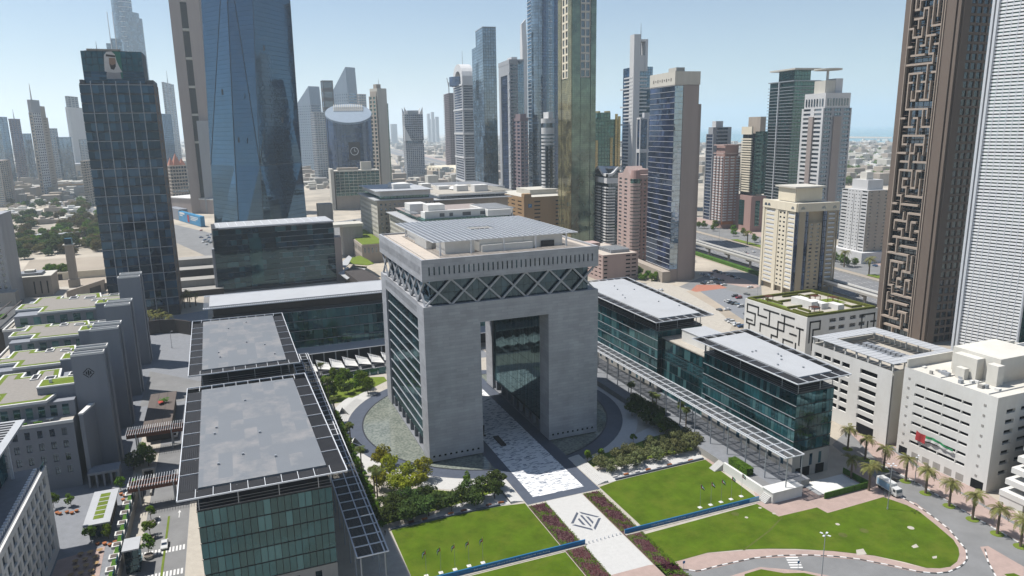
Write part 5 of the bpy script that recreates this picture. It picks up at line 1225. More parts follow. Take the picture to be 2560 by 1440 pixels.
# stands turned towards the camera: the louvred face runs along its left side
t.prism('core', MT['g_green'], 0, t.H, ins=.8)
P0, P1 = t.face('l', .10, .955); L = wdir(P0, P1)[0]
back_sheet('glazing', t.T, P0, P1, 0, t.H, .6, MT['g_green'])
nl = 190
for k in range(nl):
    z = t.H*k/nl; b = MB(); wbox(b, P0, P1, 0, L, z, z+.82, .1, .5); b.build('louver', MT['louver_white'], t.T)
for k in range(10): x = L*k/9; b = MB(); wbox(b, P0, P1, x-.1, x+.1, 0, t.H, .2, .62); b.build('mullion', MT['white_metal'], t.T)
for a, c_ in ((0,.035),(.06,.095),(.955,.975)): P0, P1 = t.face('l', a, c_); b = MB(); wbox(b, P0, P1, 0, wdir(P0,P1)[0], 0, t.H, -.6, 1.2); b.build('edge_rib', MT['white_metal'], t.T)
P0, P1 = t.face('r', .5, 1); b = MB(); wbox(b, P0, P1, 0, wdir(P0,P1)[0], 0, t.H, 0, 1.5); b.build('grey_flank', MT['grey_tower'], t.T)
# ================================================================ roads and paving away from the plaza
HB = (381.0, 159.0); HE1, HE2 = axes(SZ)
def strip(name, o0, o1, t0, t1, z, m):
    q = lambda o, t: (HB[0]+HE2[0]*o+HE1[0]*t, HB[1]+HE2[1]*o+HE1[1]*t)
    return zsheet(name, [q(o0,t0), q(o1,t0), q(o1,t1), q(o0,t1)], z, m)
strip('highway', -57, -6, -900, 9000, 0.05, 'highway')
strip('verge', -6, 3, -900, 9000, 0.04, 'sand')
strip('service_road', 3, 40, -900, 9000, 0.05, 'asphalt')
strip('pavement', 40, 62, -900, 4000, 0.045, 'pave_pink')
strip('sand_strip', -76, -57, -900, 4000, 0.045, 'sand')
strip('green_verge', 2.4, 10.5, -60, 12, 0.5, 'turf'); strip('green_verge', 1.5, 9.5, 78, 200, 0.5, 'turf')
b = MB()
for o in (-12,-16,-20,-24,-28,-38,-42,-46,-50,-54):
    for k in range(90):
        t_ = -300+k*12; q = lambda oo, t: (HB[0]+HE2[0]*oo+HE1[0]*t, HB[1]+HE2[1]*oo+HE1[1]*t)
        b.sheet([q(o-.12,t_), q(o+.12,t_), q(o+.12,t_+5), q(o-.12,t_+5)], 0.062)
structure('lane_markings', b, MT['white_paint'])
for o in (-33, -57.5, -5.6):
    q = lambda oo, t: (HB[0]+HE2[0]*oo+HE1[0]*t, HB[1]+HE2[1]*oo+HE1[1]*t)
    tag(MB().prism([q(o-.3,-700), q(o+.3,-700), q(o+.3,3000), q(o-.3,3000)], 0.0, 0.85).build('crash_barrier', MT['concrete']), {-33:'concrete crash barrier along the middle of the highway', -57.5:'concrete barrier between highway and metro viaduct', -5.6:'low concrete barrier on the far side of the highway'}[o], 'barrier')
# metro viaduct
T = thing('metro_viaduct', 'elevated metro viaduct on single columns beside the highway', 'viaduct', (HB[0]+HE2[0]*-62, HB[1]+HE2[1]*-62, 0))
q = lambda oo, t: (HB[0]+HE2[0]*oo+HE1[0]*t, HB[1]+HE2[1]*oo+HE1[1]*t)
for k in range(-14, 60):
    t0_, t1_ = k*32.0, k*32.0+31.9
    MB().prism([q(-66.5,t0_),q(-58.5,t0_),q(-58.5,t1_),q(-66.5,t1_)], 7.2, 8.6).build('deck_span', MT['concrete'], T)
    for o in (-66.4, -58.9): MB().prism([q(o,t0_),q(o+.4,t0_),q(o+.4,t1_),q(o,t1_)], 8.601, 9.7).build('parapet', MT['white_wall'], T)
    c_ = q(-62.5, t0_); MB().tube((*c_,0),(*c_,5.6), 1.0, n=10).build('pier', MT['concrete'], T)
    MB().prism([q(-66,t0_-1.2),q(-59,t0_-1.2),q(-59,t0_+1.2),q(-66,t0_+1.2)], 5.6, 7.19).build('pier_head', MT['concrete'], T)
strip('rail_bed', -65.8, -59.4, -440, 1900, 8.62, 'asphalt_dark')
# car park lots between the arch and the highway
def psheet(name, px, z, m): return zsheet(name, [pxy(*p) for p in px], z, m)
psheet('car_park', [(1560,700),(1690,720),(1760,690),(1900,660),(1905,745),(1880,800),(1790,800),(1700,760)], 0.03, 'asphalt')
psheet('car_park', [(1560,735),(1640,700),(1780,742),(1830,812),(1810,870),(1700,860)], 0.042, 'pave_cream')
psheet('sand_track', [(1715,728),(1740,722),(1868,806),(1850,826),(1790,772)], 0.05, 'sand')
psheet('gravel_patch', [(1745,728),(1800,720),(1880,742),(1880,790),(1850,797)], 0.046, 'pave_grey')
psheet('brick_patch', [(1727,726),(1742,712),(1800,712),(1818,720),(1740,730)], 0.056, 'terracotta')
psheet('brick_patch', [(1755,683),(1790,676),(1870,700),(1900,716),(1880,722),(1800,706)], 0.056, 'pave_pink')
# right-hand street with palms
psheet('street', [(2080,1112),(2120,1075),(2200,1150),(2330,1224),(2450,1295),(2560,1350),(2700,1440),(2620,1500),(2480,1440),(2415,1400),(2419,1376),(2372,1322),(2290,1263),(2210,1215)], 0.02, 'asphalt')
psheet('street', [(2150,1040),(2240,1120),(2330,1180),(2440,1245),(2560,1312),(2700,1390),(2700,1440),(2560,1350),(2450,1295),(2330,1224),(2200,1150),(2120,1075)], 0.024, 'asphalt')
psheet('palm_strip', [(2105,1062),(2125,1052),(2300,1175),(2430,1250),(2560,1326),(2700,1405),(2700,1436),(2560,1362),(2430,1288),(2300,1210),(2200,1158)], 0.06, 'pave_pink')
psheet('pavement', [(2210,1098),(2232,1096),(2470,1236),(2560,1295),(2560,1318),(2450,1256),(2330,1190),(2240,1122)], 0.05, 'pave_pink')
psheet('ring_road', [(1380,1520),(1560,1480),(1706,1424),(1743.8,1429),(1884.4,1396),(1950,1390),(2025,1388.4),(2147.5,1398.7),(2297.5,1430.6),(2372.5,1430.6),(2417.5,1398.7),(2440,1400),(2500,1440),(2620,1560),(2100,1600),(1400,1600)], 0.022, 'asphalt')
psheet('pavement', [(1470,1480),(1520,1440),(1622,1413),(1672,1409.5),(1769,1383),(1919,1372.5),(2081,1378),(2185,1390),(2316,1421),(2376,1418),(2399,1387),(2384,1350),(2335,1308),(2267,1263),(2209,1243),(2215,1232),(2290,1258),(2372.5,1320),(2418,1376),(2420,1399),(2374,1432),(2297,1432),(2147,1400),(2025,1390),(1884,1397.5),(1744,1430.5),(1706,1425.5),(1600,1466)], 0.05, 'pave_pink')
psheet('pavement', [(1890,1262),(1948,1292),(2042,1270),(2069,1284),(2210,1242),(2210,1215),(2140,1150),(2105,1195),(2020,1215),(1960,1240),(1900,1200),(1805,1178),(1763,1149),(1790,1140),(1870,1195),(1890,1243)], 0.036, 'pave_pink')
psheet('traffic_island', [(2450,1368),(2470,1366),(2560,1418),(2560,1470),(2490,1445)], 0.12, 'pave_pink')
psheet('lawn', [(2510,1436),(2535,1434),(2570,1450),(2560,1475)], 0.14, 'lawn')
psheet('lawn', [(1862,1436),(1903,1424),(1960,1434),(2010,1433),(2080,1450),(2060,1500),(1850,1500)], 0.13, 'lawn')
psheet('traffic_island', [(1822,1442),(1900,1418.5),(2010,1428),(2120,1450),(2200,1500),(1800,1500)], 0.12, 'pave_pink')
b = MB()
for i in range(5):
    y = 1392.5+i*6.2; x0 = 1963+i*3; b.sheet([pxy(x0,y), pxy(x0+31,y-.3), pxy(x0+32.5,y+2.8), pxy(x0+1.5,y+3.1)], 0.034)
structure('crosswalk', b, MT['white_paint'])
# black and white kerbs: each stone a piece
def kerb(pts, label, step=1.6, z=0.0, flip=0):
    T = thing('kerb', label, 'kerb', (*pts[0], z)); k = flip; acc = []
    poly = [Vector((*p, 0)) for p in pts]; L = 0; segs = []
    for a, c in zip(poly, poly[1:]): segs.append((a, c, (c-a).length)); L += (c-a).length
    n = int(L/step); P = []
    for i in range(n+1):
        s_ = L*i/n
        for a, c, l in segs:
            if s_ <= l+1e-6: P.append(a+(c-a)*(s_/l)); break
            s_ -= l
    for i in range(len(P)-1):
        b = MB(); b.bar((P[i].x,P[i].y,z+.09),(P[i+1].x,P[i+1].y,z+.09), .34, .2); b.build('kerb_stone', MT['white_paint' if (i+flip) % 2 else 'kerb_dark'], T)
kerb([pxy(*p) for p in ((1706,1424),(1743.8,1429),(1800,1414),(1884.4,1396),(1950,1389.5),(2025,1388.4),(2090,1392),(2147.5,1398.7),(2230,1415),(2297.5,1430.6),(2340,1434),(2372.5,1430.6),(2405,1415),(2417.5,1398.7),(2415.6,1376),(2372.5,1323.7),(2330,1290),(2290,1263.7),(2240,1236))], 'black and white kerb curving around the lower right lawn')
kerb([pxy(*p) for p in ((2200,1160),(2300,1212),(2430,1290),(2560,1364))], 'black and white kerb along the row of street palms')
kerb([pxy(*p) for p in ((2462,1373),(2470,1405),(2490,1443))], 'short black and white kerb of the traffic island at lower right')
# left-hand street between the grey-roofed blocks and the plaza garden
zsheet('plaza_left', rect(-140, -73, -100, 215), 0.0, 'pave_grey')
zsheet('street', rect(-87, -75.5, -100, 55), 0.015, 'asphalt'); zsheet('street', [(-98,100),(-73,100),(-73,122),(-98,150)], 0.015, 'asphalt')
zsheet('pavement', rect(-94, -87.05, -100, 98), 0.03, 'pave_cream'); zsheet('median_grass', rect(-81.3, -80.7, -60, -2), 0.06, 'turf')
zsheet('pavement', rect(-75.4, -69, -100, 110), 0.03, 'pave_cream')
for y in (-21.5, -33.5):
    b = MB()
    for k in range(13): b.sheet(rect(-87+k*.88, -86.5+k*.88, y-1.3, y+1.3), 0.024)
    structure('crosswalk', b, MT['white_paint'])
b = MB()
for x, s_ in ((-83.6,-1),(-78.2,1)):
    b.sheet([(x-.1,-4),(x+.1,-4),(x+.1,-.8),(x-.1,-.8)], .024); ty = -4 if s_ < 0 else -.8; b.sheet([(x-.45,ty),(x+.45,ty),(x,ty+s_*1.5)], .025)
structure('road_arrows', b, MT['white_paint'])
# wide open ground to the left and back
zsheet('sand_lot', [pxy(*p) for p in ((40,700),(75,650),(280,640),(330,655),(330,735),(200,722),(100,720))], 0.02, 'sand')
zsheet('road', [pxy(*p) for p in ((0,492),(60,484),(140,498),(240,540),(330,585),(330,600),(230,560),(120,512),(0,510))], 0.04, 'highway')
zsheet('road', [pxy(*p) for p in ((100,478),(210,474),(235,520),(330,560),(330,572),(200,520))], 0.03, 'highway')
zsheet('road', [pxy(*p) for p in ((430,560),(560,590),(640,640),(560,660),(425,600))], 0.03, 'asphalt')
zsheet('car_park', [pxy(*p) for p in ((800,560),(905,545),(945,560),(940,640),(840,600))], 0.03, 'asphalt')
zsheet('boulevard', [pxy(*p) for p in ((975,470),(1010,440),(985,395),(992,395),(1020,440),(1080,470),(1000,500))], 0.03, 'highway')

# ================================================================ buildings right of the plaza
def cbox(T, name, x0, x1, y0, y1, z0, z1, m): return MB().box(x0, x1, y0, y1, z0, z1).build(name, MT[m], T)
# maze car park with roof garden
MX0, MX1, MY0, MY1, MH = 194, 239, 32, 76, 22
T = thing('maze_car_park', 'grey car park with black maze lines on its walls and a roof garden', 'building', (216,54,0))
cbox(T, 'core', MX0+.5, MX1-.5, MY0+.5, MY1-.5, 0, MH-.6, 'white_wall')
so = [(14,18.2),(20,23.8),(27,31),(33,37)]; fz = floors(1.5, 5, 3.9, .25, .72)
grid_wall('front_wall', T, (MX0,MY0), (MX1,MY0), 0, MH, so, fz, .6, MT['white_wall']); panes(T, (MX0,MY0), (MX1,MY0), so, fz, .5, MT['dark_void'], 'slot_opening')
cbox(T, 'side_wall', MX0, MX0+.49, MY0+.02, MY1, 0, MH, 'white_wall'); cbox(T, 'rear_wall', MX0+.5, MX1, MY1-.49, MY1, 0, MH, 'white_wall'); cbox(T, 'side_wall', MX1-.49, MX1, MY0+.02, MY1-.5, 0, MH, 'white_wall')
def maze(P0, P1, lines, sx, sz, z0):
    for (a, e, c, f) in lines:
        b = MB(); x0, x1 = sorted((a, c)); za, zb = sorted((e, f)); wbox(b, P0, P1, x0*sx-.4, x1*sx+.4, z0+za*sz-.4, z0+zb*sz+.4, .01, .12); b.build('maze_line', MT['black'], T)
maze((MX0,MY1), (MX0,MY0), [(1,9,1,7),(1,9,5,9),(5,9,5,7),(5,7,8,7),(1,7,4,7),(4,7,4,4),(1,5,1,4),(1,5,3,5),(1,4,4,4),(2,4,2,1),(7,9,12,9),(9,9,9,5),(6,5,9,5),(6,5,6,3),(9,5,14,5),(14,5,14,9),(13,9,17,9),(12,7,17,7),(12,7,12,3),(10,3,12,3),(10,3,10,1),(14,3,17,3),(14,3,14,1),(16,5,18,5),(4,2,7,2),(7,2,7,1),(18,7,20,7),(19,7,19,3),(18,3,18,1)], 2.1, 2.0, 1.5)
maze((MX0,MY0), (MX1,MY0), [(1,9,1,4),(1,9,4,9),(4,9,4,7),(2,7,4,7),(2,7,2,2),(2,2,4,2),(4,2,4,5),(17,9,21,9),(17,9,17,5),(21,9,21,2),(17,5,19,5),(19,7,19,5),(19,3,21,3),(20,7,21.5,7)], 2.05, 2.0, 1.5)
cbox(T, 'roof_deck', MX0+.6, MX1-.6, MY0+.6, MY1-.6, MH-.59, MH-.3, 'pave_cream')
for k, (x0, x1, y0, y1, h) in enumerate(((.5,44,.5,2,.9),(.5,2,2.1,43,.9),(42.5,44,2.1,43,.9),(2.1,42.4,42,43.3,.9),(4,14,4,5,.7),(4,5,5.1,14,.7),(9,10,8,16,.7),(5,16,18,19,.7),(20,30,38,39,.7),(30,31,30,37.9,.7),(32,40,34,35,.7),(34,41,6,7,.7),(34,35,7.1,12,.7),(26,33,10,11,.7),(8,9,26,38,.7),(10,20,30,31,.7))):
    cbox(T, 'hedge', MX0+x0, MX0+x1, MY0+y0, MY0+y1, MH-.3, MH+h, 'hedge_olive')
for x0, x1, y0, y1 in ((2.2,7.5,20,41),(32,41,16,26)): cbox(T, 'turf', MX0+x0, MX0+x1, MY0+y0, MY0+y1, MH-.29, MH-.22, 'turf')
for x0, x1, y0, y1, h in ((14,18,12,26,3.5),(18.5,23,10,20,2.6),(24,28,5,12,2.4),(22,24,24,30,2.0)): cbox(T, 'roof_block', MX0+x0, MX0+x1, MY0+y0, MY0+y1, MH-.3, MH+h, 'white_wall')
mat('timber', (.16,.055,.03), .7, .15, 2)
for x, y in ((10,6),(28,24),(34,18),(6,34)):
    for dx in (0,3.4):
        for dy in (0,3.4): cbox(T, 'pergola_post', MX0+x+dx, MX0+x+dx+.25, MY0+y+dy, MY0+y+dy+.25, MH-.3, MH+2.2, 'timber')
    for k in range(6): cbox(T, 'pergola_slat', MX0+x-.3, MX0+x+4, MY0+y+k*.68, MY0+y+k*.68+.3, MH+2.2, MH+2.35, 'timber')
# white parking block with slatted roof shade
X0, X1, Y0, Y1, H = 152, 184, -51, -14, 27.5
T = thing('white_car_park', 'white car park with a slatted shade around its roof machinery', 'building', (168,-33,0))
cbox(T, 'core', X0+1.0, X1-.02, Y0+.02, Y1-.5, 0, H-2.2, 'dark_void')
fz = floors(4.5, 6, 3.45, .28, .8); so = [(1.5,5.2),(6,9.7),(10.5,14.2),(15,18.7),(23.5,31)]
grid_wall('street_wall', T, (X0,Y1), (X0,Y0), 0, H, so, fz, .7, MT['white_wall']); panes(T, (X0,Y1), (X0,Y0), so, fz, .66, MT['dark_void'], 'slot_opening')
panes(T, (X0,Y1), (X0,Y0), [(24,31.5)], [(0.1,3.9)], -.02, MT['dark_void'], 'garage_door')
cbox(T, 'end_wall', X0+.71, X1, Y0-.0, Y0+.5, 0, H, 'cream_wall'); cbox(T, 'rear_wall', X0+.71, X1, Y1-.5, Y1, 0, H, 'cream_wall'); cbox(T, 'back_wall', X1-.5, X1, Y0+.51, Y1-.51, 0, H, 'cream_wall')
cbox(T, 'roof_deck', X0+.71, X1-.51, Y0+.51, Y1-.51, H-2.0, H-1.6, 'pave_cream')
for (x0, x1, y0, y1) in ((X0-.3,X0+6,Y0-.3,Y1+.3),(X1-6,X1+.3,Y0-.3,Y1+.3),(X0+6.1,X1-6.1,Y1-6,Y1+.3),(X0+6.1,X1-6.1,Y0-.3,Y0+4.5)):
    n = int(((y1-y0) if y1-y0 > x1-x0 else (x1-x0))/2.4); 
    for k in range(n):
        if y1-y0 > x1-x0: a = y0+(y1-y0)*k/n; cbox(T, 'shade_panel', x0, x1, a, a+(y1-y0)/n-.18, H+2.6, H+2.75, 'roof_white')
        else: a = x0+(x1-x0)*k/n; cbox(T, 'shade_panel', a, a+(x1-x0)/n-.18, y0, y1, H+2.6, H+2.75, 'roof_white')
for x in (X0+.2, X0+5.6, X1-.7):
    for k in range(8): y = Y0+.2+(Y1-Y0-.8)*k/7; cbox(T, 'shade_post', x, x+.4, y, y+.4, H-1.6 if x > X0+1 else H, H+2.6, 'white_wall')
for r_ in range(2):
    for k in range(9): cbox(T, 'cooling_unit', X0+10+r_*5.5, X0+12.6+r_*5.5, Y0+8+k*2.2, Y0+9.7+k*2.2, H-1.6, H+.9, 'grey_metal')
# big white car park with flag
X0, X1, Y0, Y1, H = 151.2, 205, -88, -56, 31
T = thing('white_car_park', 'big white car park with long dark slots and a draped flag', 'building', (178,-72,0))
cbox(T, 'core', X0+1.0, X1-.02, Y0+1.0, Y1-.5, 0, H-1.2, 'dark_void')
fz = floors(3.6, 7, 3.35, .52, .84)
so = [(4.6,8.2),(8.5,14.7),(15,21.0),(21.3,24.4)]
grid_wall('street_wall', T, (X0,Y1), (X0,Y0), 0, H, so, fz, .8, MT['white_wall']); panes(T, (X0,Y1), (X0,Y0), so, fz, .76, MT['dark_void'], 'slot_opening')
so2 = [(4.5,8.4),(11,18),(20,27),(29,36),(38,45)]
grid_wall('end_wall', T, (X0,Y0), (X1,Y0), 0, H, so2, floors(3.6,7,3.35,.45,.84), .8, MT['cream_wall']); panes(T, (X0,Y0), (X1,Y0), so2, floors(3.6,7,3.35,.45,.84), .76, MT['dark_void'], 'slot_opening')
for k in range(8): 
    for y, m_ in ((Y1-2.2,0),(Y0+3.6,0)):
        cbox(T, 'vent_block', X0-.12, X0-.01, y-.35, y+.35, 4+k*3.3, 4.7+k*3.3, 'concrete')
panes(T, (X0,Y1), (X0,Y0), [(1,4.2),(27,31)], [(.1,3.0)], -.02, MT['dark_void'], 'garage_door')
for k in range(5): panes(T, (X0,Y1), (X0,Y0), [(6+k*4,8.6+k*4)], [(.3,2.6)], -.03, MT['concrete'], 'shutter')
cbox(T, 'rear_wall', X0+.81, X1, Y1-.5, Y1, 0, H+2.5, 'cream_wall'); cbox(T, 'back_wall', X1-.5, X1, Y0+.81, Y1-.51, 0, H+2, 'cream_wall')
cbox(T, 'roof_deck', X0+.81, X1-.51, Y0+.81, Y1-.51, H-1.1, H-.6, 'cream_wall')
for x0, x1, y0, y1, h in ((164,184,-79,-63,7.5),(160.5,163.9,-74,-66,6.5),(161,163.9,-80.5,-77,6),(170,200,-87.1,-84,5),(158,160,-72,-69,3)): cbox(T, 'stair_house', x0, x1, y0, y1, H-.59, H+h, 'cream_wall')
for k in range(5):
    cbox(T, 'roof_frame', 184.2, 203, -82+k*4.6, -81.5+k*4.6, H+3.2, H+3.7, 'white_wall'); cbox(T, 'cooling_row', 185, 202, -81.3+k*4.6, -78.2+k*4.6, H-.5, H+2.4, 'grey_metal')
for y in (-82.2, -63): cbox(T, 'roof_frame', 184.2, 203, y-.3, y+.19, H+3.75, H+4.2, 'white_wall')
rk = random.Random(6)
for k in range(16): x, y = rk.uniform(153.5,159), rk.uniform(-86,-58); cbox(T, 'roof_unit', x, x+rk.uniform(.6,1.6), y, y+rk.uniform(.6,1.6), H-.59, H+rk.uniform(-.1,.6), rk.choice(('grey_metal','white_wall','concrete')))
for y in (-84,-76,-68): cbox(T, 'roof_pipe', 153, 184, y, y+.18, H-.55, H-.3, 'grey_metal')
# draped flag on its slots
mat('flag_red', (.42,.035,.04), .8, .1, 2); mat('flag_green', (.03,.26,.10), .8, .1, 2); mat('flag_white', (.70,.70,.68), .8, .05, 2); mat('flag_black', (.02,.02,.02), .8)
F = thing('draped_flag', 'long red green and white flag draped along the big white car park', 'flag', (X0-.5, -70, 9))
def drape(name, s0, s1, h0, h1, m):
    b = MB(); n = 12; V_ = []
    for i in range(n+1):
        s_ = s0+(s1-s0)*i/n; y = -63.2-s_*13.5; sag = .5*math.sin(s_*9)+.5*s_
        for h in (h0, h1): V_.append((X0-.35-.35*abs(math.sin(s_*14+h)), y, 10.9-.8*s_-2.6*h*(1-.35*s_)-sag*.5))
    for i in range(n): b.face([V_[2*i], V_[2*i+2], V_[2*i+3], V_[2*i+1]][::-1])
    b.build(name, MT[m], F)
drape('red_band', 0, .27, 0, 1.25, 'flag_red'); drape('green_band', .27, 1, 0, .4, 'flag_green'); drape('white_band', .27, 1, .4, .8, 'flag_white'); drape('black_band', .27, .6, .8, 1.0, 'flag_black')
# corner car park with stacked decks at the right edge
T = thing('deck_car_park', 'grey stacked-deck car park cut by the right picture edge', 'building', (165,-112,0))
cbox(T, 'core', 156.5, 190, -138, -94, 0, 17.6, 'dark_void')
for k in range(5):
    x0 = 149.5+1.1*k; cbox(T, 'deck_parapet', x0, 190.1, -139, -93-.6*k, 2.6+k*3.6, 4.3+k*3.6, 'white_wall')
cbox(T, 'ramp_house', 160, 190, -110, -93.5, 18.8, 25, 'grey_wall'); cbox(T, 'entrance_wall', 149.7, 150.3, -100, -93.2, 0, 2.59, 'white_wall')
# pink car park behind the arch
T = thing('pink_car_park', 'pale pink car park with dark slots just right of the arch roof', 'building', (212,262,0))
X0, X1, Y0, Y1, H = 197, 227, 236, 288, 20
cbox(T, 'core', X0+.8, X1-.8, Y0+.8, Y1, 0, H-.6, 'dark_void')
so = [(-.0+1,4.0),(19.5,23.5),(24.6,28.6)]; fz = floors(1.5, 6, 3.0, .35, .72)
grid_wall('front_wall', T, (X0,Y0), (X1,Y0), 0, H, so, fz, .6, MT['pink_pale']); panes(T, (X0,Y0), (X1,Y0), so, fz, .55, MT['dark_void'], 'slot_opening')
so = even(Y1-Y0, 8, .6, 1); grid_wall('side_wall', T, (X0,Y1), (X0,Y0), 0, H, so, fz, .6, MT['pink_pale']); panes(T, (X0,Y1), (X0,Y0), so, fz, .55, MT['dark_void'], 'slot_opening')
cbox(T, 'side_wall', X1-.7, X1, Y0+.61, Y1, 0, H, 'pink_pale'); cbox(T, 'roof_deck', X0+.7, X1-.71, Y0+.7, Y1, H-.59, H-.2, 'roof_tan'); cbox(T, 'stair_house', X0+2, X0+12, Y0+26, Y0+38, H-.2, H+5, 'pink_pale')
for k in range(6): cbox(T, 'cooling_row', X0+10, X0+26, Y0+6+k*3.2, Y0+8+k*3.2, H-.2, H+2.2, 'grey_metal'); cbox(T, 'unit_frame', X0+9.5, X0+26.5, Y0+8.1+k*3.2, Y0+8.5+k*3.2, H+2.25, H+2.6, 'white_wall')
# beige hotel complex behind the arch
T = thing('beige_hotel', 'beige stone hotel block with pale overhanging eaves left behind the arch', 'building', (100,470,0))
X0, X1, Y0, Y1 = 71, 124, 428, 515
cbox(T, 'core', X0+.8, X1, Y0+.8, Y1, 0, 49.5, 'stone_beige')
fz = floors(14, 8, 4.3, .25, .75)
so = even(X1-X0, 12, .42, 1.5); grid_wall('front_wall', T, (X0,Y0), (X1,Y0), 0, 50, so, fz, .6, MT['stone_beige']); panes(T, (X0,Y0), (X1,Y0), so, fz, .5, MT['p_win'])
so = even(Y1-Y0, 16, .42, 1.5); grid_wall('side_wall', T, (X0,Y1), (X0,Y0), 0, 50, so, fz, .6, MT['stone_cream']); panes(T, (X0,Y1), (X0,Y0), so, fz, .5, MT['p_win'])
cbox(T, 'eave', X0-2.2, X1+1, Y0-2.2, Y1+1, 50.01, 50.8, 'roof_white'); cbox(T, 'glass_storey', X0+5, X1-3, Y0+5, Y1-3, 50.8, 53.4, 'g_green'); cbox(T, 'attic', X0+3.5, X1-2, Y0+3.5, Y1-2, 53.4, 58, 'white_wall'); cbox(T, 'upper_eave', X0-.5, X1, Y0, Y1, 58, 58.5, 'roof_white'); cbox(T, 'roof_box', X0+20, X0+36, Y0+20, Y0+44, 58.5, 63, 'white_wall')
cbox(T, 'podium', X0-22, X0-.3, Y0-34, Y0+66, 0, 16, 'stone_beige'); panes(T, (X0-22,Y0-34), (X0-.3,Y0-34), even(21.7,6,.4,1), [(9,13.5)], -.02, MT['p_win']); panes(T, (X0-22,Y0+66), (X0-22,Y0-34), even(100,26,.4,1), [(9,13.5)], -.02, MT['p_win']); panes(T, (X0-22,Y0+66), (X0-22,Y0-34), even(100,20,.5,1), [(.5,6)], -.02, MT['brown_dark'], 'bay_opening')
cbox(T, 'podium_terrace', X0-21, X0-1, Y0-33, Y0+65, 16, 16.4, 'turf')
T = thing('beige_hotel', 'beige hotel wing with long white attic right behind the trellis roof', 'building', (122,365,0))
X0, X1, Y0, Y1 = 80, 160, 315, 420
cbox(T, 'core', X0+.8, X1, Y0+.8, Y1, 0, 40, 'stone_beige')
so = even(Y1-Y0, 30, .5, 1); fz = floors(8, 8, 4.0, .2, .8); grid_wall('side_wall', T, (X0,Y1), (X0,Y0), 0, 40, so, fz, .6, MT['stone_cream']); back_sheet('glazing', T, (X0,Y1), (X0,Y0), 0, 40, .55, MT['g_black'])
grid_wall('front_wall', T, (X0,Y0), (X1,Y0), 0, 40, even(X1-X0, 20, .5, 1), fz, .6, MT['stone_beige']); back_sheet('glazing', T, (X0,Y0), (X1,Y0), 0, 40, .55, MT['g_black'])
cbox(T, 'eave', X0-3, X1+1, Y0-3, Y1, 40.01, 40.6, 'roof_white'); cbox(T, 'glass_storey', X0+7, X1-2, Y0+8, Y1-2, 40.6, 43.6, 'g_green')
cbox(T, 'attic', X0+8, X1-22, Y0+11, Y0+24, 43.6, 48.4, 'white_wall'); cbox(T, 'attic', X1-22, X1-2, Y0+4, Y0+50, 43.6, 48.4, 'white_wall'); cbox(T, 'terrace', X0+5, X1-1, Y0+24.1, Y1-2, 43.6, 44.2, 'stone_pinkgrey')
panes(T, (X0+8,Y0+11), (X1-22,Y0+11), [(12,16),(20,23),(31,38),(46,51)], [(44.6,47.4)], -.03, MT['louver_grey'], 'vent_louver')
for x0, x1, y0, y1, h in ((94,108,338,354,53),(84,98,358,376,52.5)): cbox(T, 'roof_box', x0, x1, y0, y1, 44.2, h, 'white_wall')
for k in range(16): cbox(T, 'pergola_slat', X1-21, X1+2, Y0+6+k*2.8, Y0+7+k*2.8, 48.8, 49.3, 'roof_white'); cbox(T, 'pergola_slat', X0+2, X0+7, Y0+26+k*2.8, Y0+27+k*2.8, 46.5, 46.9, 'roof_white')
cbox(T, 'pergola_beam', X1-21.2, X1-20.6, Y0+5, Y0+51, 48.4, 48.79, 'white_wall'); cbox(T, 'pergola_beam', X1-.5, X1+.1, Y0+5, Y0+51, 40.6, 48.79, 'white_wall'); cbox(T, 'parapet', X0+8, X1-22.1, Y0+10.6, Y0+11, 48.41, 49.4, 'white_wall')
T = thing('hotel_rear_block', 'white flat-roofed block with roof boxes and terrace behind the hotel wings', 'building', (165,500,0))
cbox(T, 'core', 130, 205, 445, 560, 0, 46, 'stone_beige'); cbox(T, 'eave', 127, 208, 441, 563, 46, 46.7, 'roof_white'); cbox(T, 'glass_storey', 136, 203, 449, 556, 46.7, 49.5, 'g_black'); cbox(T, 'attic', 134, 205, 446.5, 558, 49.5, 51, 'white_wall'); cbox(T, 'roof_deck', 135, 204, 448, 557, 51, 51.5, 'pave_cream')
for x0, x1, y0, y1, h in ((160,172,470,482,57),(174,188,456,468,58),(150,162,500,512,55),(140,150,530,545,56)): cbox(T, 'roof_box', x0, x1, y0, y1, 51.5, h, 'white_wall')
b = MB(); p = (168,495); q4 = [(p[0]-8,p[1]-8,52.5),(p[0]+8,p[1]-8,52.5),(p[0]+8,p[1]+8,52.5),(p[0]-8,p[1]+8,52.5)]
for i in range(4): b.face([q4[i], q4[(i+1) % 4], (p[0],p[1],57)])
b.build('roof_tent', MT['tent'], T)
for k in range(12): cbox(T, 'pergola_slat', 190, 212, 450+k*8, 453+k*8, 51.8, 52.4, 'stone_cream')
T = thing('low_white_block', 'white block with slotted walls beyond the hotel roofs', 'building', (215,640,0))
cbox(T, 'core', 190, 262, 600, 700, 0, 44, 'white_wall'); panes(T, (190,600), (262,600), even(72,4,.7,2), [(36,38.5),(40,42)], -.02, MT['dark_void'], 'slot_opening'); panes(T, (190,700), (190,600), even(100,5,.7,2), [(36,38.5),(40,42)], -.02, MT['dark_void'], 'slot_opening'); cbox(T, 'roof', 191, 261, 601, 699, 44, 44.4, 'pave_grey')
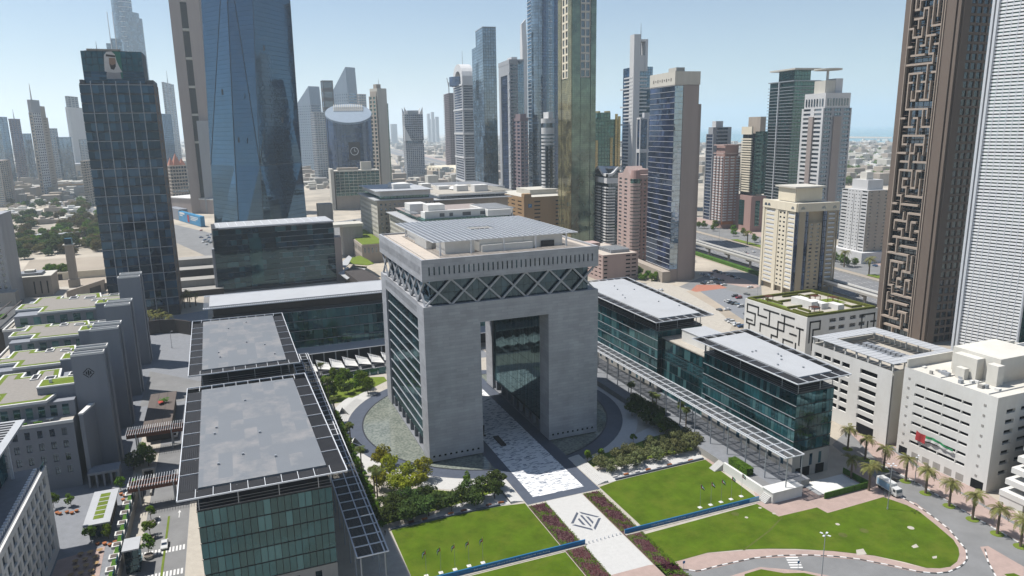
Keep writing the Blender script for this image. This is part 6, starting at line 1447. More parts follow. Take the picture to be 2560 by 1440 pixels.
# orange car park
T = thing('orange_car_park', 'orange car park with dark slots between the hotel and the round white tower', 'building', (265,530,0))
X0, X1, Y0, Y1, H = 236, 292, 478, 575, 41
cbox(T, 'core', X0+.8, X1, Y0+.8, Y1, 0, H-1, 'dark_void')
so = [(12,19),(37,45),(47.5,49.5),(51,53)]; fz = floors(5, 8, 4.1, .35, .7)
grid_wall('front_wall', T, (X0,Y0), (X1,Y0), 0, H, so, fz, .6, MT['orange_wall']); back_sheet('openings', T, (X0,Y0), (X1,Y0), 0, H, .55, MT['dark_void'])
so = even(Y1-Y0, 5, .6, 3); grid_wall('side_wall', T, (X0,Y1), (X0,Y0), 0, H, so, fz, .6, MT['orange_wall']); back_sheet('openings', T, (X0,Y1), (X0,Y0), 0, H, .55, MT['dark_void'])
cbox(T, 'roof_deck', X0+.7, X1, Y0+.7, Y1, H-1, H-.4, 'stone_cream'); cbox(T, 'roof_box', X0+20, X1-2, Y0+30, Y0+70, H-.4, H+5, 'stone_cream'); cbox(T, 'stair_house', X0+.9, X0+9, Y0+.9, Y0+9, H-.4, H+3.5, 'orange_wall'); cbox(T, 'roof_beam', X0+44, X1+26, Y0+10, Y0+13, H+3, H+5, 'stone_beige')
for x in (X0+45, X0+55): cbox(T, 'beam_post', x, x+1, Y0+10.5, Y0+12, H-.4, H+3, 'stone_beige')
b = MB(); b.box(X0+5, X0+9, Y0-.12, Y0-.01, H-11, H-7); b.build('parking_sign', MT['banner_blue'], T)
def text(name, body, size, loc, rot, m, parent, ext=.01):
    cu = bpy.data.curves.new(name, 'FONT'); cu.body = body; cu.size = size; cu.extrude = ext; cu.align_x = 'CENTER'; cu.align_y = 'CENTER'; cu.resolution_u = 1
    o = bpy.data.objects.new(name, cu); dg = None; COL.objects.link(o); bpy.context.view_layer.update()
    me = bpy.data.meshes.new_from_object(o.evaluated_get(bpy.context.evaluated_depsgraph_get())); bpy.data.objects.remove(o)
    me.materials.clear(); me.materials.append(m); og = origin(parent)
    q = put(name, me, parent, Vector(loc)-og); q.rotation_euler = rot; q['kind'] = 'stuff'; return q
text('lettering', 'P', 3.4, (X0+7, Y0-.15, H-9), (R(90),0,0), MT['white_paint'], T)
# long vaulted metro-side hall and low roofs in the middle distance
T = thing('vaulted_mall', 'long low hall with rows of sandy barrel vaults in the middle distance', 'building', (*pxy(1120,440), 0))
c_ = pix(1090, 440); ex = HE1; n = 9
for k in range(9):
    p = (c_.x+HE2[0]*0+HE1[0]*-k*22+k*6, c_.y+HE1[1]*-k*22)
    MB().tube((p[0]-20,p[1],16),(p[0]+70,p[1]-6,16), 10, n=12).build('vault', MT['cream_tower'], T)
MB().box(c_.x-25, c_.x+120, c_.y-190, c_.y+20, 0, 16).build('hall', MT['stone_beige'], T)

# ================================================================ buildings left of the plaza
def village_block(label, x0, x1, y0, y1, zt, fin_y, fin_h, wins, emblem=False, fx=(-108.2,-98.6)):
    T = thing('village_block', label, 'building', ((x0+x1)/2, (y0+y1)/2, 0))
    cbox(T, 'core', x0+.5, x1-.5, y0+.5, y1, 0, zt-6.6, 'grey_wall')
    nx, nz = wins; L = x1-x0
    so = even(L, nx, .42, 1.2); fz = floors(4.2, nz, (zt-7-4.2)/nz, .2, .78)
    grid_wall('front_wall', T, (x0,y0), (x1,y0), 0, zt-6.5, so, fz, .45, MT['grey_wall']); panes(T, (x0,y0), (x1,y0), so, fz, .4, MT['p_win'], 'window', 'cross', MT['dark_metal'])
    cbox(T, 'side_wall', x0, x0+.49, y0+.02, y1, 0, zt-6.5, 'grey_wall')
    for r_ in (rect(x0-.3,x1,y0-.3,y0+.3), rect(x0-.3,x0+.3,y0+.31,y1)): MB().prism(r_, zt-6.49, zt-5.5).build('terrace_coping', MT['white_wall'], T)
    cbox(T, 'terrace', x0+.5, x1-.5, y0+.5, y1, zt-6.59, zt-6.3, 'pave_cream')
    px0, px1, py0, py1 = x0+3.5, x1-.2, y0+6.5, y1-1
    cbox(T, 'penthouse', px0, px1, py0, py1, zt-6.3, zt-1.2, 'grey_wall')
    panes(T, (px0,py0), (px1,py0), even(px1-px0, 8, .55, 1), [(zt-5.9, zt-2.2)], -.02, MT['glass_teal'], 'terrace_door')
    w_, h_ = px1-px0+1.6, py1-py0+2.6
    out = [(0,.30),(.24,.30),(.24,0),(.76,0),(.83,.24),(1,.24),(1,.70),(.74,.70),(.70,1),(.46,1),(.46,.84),(.34,.84),(.34,1),(.10,1),(.10,.64),(0,.64)]
    P = [(px0-1.4+a*w_, py0-1.8+c*h_) for a, c in out]
    rs = MB().prism(P, zt-1.2, zt-.6).build('roof_slab', MT['grey_wall'], T); MB().prism(inset(P,.06), zt-.6, zt+.25).build('roof_coping', MT['white_wall'], rs)
    MB().prism(inset(P,.75), zt+.251, zt+.3).build('roof_turf', MT['turf'], rs); MB().prism(inset(P,2.3), zt+.301, zt+.34).build('roof_deck', MT['roof_gravel'], rs)
    for k, (a, c, ww, hh) in enumerate(((.55,.55,.11,.12),(.40,.62,.08,.16),(.64,.36,.14,.08),(.78,.62,.1,.12))):
        cx, cy = px0+a*w_, py0+c*h_
        for r_ in (rect(cx,cx+ww*w_,cy,cy+.4), rect(cx,cx+ww*w_,cy+hh*h_-.4,cy+hh*h_), rect(cx,cx+.4,cy+.41,cy+hh*h_-.41), rect(cx+ww*w_-.4,cx+ww*w_,cy+.41,cy+hh*h_-.41)):
            MB().prism(r_, zt+.3, zt+.75).build('skylight_kerb', MT['white_wall'], T)
        cbox(T, 'skylight', cx+.41, cx+ww*w_-.41, cy+.41, cy+hh*h_-.41, zt+.3, zt+.42, 'louver_dark')
    # turfed lift head beside the fin
    lx0, lx1, ly0, ly1 = x1-11, fx[0]+.1, fin_y+2.0, fin_y+10
    cbox(T, 'lift_head', lx0, lx1, ly0, ly1, zt-6, zt+2.6, 'grey_wall'); cbox(T, 'lift_coping', lx0-.1, lx1, ly0-.1, ly1+.1, zt+2.6, zt+3.1, 'white_wall'); cbox(T, 'lift_turf', lx0+.5, lx1-.2, ly0+.5, ly1-.5, zt+3.1, zt+3.16, 'turf')
    cbox(T, 'roof_vent', lx0+3, lx0+3.8, ly0+3, ly0+3.8, zt+3.16, zt+4.4, 'white_wall')
    for k in range(5):
        u = x0+5+k*(x1-x0-12)/5; cbox(T, 'terrace_planter', u, u+2.4, y0+1.2, y0+2.0, zt-6.3, zt-5.4, 'hedge')
        cbox(T, 'terrace_table', u+3, u+5, y0+3.2, y0+4.4, zt-5.7, zt-5.55, 'white_wall'); cbox(T, 'table_leg', u+3.8, u+4.2, y0+3.6, y0+4, zt-6.3, zt-5.7, 'white_wall')
    # twin-blade fin
    for k, (fy, dep) in enumerate(((fin_y, 3.2), (fin_y+4.2, 3.6))):
        o = .5*k; fbl = cbox(T, 'fin_blade', fx[0]+o, fx[1]+o, fy, fy+dep, 0, fin_h+k*.8, 'grey_wall')
        for r_ in (rect(fx[0]+o,fx[1]+o,fy,fy+.3), rect(fx[0]+o,fx[1]+o,fy+dep-.3,fy+dep), rect(fx[0]+o,fx[0]+o+.3,fy+.31,fy+dep-.31), rect(fx[1]+o-.3,fx[1]+o,fy+.31,fy+dep-.31)): MB().prism(r_, fin_h+k*.8, fin_h+k*.8+.7).build('fin_coping', MT['white_wall'], fbl)
    cbox(T, 'fin_core', fx[0]+.6, fx[1]-.5, fin_y+3.21, fin_y+4.19, 0, fin_h-1.5, 'dark_metal')
    if emblem:
        cx, cz = (fx[0]+fx[1])/2-.3, fin_h-6; b = MB()
        dpt = [(-1.9,0),(0,1.9),(1.9,0),(0,-1.9)]
        for i in range(4):
            a, c = dpt[i], dpt[(i+1) % 4]; a2, c2 = lerp2(a,c,.08), lerp2(a,c,.92); k1 = .8
            b.face([(cx+a2[0],fin_y-.04,cz+a2[1]),(cx+c2[0],fin_y-.04,cz+c2[1]),(cx+c2[0]*k1,fin_y-.04,cz+c2[1]*k1),(cx+a2[0]*k1,fin_y-.04,cz+a2[1]*k1)])
        for k in (-1,0,1): b.face([(cx+k*.6-.2,fin_y-.04,cz-.9+abs(k)*.4),(cx+k*.6+.2,fin_y-.04,cz-.9+abs(k)*.4),(cx+k*.6+.2,fin_y-.04,cz+.9-abs(k)*.4),(cx+k*.6-.2,fin_y-.04,cz+.9-abs(k)*.4)])
        b.build('fin_emblem', MT['louver_dark'], T)
    return T
village_block('farthest of four green-roofed blocks with grey fins, next to the dark tower', -158, -108.3, 165, 207, 29.5, 163, 44, (10,4))
village_block('second green-roofed block from the dark tower, with its grey fin', -150, -108.3, 119, 150, 28, 116, 40.5, (9,4))
village_block('third green-roofed block from the dark tower, with its grey fin', -147, -108.3, 80, 110, 27, 77, 40, (9,4))
village_block('nearest green-roofed block, its grey fin bearing a diamond emblem', -141, -108.3, 31, 72, 28.5, 40, 41, (9,4), True)
# slim low fin and canopy at the foot of the nearest block
T = thing('stub_fin', 'short slanting grey wall fin before the nearest green-roofed block', 'wall', (-105.5,33,0))
MB().prism([(-106.6,31),(-105.4,31),(-103.4,39.5),(-104.8,39.5)], 0, 24).build('fin_wall', MT['grey_wall'], T); MB().prism([(-106.7,30.8),(-105.3,30.8),(-103.2,39.7),(-104.9,39.7)], 24, 24.6).build('coping', MT['white_wall'], T)
T = thing('entrance_canopy', 'grey entrance canopy with dark openings at the foot of the emblem fin', 'canopy', (-101,31,0))
cbox(T, 'canopy_roof', -106, -97, 27, 33, 4.4, 5.2, 'grey_wall')
for k in range(5): cbox(T, 'canopy_pier', -106+k*2.1, -105.4+k*2.1, 27.2, 32.8, 0, 4.4, 'grey_wall')
# bottom-left office building with staggered windows
T = thing('lattice_office', 'pale office building with staggered diagonal windows at the lower left corner', 'building', (-128,-45,0))
X0, X1, Y0, Y1, H = -150, -108, -95, -9, 24.5
cbox(T, 'core', X0, X1-.8, Y0, Y1, 0, H, 'grey_wall')
L = Y1-Y0; nz = 6; fhh = (H-3)/nz
b_w = MB()
for j in range(nz):
    z0_, z1_ = 2.2+fhh*j, 2.2+fhh*(j+1)
    off = (j % 2)*2.1
    so = [(a+off, a+2.9+off) for a in [1.2+4.3*i for i in range(19)] if a+2.9+off < L-.6]
    grid_wall('lattice_wall', T, (X1,Y0), (X1,Y1), z0_, z1_, so, [(z0_+.5, z1_-.35)], .55, MT['white_wall'])
    panes(T, (X1,Y0), (X1,Y1), so, [(z0_+.5, z1_-.35)], .5, MT['p_win'], 'window', 'split', MT['dark_metal'])
cbox(T, 'wall_base', X1-.5, X1, Y0, Y1, 0, 2.19, 'white_wall'); cbox(T, 'end_wall', X1-.79, X1-.01, Y1-.3, Y1+.2, 0, H+.3, 'white_wall')
cbox(T, 'parapet', X1-.5, X1, Y0, Y1-.31, 2.21+fhh*nz, H+.6, 'white_wall'); cbox(T, 'terrace', X0, X1-.81, Y0, Y1-.3, H, H+.2, 'pave_grey')
cbox(T, 'upper_core', X0, -116, Y0, -12, H+.2, 33, 'grey_wall'); panes(T, (-115.9,Y0), (-115.9,-12), even(L-3, 40, .94), [(H+.4,H+4.3),(H+4.4,32.8)], -.02, MT['glass_teal'], 'glass_pane')
cbox(T, 'roof_wing', X0, -113.6, Y0, 1.5, 34.6, 35.2, 'roof_white')
for k in range(9): cbox(T, 'roof_grille', -119.5, -115.6, -16+k*1.9, -15+k*1.9, 35.21, 35.3, 'louver_dark')
for y in (-14, -30, -50): cbox(T, 'roof_column', -114.8, -114.2, y, y+.6, H+.2, 34.6, 'white_metal')
cbox(T, 'glass_rail', -108.5, -108.4, -13, Y1, H+.6, H+1.7, 'glass_teal')
for k in range(26): cbox(T, 'roof_chair', -110.4, -109.6, -12-k*1.5, -11.2-k*1.5, H+.2, H+1.0, 'white_metal')
# garden pavilion
T = thing('garden_pavilion', 'small pavilion with white roof and six turf squares in the lower left plaza', 'pavilion', (-98.7,2,0))
cbox(T, 'walls', -101, -96.2, -7.2, 11.6, 0, 4.6, 'concrete'); panes(T, (-101,-7.2), (-96.2,-7.2), even(4.8,3,.85), [(.2,4.0)], -.02, MT['glass_teal'], 'glass_pane'); panes(T, (-96.2,-7.2), (-96.2,11.6), even(18.8,7,.7), [(.2,4.0)], -.02, MT['brown_dark'], 'timber_panel')
cbox(T, 'roof', -102, -95.3, -8.4, 12.8, 4.6, 5.1, 'roof_white')
for k in range(6): cbox(T, 'turf_square', -99.9, -97.3, -5.4+k*2.75, -3.2+k*2.75, 5.101, 5.16, 'turf')
# flat brown roof building
T = thing('brown_roof_house', 'low building with flat brown roof and a red flower planter on top', 'building', (-88,77,0))
cbox(T, 'walls', -92, -83.6, 59.5, 96, 0, 5.2, 'brown_dark'); mat('roof_brown', (.135,.11,.098), .9, .12, .6); cbox(T, 'roof', -92.8, -83, 58, 97, 5.2, 5.9, 'roof_brown'); panes(T, (-92,59.5), (-83.6,59.5), even(8.4,5,.7,1), [(3.2,4.6)], -.02, MT['glass_teal'], 'window')
for x in (-89.6,-86.4): cbox(T, 'roof_seam', x, x+.08, 58.1, 96.9, 5.901, 5.96, 'dark_metal')
T = thing('roof_planter', 'round planter with red flowers and leaves on the flat brown roof', 'planter', (-87.8,83,5.9))
MB().tube((-87.8,83,5.9),(-87.8,83,6.5), 1.0, 1.2, 12).build('pot', MT['brown_dark'], T)
mat('flower_red', (.60,.05,.03), .7, .2, 3)
rr_ = random.Random(3); b = MB(); b2 = MB()
for k in range(90):
    a, r_ = rr_.random()*6.28, rr_.random()*1.2; c = Vector((-87.8-.5+r_*math.cos(a)*.8, 83-.6+r_*math.sin(a), 6.6+rr_.random()*.6)); b.face([c, c+Vector((.35,0,.1)), c+Vector((.3,.35,.15)), c+Vector((0,.3,.1))])
    c = Vector((-87.8+.6+r_*math.cos(a)*1.6, 83+.9+r_*math.sin(a)*1.2, 6.5+rr_.random()*1.2)); b2.face([c, c+Vector((.5,0,.1)), c+Vector((.4,.5,.2)), c+Vector((0,.4,.1))])
b.build('red_flowers', MT['flower_red'], T, kind='stuff'); b2.build('leaves', MT['hedge'], T, kind='stuff')
# timber pergola bridges across the street
for lbl, y, x0, x1 in (('brown timber pergola bridge spanning the street beside the farther grey roof', 52, -97, -72), ('brown timber pergola bridge spanning the street beside the near grey roof', 8, -92, -71)):
    T = thing('pergola_bridge', lbl, 'bridge', ((x0+x1)/2, y, 0)); 
    cbox(T, 'walkway', x0, x1, y-1.6, y+1.6, 6.0, 6.4, 'timber')
    for s_ in (-2.0, 2.0): cbox(T, 'side_beam', x0, x1, y+s_-.2, y+s_+.2, 6.0, 7.6, 'timber')
    n = int((x1-x0)/.75)
    for k in range(n): cbox(T, 'slat', x0+k*.75, x0+k*.75+.10, y-4.2, y+4.2, 8.0, 8.12, 'white_metal')
    for x in (x0+3, (x0+x1)/2+2, x1-4):
        for s_ in (-2.2, 2.2): cbox(T, 'post', x-.2, x+.2, y+s_-.2, y+s_+.2, 0, 7.99, 'grey_metal')
# lift kiosk and stepped planters beside the street
T = thing('lift_kiosk', 'glass lift kiosk with white roof beside the lower left street', 'kiosk', (-87.8,-27,0))
cbox(T, 'frame', -89.4, -86.2, -29.8, -24.2, 0, 6.6, 'dark_metal'); panes(T, (-89.4,-29.8), (-86.2,-29.8), even(3.2,2,.92), [(.2,2.1),(2.3,4.2),(4.4,6.4)], -.02, MT['glass_deep'], 'glass_pane'); panes(T, (-86.2,-29.8), (-86.2,-24.2), even(5.6,3,.92), [(.2,2.1),(2.3,4.2),(4.4,6.4)], -.02, MT['glass_deep'], 'glass_pane'); cbox(T, 'roof', -89.8, -85.8, -30.2, -23.8, 6.6, 7.0, 'roof_white')
T = thing('planter_wall', 'stepped concrete planter wall with green pockets between plaza and street', 'wall', (-91.5,-5,0))
cbox(T, 'wall', -92.0, -90.6, -42, 20, 0, 3.6, 'concrete')
for k in range(10):
    y = -40+k*6; cbox(T, 'planter_box', -93.4, -91, y, y+2.4, 3.6, 4.4, 'white_wall'); cbox(T, 'planter_soil', -93.0, -91.4, y+.4, y+2, 4.4, 4.5, 'roof_brown'); cbox(T, 'shrub_pocket', -92.4, -91.1, y+2.6, y+5.8, 3.6, 4.3, 'hedge'); cbox(T, 'glass_panel', -91.2, -91.0, y+2.5, y+5.9, 4.3, 5.4, 'glass_teal')
T = thing('garage_ramp', 'sunken garage entrance with low walls beside the left street', 'ramp', (-88.5,20,0))
for r_, z in ((rect(-90.6,-90.1,14,28),1.1),(rect(-87.3,-86.8,14,28),1.1),(rect(-90.6,-86.8,28.01,28.6),3.2)): MB().prism(r_, 0, z).build('ramp_wall', MT['concrete'], T)
cbox(T, 'ramp_floor', -90.05, -87.35, 14.2, 28, .031, .05, 'asphalt_dark'); cbox(T, 'ramp_mouth', -90, -87.4, 27.7, 28, .1, 2.4, 'dark_void')
# pink cafe terrace with round tables
zsheet('cafe_terrace', [(-107.5,-15),(-96.5,-12.5),(-95.5,-40),(-107.5,-48)], 0.05, 'pave_pink')
rr_ = random.Random(5); mat('table_top', (.35,.22,.09), .6, .1, 3, rnd=.2)
tm = MB().tube((0,0,.70),(0,0,.76), .75, n=14).mesh('table_top', MT['table_top']); lm = MB().tube((0,0,0),(0,0,.70), .07, n=6).mesh('table_leg', MT['dark_metal'])
for i in range(6):
    for j in range(3):
        x, y = -97.4-j*2.3-(i % 2)*.7, -15.2-i*3.3
        T = thing('cafe_table', 'round brown table on the pink cafe terrace', 'table', (x,y,.05), 'tables on the pink terrace'); put('table_top', tm, T); put('table_leg', lm, T)
# stage pavilion cluster right of the dark mid-rise
T = thing('curved_pavilion', 'dark pavilion with lime green curved roof below the dark mid-rise', 'pavilion', (*pxy(905,690,6), 0))
c_ = pix(915, 700, 6)
MB().prism([pxy(862,690,6),pxy(880,680,6),pxy(905,684,6),pxy(938,700,6),pxy(952,712,6),pxy(900,720,6)], 0, 10).build('hull', MT['brown_dark'], T)
MB().prism([pxy(872,660,10),pxy(880,645,10),pxy(900,640,10),pxy(920,650,10),pxy(935,660,10),pxy(918,664,10)], 10, 10.4).build('lime_roof', MT['turf'], T)
for q4 in ([(850,662),(872,640),(884,648),(862,672)],[(846,684),(870,668),(886,690),(868,700)],[(880,665),(918,668),(900,690),(884,684)]): MB().prism([pxy(*p,7) for p in q4], 7, 7.6).build('white_roof', MT['roof_white'], T)
T = thing('concrete_portal', 'pale concrete portal frame right of the dark mid-rise', 'building', (*pxy(865,640), 0))
p = pix(872, 640); cbox(T, 'leg', p.x-4, p.x+14, p.y, p.y+18, 0, 27, 'concrete'); cbox(T, 'beam', p.x-24, p.x+15, p.y-1, p.y+19, 27, 29.5, 'stone_cream'); cbox(T, 'tower_block', p.x-16, p.x-2, p.y+70, p.y+84, 0, 42, 'concrete')
# white tents in front of the rear block
for k in range(13):
    x = -27+k*6.2; 
    T = thing('shade_tent', 'white double shade tent before the rear glass block, '+'first second third fourth fifth sixth seventh eighth ninth tenth eleventh twelfth thirteenth'.split()[k]+' from the left', 'tent', (x,110,0), 'white shade tents')
    for dy, nm in ((0,'front_sail'),(5.5,'rear_sail')):
        b = MB(); A, B_, C_, D_ = (x-2.9,106+dy,4.4), (x+2.9,106+dy,3.2), (x+2.9,111+dy,3.4), (x-2.9,111+dy,5.6)
        b.face([A,B_,C_]); b.face([A,C_,D_]); b.build(nm, MT['tent'], T)
    MB().tube((x-2.95,108,0),(x-2.95,108,7.5), .12, n=6).build('mast', MT['white_metal'], T); MB().bar((x-2.95,106,4.5),(x-2.95,116.5,5.7), .12).build('spar', MT['white_metal'], T)
zsheet('cafe_deck', rect(-31, 60, 103, 118), 0.03, 'pave_grey')
T = thing('green_glass_rail', 'low green glass balustrade below the white tents', 'balustrade', (-8,100,0))
for k in range(9): cbox(T, 'glass_panel', -24+k*3.8, -20.4+k*3.8, 100, 100.2, 0.1, 3.0, 'glass_teal')
cbox(T, 'base', -24, 10, 99.6, 100.6, 0, .12, 'pave_white')
# terrace of the right-hand block, stairs, gate house and fences
zsheet('terrace_top', rect(88.5, 106, -63, 104), 2.4, 'pave_grey')
T = thing('terrace_wall', 'pale retaining wall with planter pool at the end of the right colonnade', 'wall', (96,-60,0))
cbox(T, 'terrace_block', 88.5, 106, -62.9, 103, 0, 2.39, 'concrete'); cbox(T, 'end_wall', 87.6, 99, -67.2, -63, 0, 3.3, 'white_wall'); cbox(T, 'side_wall', 87.6, 88.4, -62.9, -44, 0, 3.0, 'white_wall'); cbox(T, 'coping', 87.4, 99.2, -67.4, -62.8, 3.3, 3.6, 'white_wall'); cbox(T, 'ramp_slab', 88.5, 92.2, -62.8, -47, 2.41, 2.5, 'asphalt')
for k in range(10): cbox(T, 'stair', 84.6+k*.4, 88.4, -43.5, -40.6, .24*k, .24*k+.24, 'pave_white')
for k in range(7): cbox(T, 'stair', 85.5+k*.35, 88.5, -66.5, -63.3, .34*k, .34*k+.34, 'pave_white') if k < 6 else None
T = thing('gate_house_court', 'small white-paved service court with dark green fence by the near green block', 'court', (116,-69,0))
cbox(T, 'court_slab', 104, 121, -69, -61.5, .05, .25, 'white_wall')
for k in range(6): cbox(T, 'fence_panel', 104+k*3, 106.8+k*3, -71.3, -71.0, 0, 2.0, 'hedge')
for k in range(4): cbox(T, 'fence_panel', 122, 122.3, -71+k*2.6, -68.6+k*2.6, 0, 2.0, 'hedge')
panes(T, (103.6,-57.7), (121,-57.7), [(1.6,7.4),(10,13.4)], [(.2,3.4)], .15, MT['dark_void'], 'service_door')
# far-left things: minaret, mosque, walls, edge tower
p = pix(186, 718); T = thing('minaret', 'square beige minaret with a dark glass top beside the sand lot', 'tower', (p.x,p.y,0))
cbox(T, 'shaft', p.x-2.6, p.x+2.6, p.y, p.y+5, 0, 32, 'stone_beige'); cbox(T, 'ledge', p.x-3.6, p.x+3.6, p.y-1, p.y+6, 32, 32.6, 'stone_cream'); cbox(T, 'lantern', p.x-2.4, p.x+2.4, p.y+.1, p.y+4.9, 32.6, 37, 'glass_deep'); cbox(T, 'base', p.x-3.4, p.x+3.4, p.y-.8, p.y+5.8, 0, 6, 'stone_beige')
p = pix(85, 742); T = thing('prayer_hall', 'low beige hall with raised flat roof and slit windows left of the minaret', 'building', (p.x,p.y,0))
cbox(T, 'hall', p.x-20, p.x+12, p.y, p.y+22, 0, 14, 'stone_beige'); cbox(T, 'roof', p.x-20.5, p.x+12.5, p.y-.5, p.y+22.5, 14, 14.6, 'stone_cream'); cbox(T, 'roof_drum', p.x-10, p.x+6, p.y+4, p.y+16, 14.6, 16.4, 'grey_wall'); cbox(T, 'roof_cap', p.x-5, p.x+1, p.y+7, p.y+13, 16.4, 18, 'stone_cream')
panes(T, (p.x-20,p.y), (p.x+12,p.y), [(21,21.8),(25,25.8),(29,29.8)], [(2,11)], -.02, MT['dark_void'], 'slit_window')
p2 = pix(150, 700); T = thing('court_wall', 'long beige court wall with arched doorways behind the minaret', 'wall', (p2.x,p2.y,0))
cbox(T, 'wall', p2.x-22, p2.x+62, p2.y, p2.y+1, 0, 6, 'cream_tower')
for k in range(2): cbox(T, 'doorway', p2.x-12+k*11, p2.x-9+k*11, p2.y-.05, p2.y-.001, 0, 4.6, 'brown_dark')
zsheet('court', [pxy(60,722),pxy(250,712),pxy(265,735),pxy(200,760),pxy(60,765)], .03, 'pave_cream')
T = thing('retaining_wall', 'sloping beige retaining wall left of the dark tower', 'wall', (*pxy(240,745), 0)); A, B_ = pxy(170,760), pxy(262,728)
b = MB(); wbox(b, A, B_, 0, wdir(A,B_)[0], 0, 9, 0, 1.2); b.build('wall', MT['stone_beige'], T); panes(T, A, B_, [(22,34),(38,46)], [(1,6)], -1.25, MT['brown_dark'], 'opening')
p = pix(36, 768); T = thing('edge_tower', 'grey gridded tower cut by the left picture edge', 'building', (p.x-20,p.y+15,0))
cbox(T, 'core', p.x-40, p.x-.8, p.y+.8, p.y+30, 0, 62, 'grey_tower'); so = even(40, 11, .45, 1); fz = floors(8, 13, 4.1, .2, .75)
grid_wall('front_wall', T, (p.x-40,p.y), (p.x,p.y), 0, 62, so, fz, .5, MT['grey_tower']); panes(T, (p.x-40,p.y), (p.x,p.y), so, fz, .45, MT['p_win']); cbox(T, 'side_wall', p.x-.79, p.x, p.y+.01, p.y+30, 0, 62, 'grey_tower'); cbox(T, 'podium', p.x-40, p.x+4, p.y-10, p.y-.1, 0, 12, 'concrete')
p = pix(62, 935); T = thing('brown_garden_block', 'dark brown slatted building with a roof garden at the left edge', 'building', (p.x-20,p.y+30,0))
cbox(T, 'hull', p.x-50, p.x-2, p.y, p.y+58, 0, 22, 'brown_dark'); cbox(T, 'roof_garden', p.x-49, p.x-3, p.y+1, p.y+57, 22, 22.3, 'asphalt_dark')
for k in range(8): cbox(T, 'roof_hedge', p.x-46+k*5.3, p.x-43.5+k*5.3, p.y+4+(k*17) % 40, p.y+12+(k*17) % 40, 22.3, 23.4, 'hedge'); cbox(T, 'roof_frame', p.x-50.3, p.x-1.7, p.y-.3, p.y+.4, 22, 23.2, 'brown_dark'); cbox(T, 'roof_frame', p.x-2.4, p.x-1.7, p.y+.41, p.y+58, 22, 23.2, 'brown_dark')
for k in range(30): cbox(T, 'slat', p.x-1.99, p.x-1.6, p.y+k*1.9, p.y+k*1.9+.5, 1, 22, 'timber')
for k in range(7): cbox(T, 'pergola_slat', p.x-40+k*5, p.x-39.2+k*5, p.y+2, p.y+56, 25, 25.3, 'brown_dark')
for x in (p.x-40, p.x-10): 
    for y in (p.y+3, p.y+54): cbox(T, 'pergola_post', x, x+.5, y, y+.5, 22.3, 25, 'brown_dark')
# flyover, mall and blue billboard wall in the left distance
T = thing('flyover', 'brown highway flyover crossing the left distance', 'bridge', (*pxy(110,472), 0)); A, B_ = pxy(-40,472,10), pxy(225,462,10)
b = MB(); wbox(b, A, B_, 0, wdir(A,B_)[0], 7, 11, -9, 9); b.build('deck', MT['stone_beige'], T)
for k in range(7):
    c_ = lerp2(A, B_, (k+.5)/7); MB().tube((*c_,0),(*c_,7), 2.5, n=8).build('pier', MT['concrete'], T)
for o in (-9.3, 9.0): b = MB(); wbox(b, A, B_, 0, wdir(A,B_)[0], 11, 12.6, o, o+.4); b.build('parapet', MT['orange_wall'], T)
T = thing('mall_hall', 'long low sandy mall with white roofs left of the dark tower', 'building', (*pxy(160,450), 0)); A, B_ = pxy(30,455), pxy(230,446)
b = MB(); L = wdir(A,B_)[0]; wbox(b, A, B_, 0, L, 0, 36, -120, 0); b.build('hall', MT['stone_beige'], T); b = MB(); wbox(b, A, B_, L*.02, L, 36, 40, -118, -4); b.build('roof', MT['roof_white'], T); b = MB(); wbox(b, A, B_, L*.05, L*.35, 40, 46, -90, -20); b.build('roof_vault', MT['stone_cream'], T); panes(T, A, B_, even(L, 12, .5, 8), [(5,22)], -.05, MT['g_slate'], 'bay_window')
T = thing('billboard_wall', 'blue advertising hoarding on a long wall before the stone slab tower', 'billboard', (*pxy(478,545), 0)); A, B_ = pxy(448,552), pxy(503,568)
mat('print_blue', (.02,.25,.48), .5, .35, .05); b = MB(); wbox(b, A, B_, 0, wdir(A,B_)[0], .5, 13, -5, 0); b.build('panel', MT['print_blue'], T)
A2 = pxy(420,545); b = MB(); wbox(b, A2, A, 0, wdir(A2,A)[0], 0, 15, -12, -1); b.build('grey_wall', MT['grey_wall'], T)
for k, (t0_, t1_, z0_, z1_, m_) in enumerate(((.06,.3,10,12.4,'white_paint'),(.06,.2,7.5,9,'white_paint'),(.42,.5,2,11,'flag_red'),(.56,.9,9.5,10.6,'white_paint'),(.56,.88,7.6,8.6,'white_paint'),(.56,.8,5.6,6.6,'white_paint'))): b = MB(); wbox(b, A, B_, wdir(A,B_)[0]*t0_, wdir(A,B_)[0]*t1_, z0_, z1_, .02, .15); b.build('print', MT[m_], T)
T = thing('low_podium', 'low grey building with white roof edge at the foot of the stone slab tower', 'building', (*pxy(480,520), 0)); A, B_ = pxy(420,528), pxy(545,536)
b = MB(); L = wdir(A,B_)[0]; wbox(b, A, B_, 0, L, 0, 20, -60, 0); b.build('hall', MT['stone_pinkgrey'], T); b = MB(); wbox(b, A, B_, -1, L+1, 20, 21.4, -61, 1); b.build('roof_edge', MT['white_wall'], T)
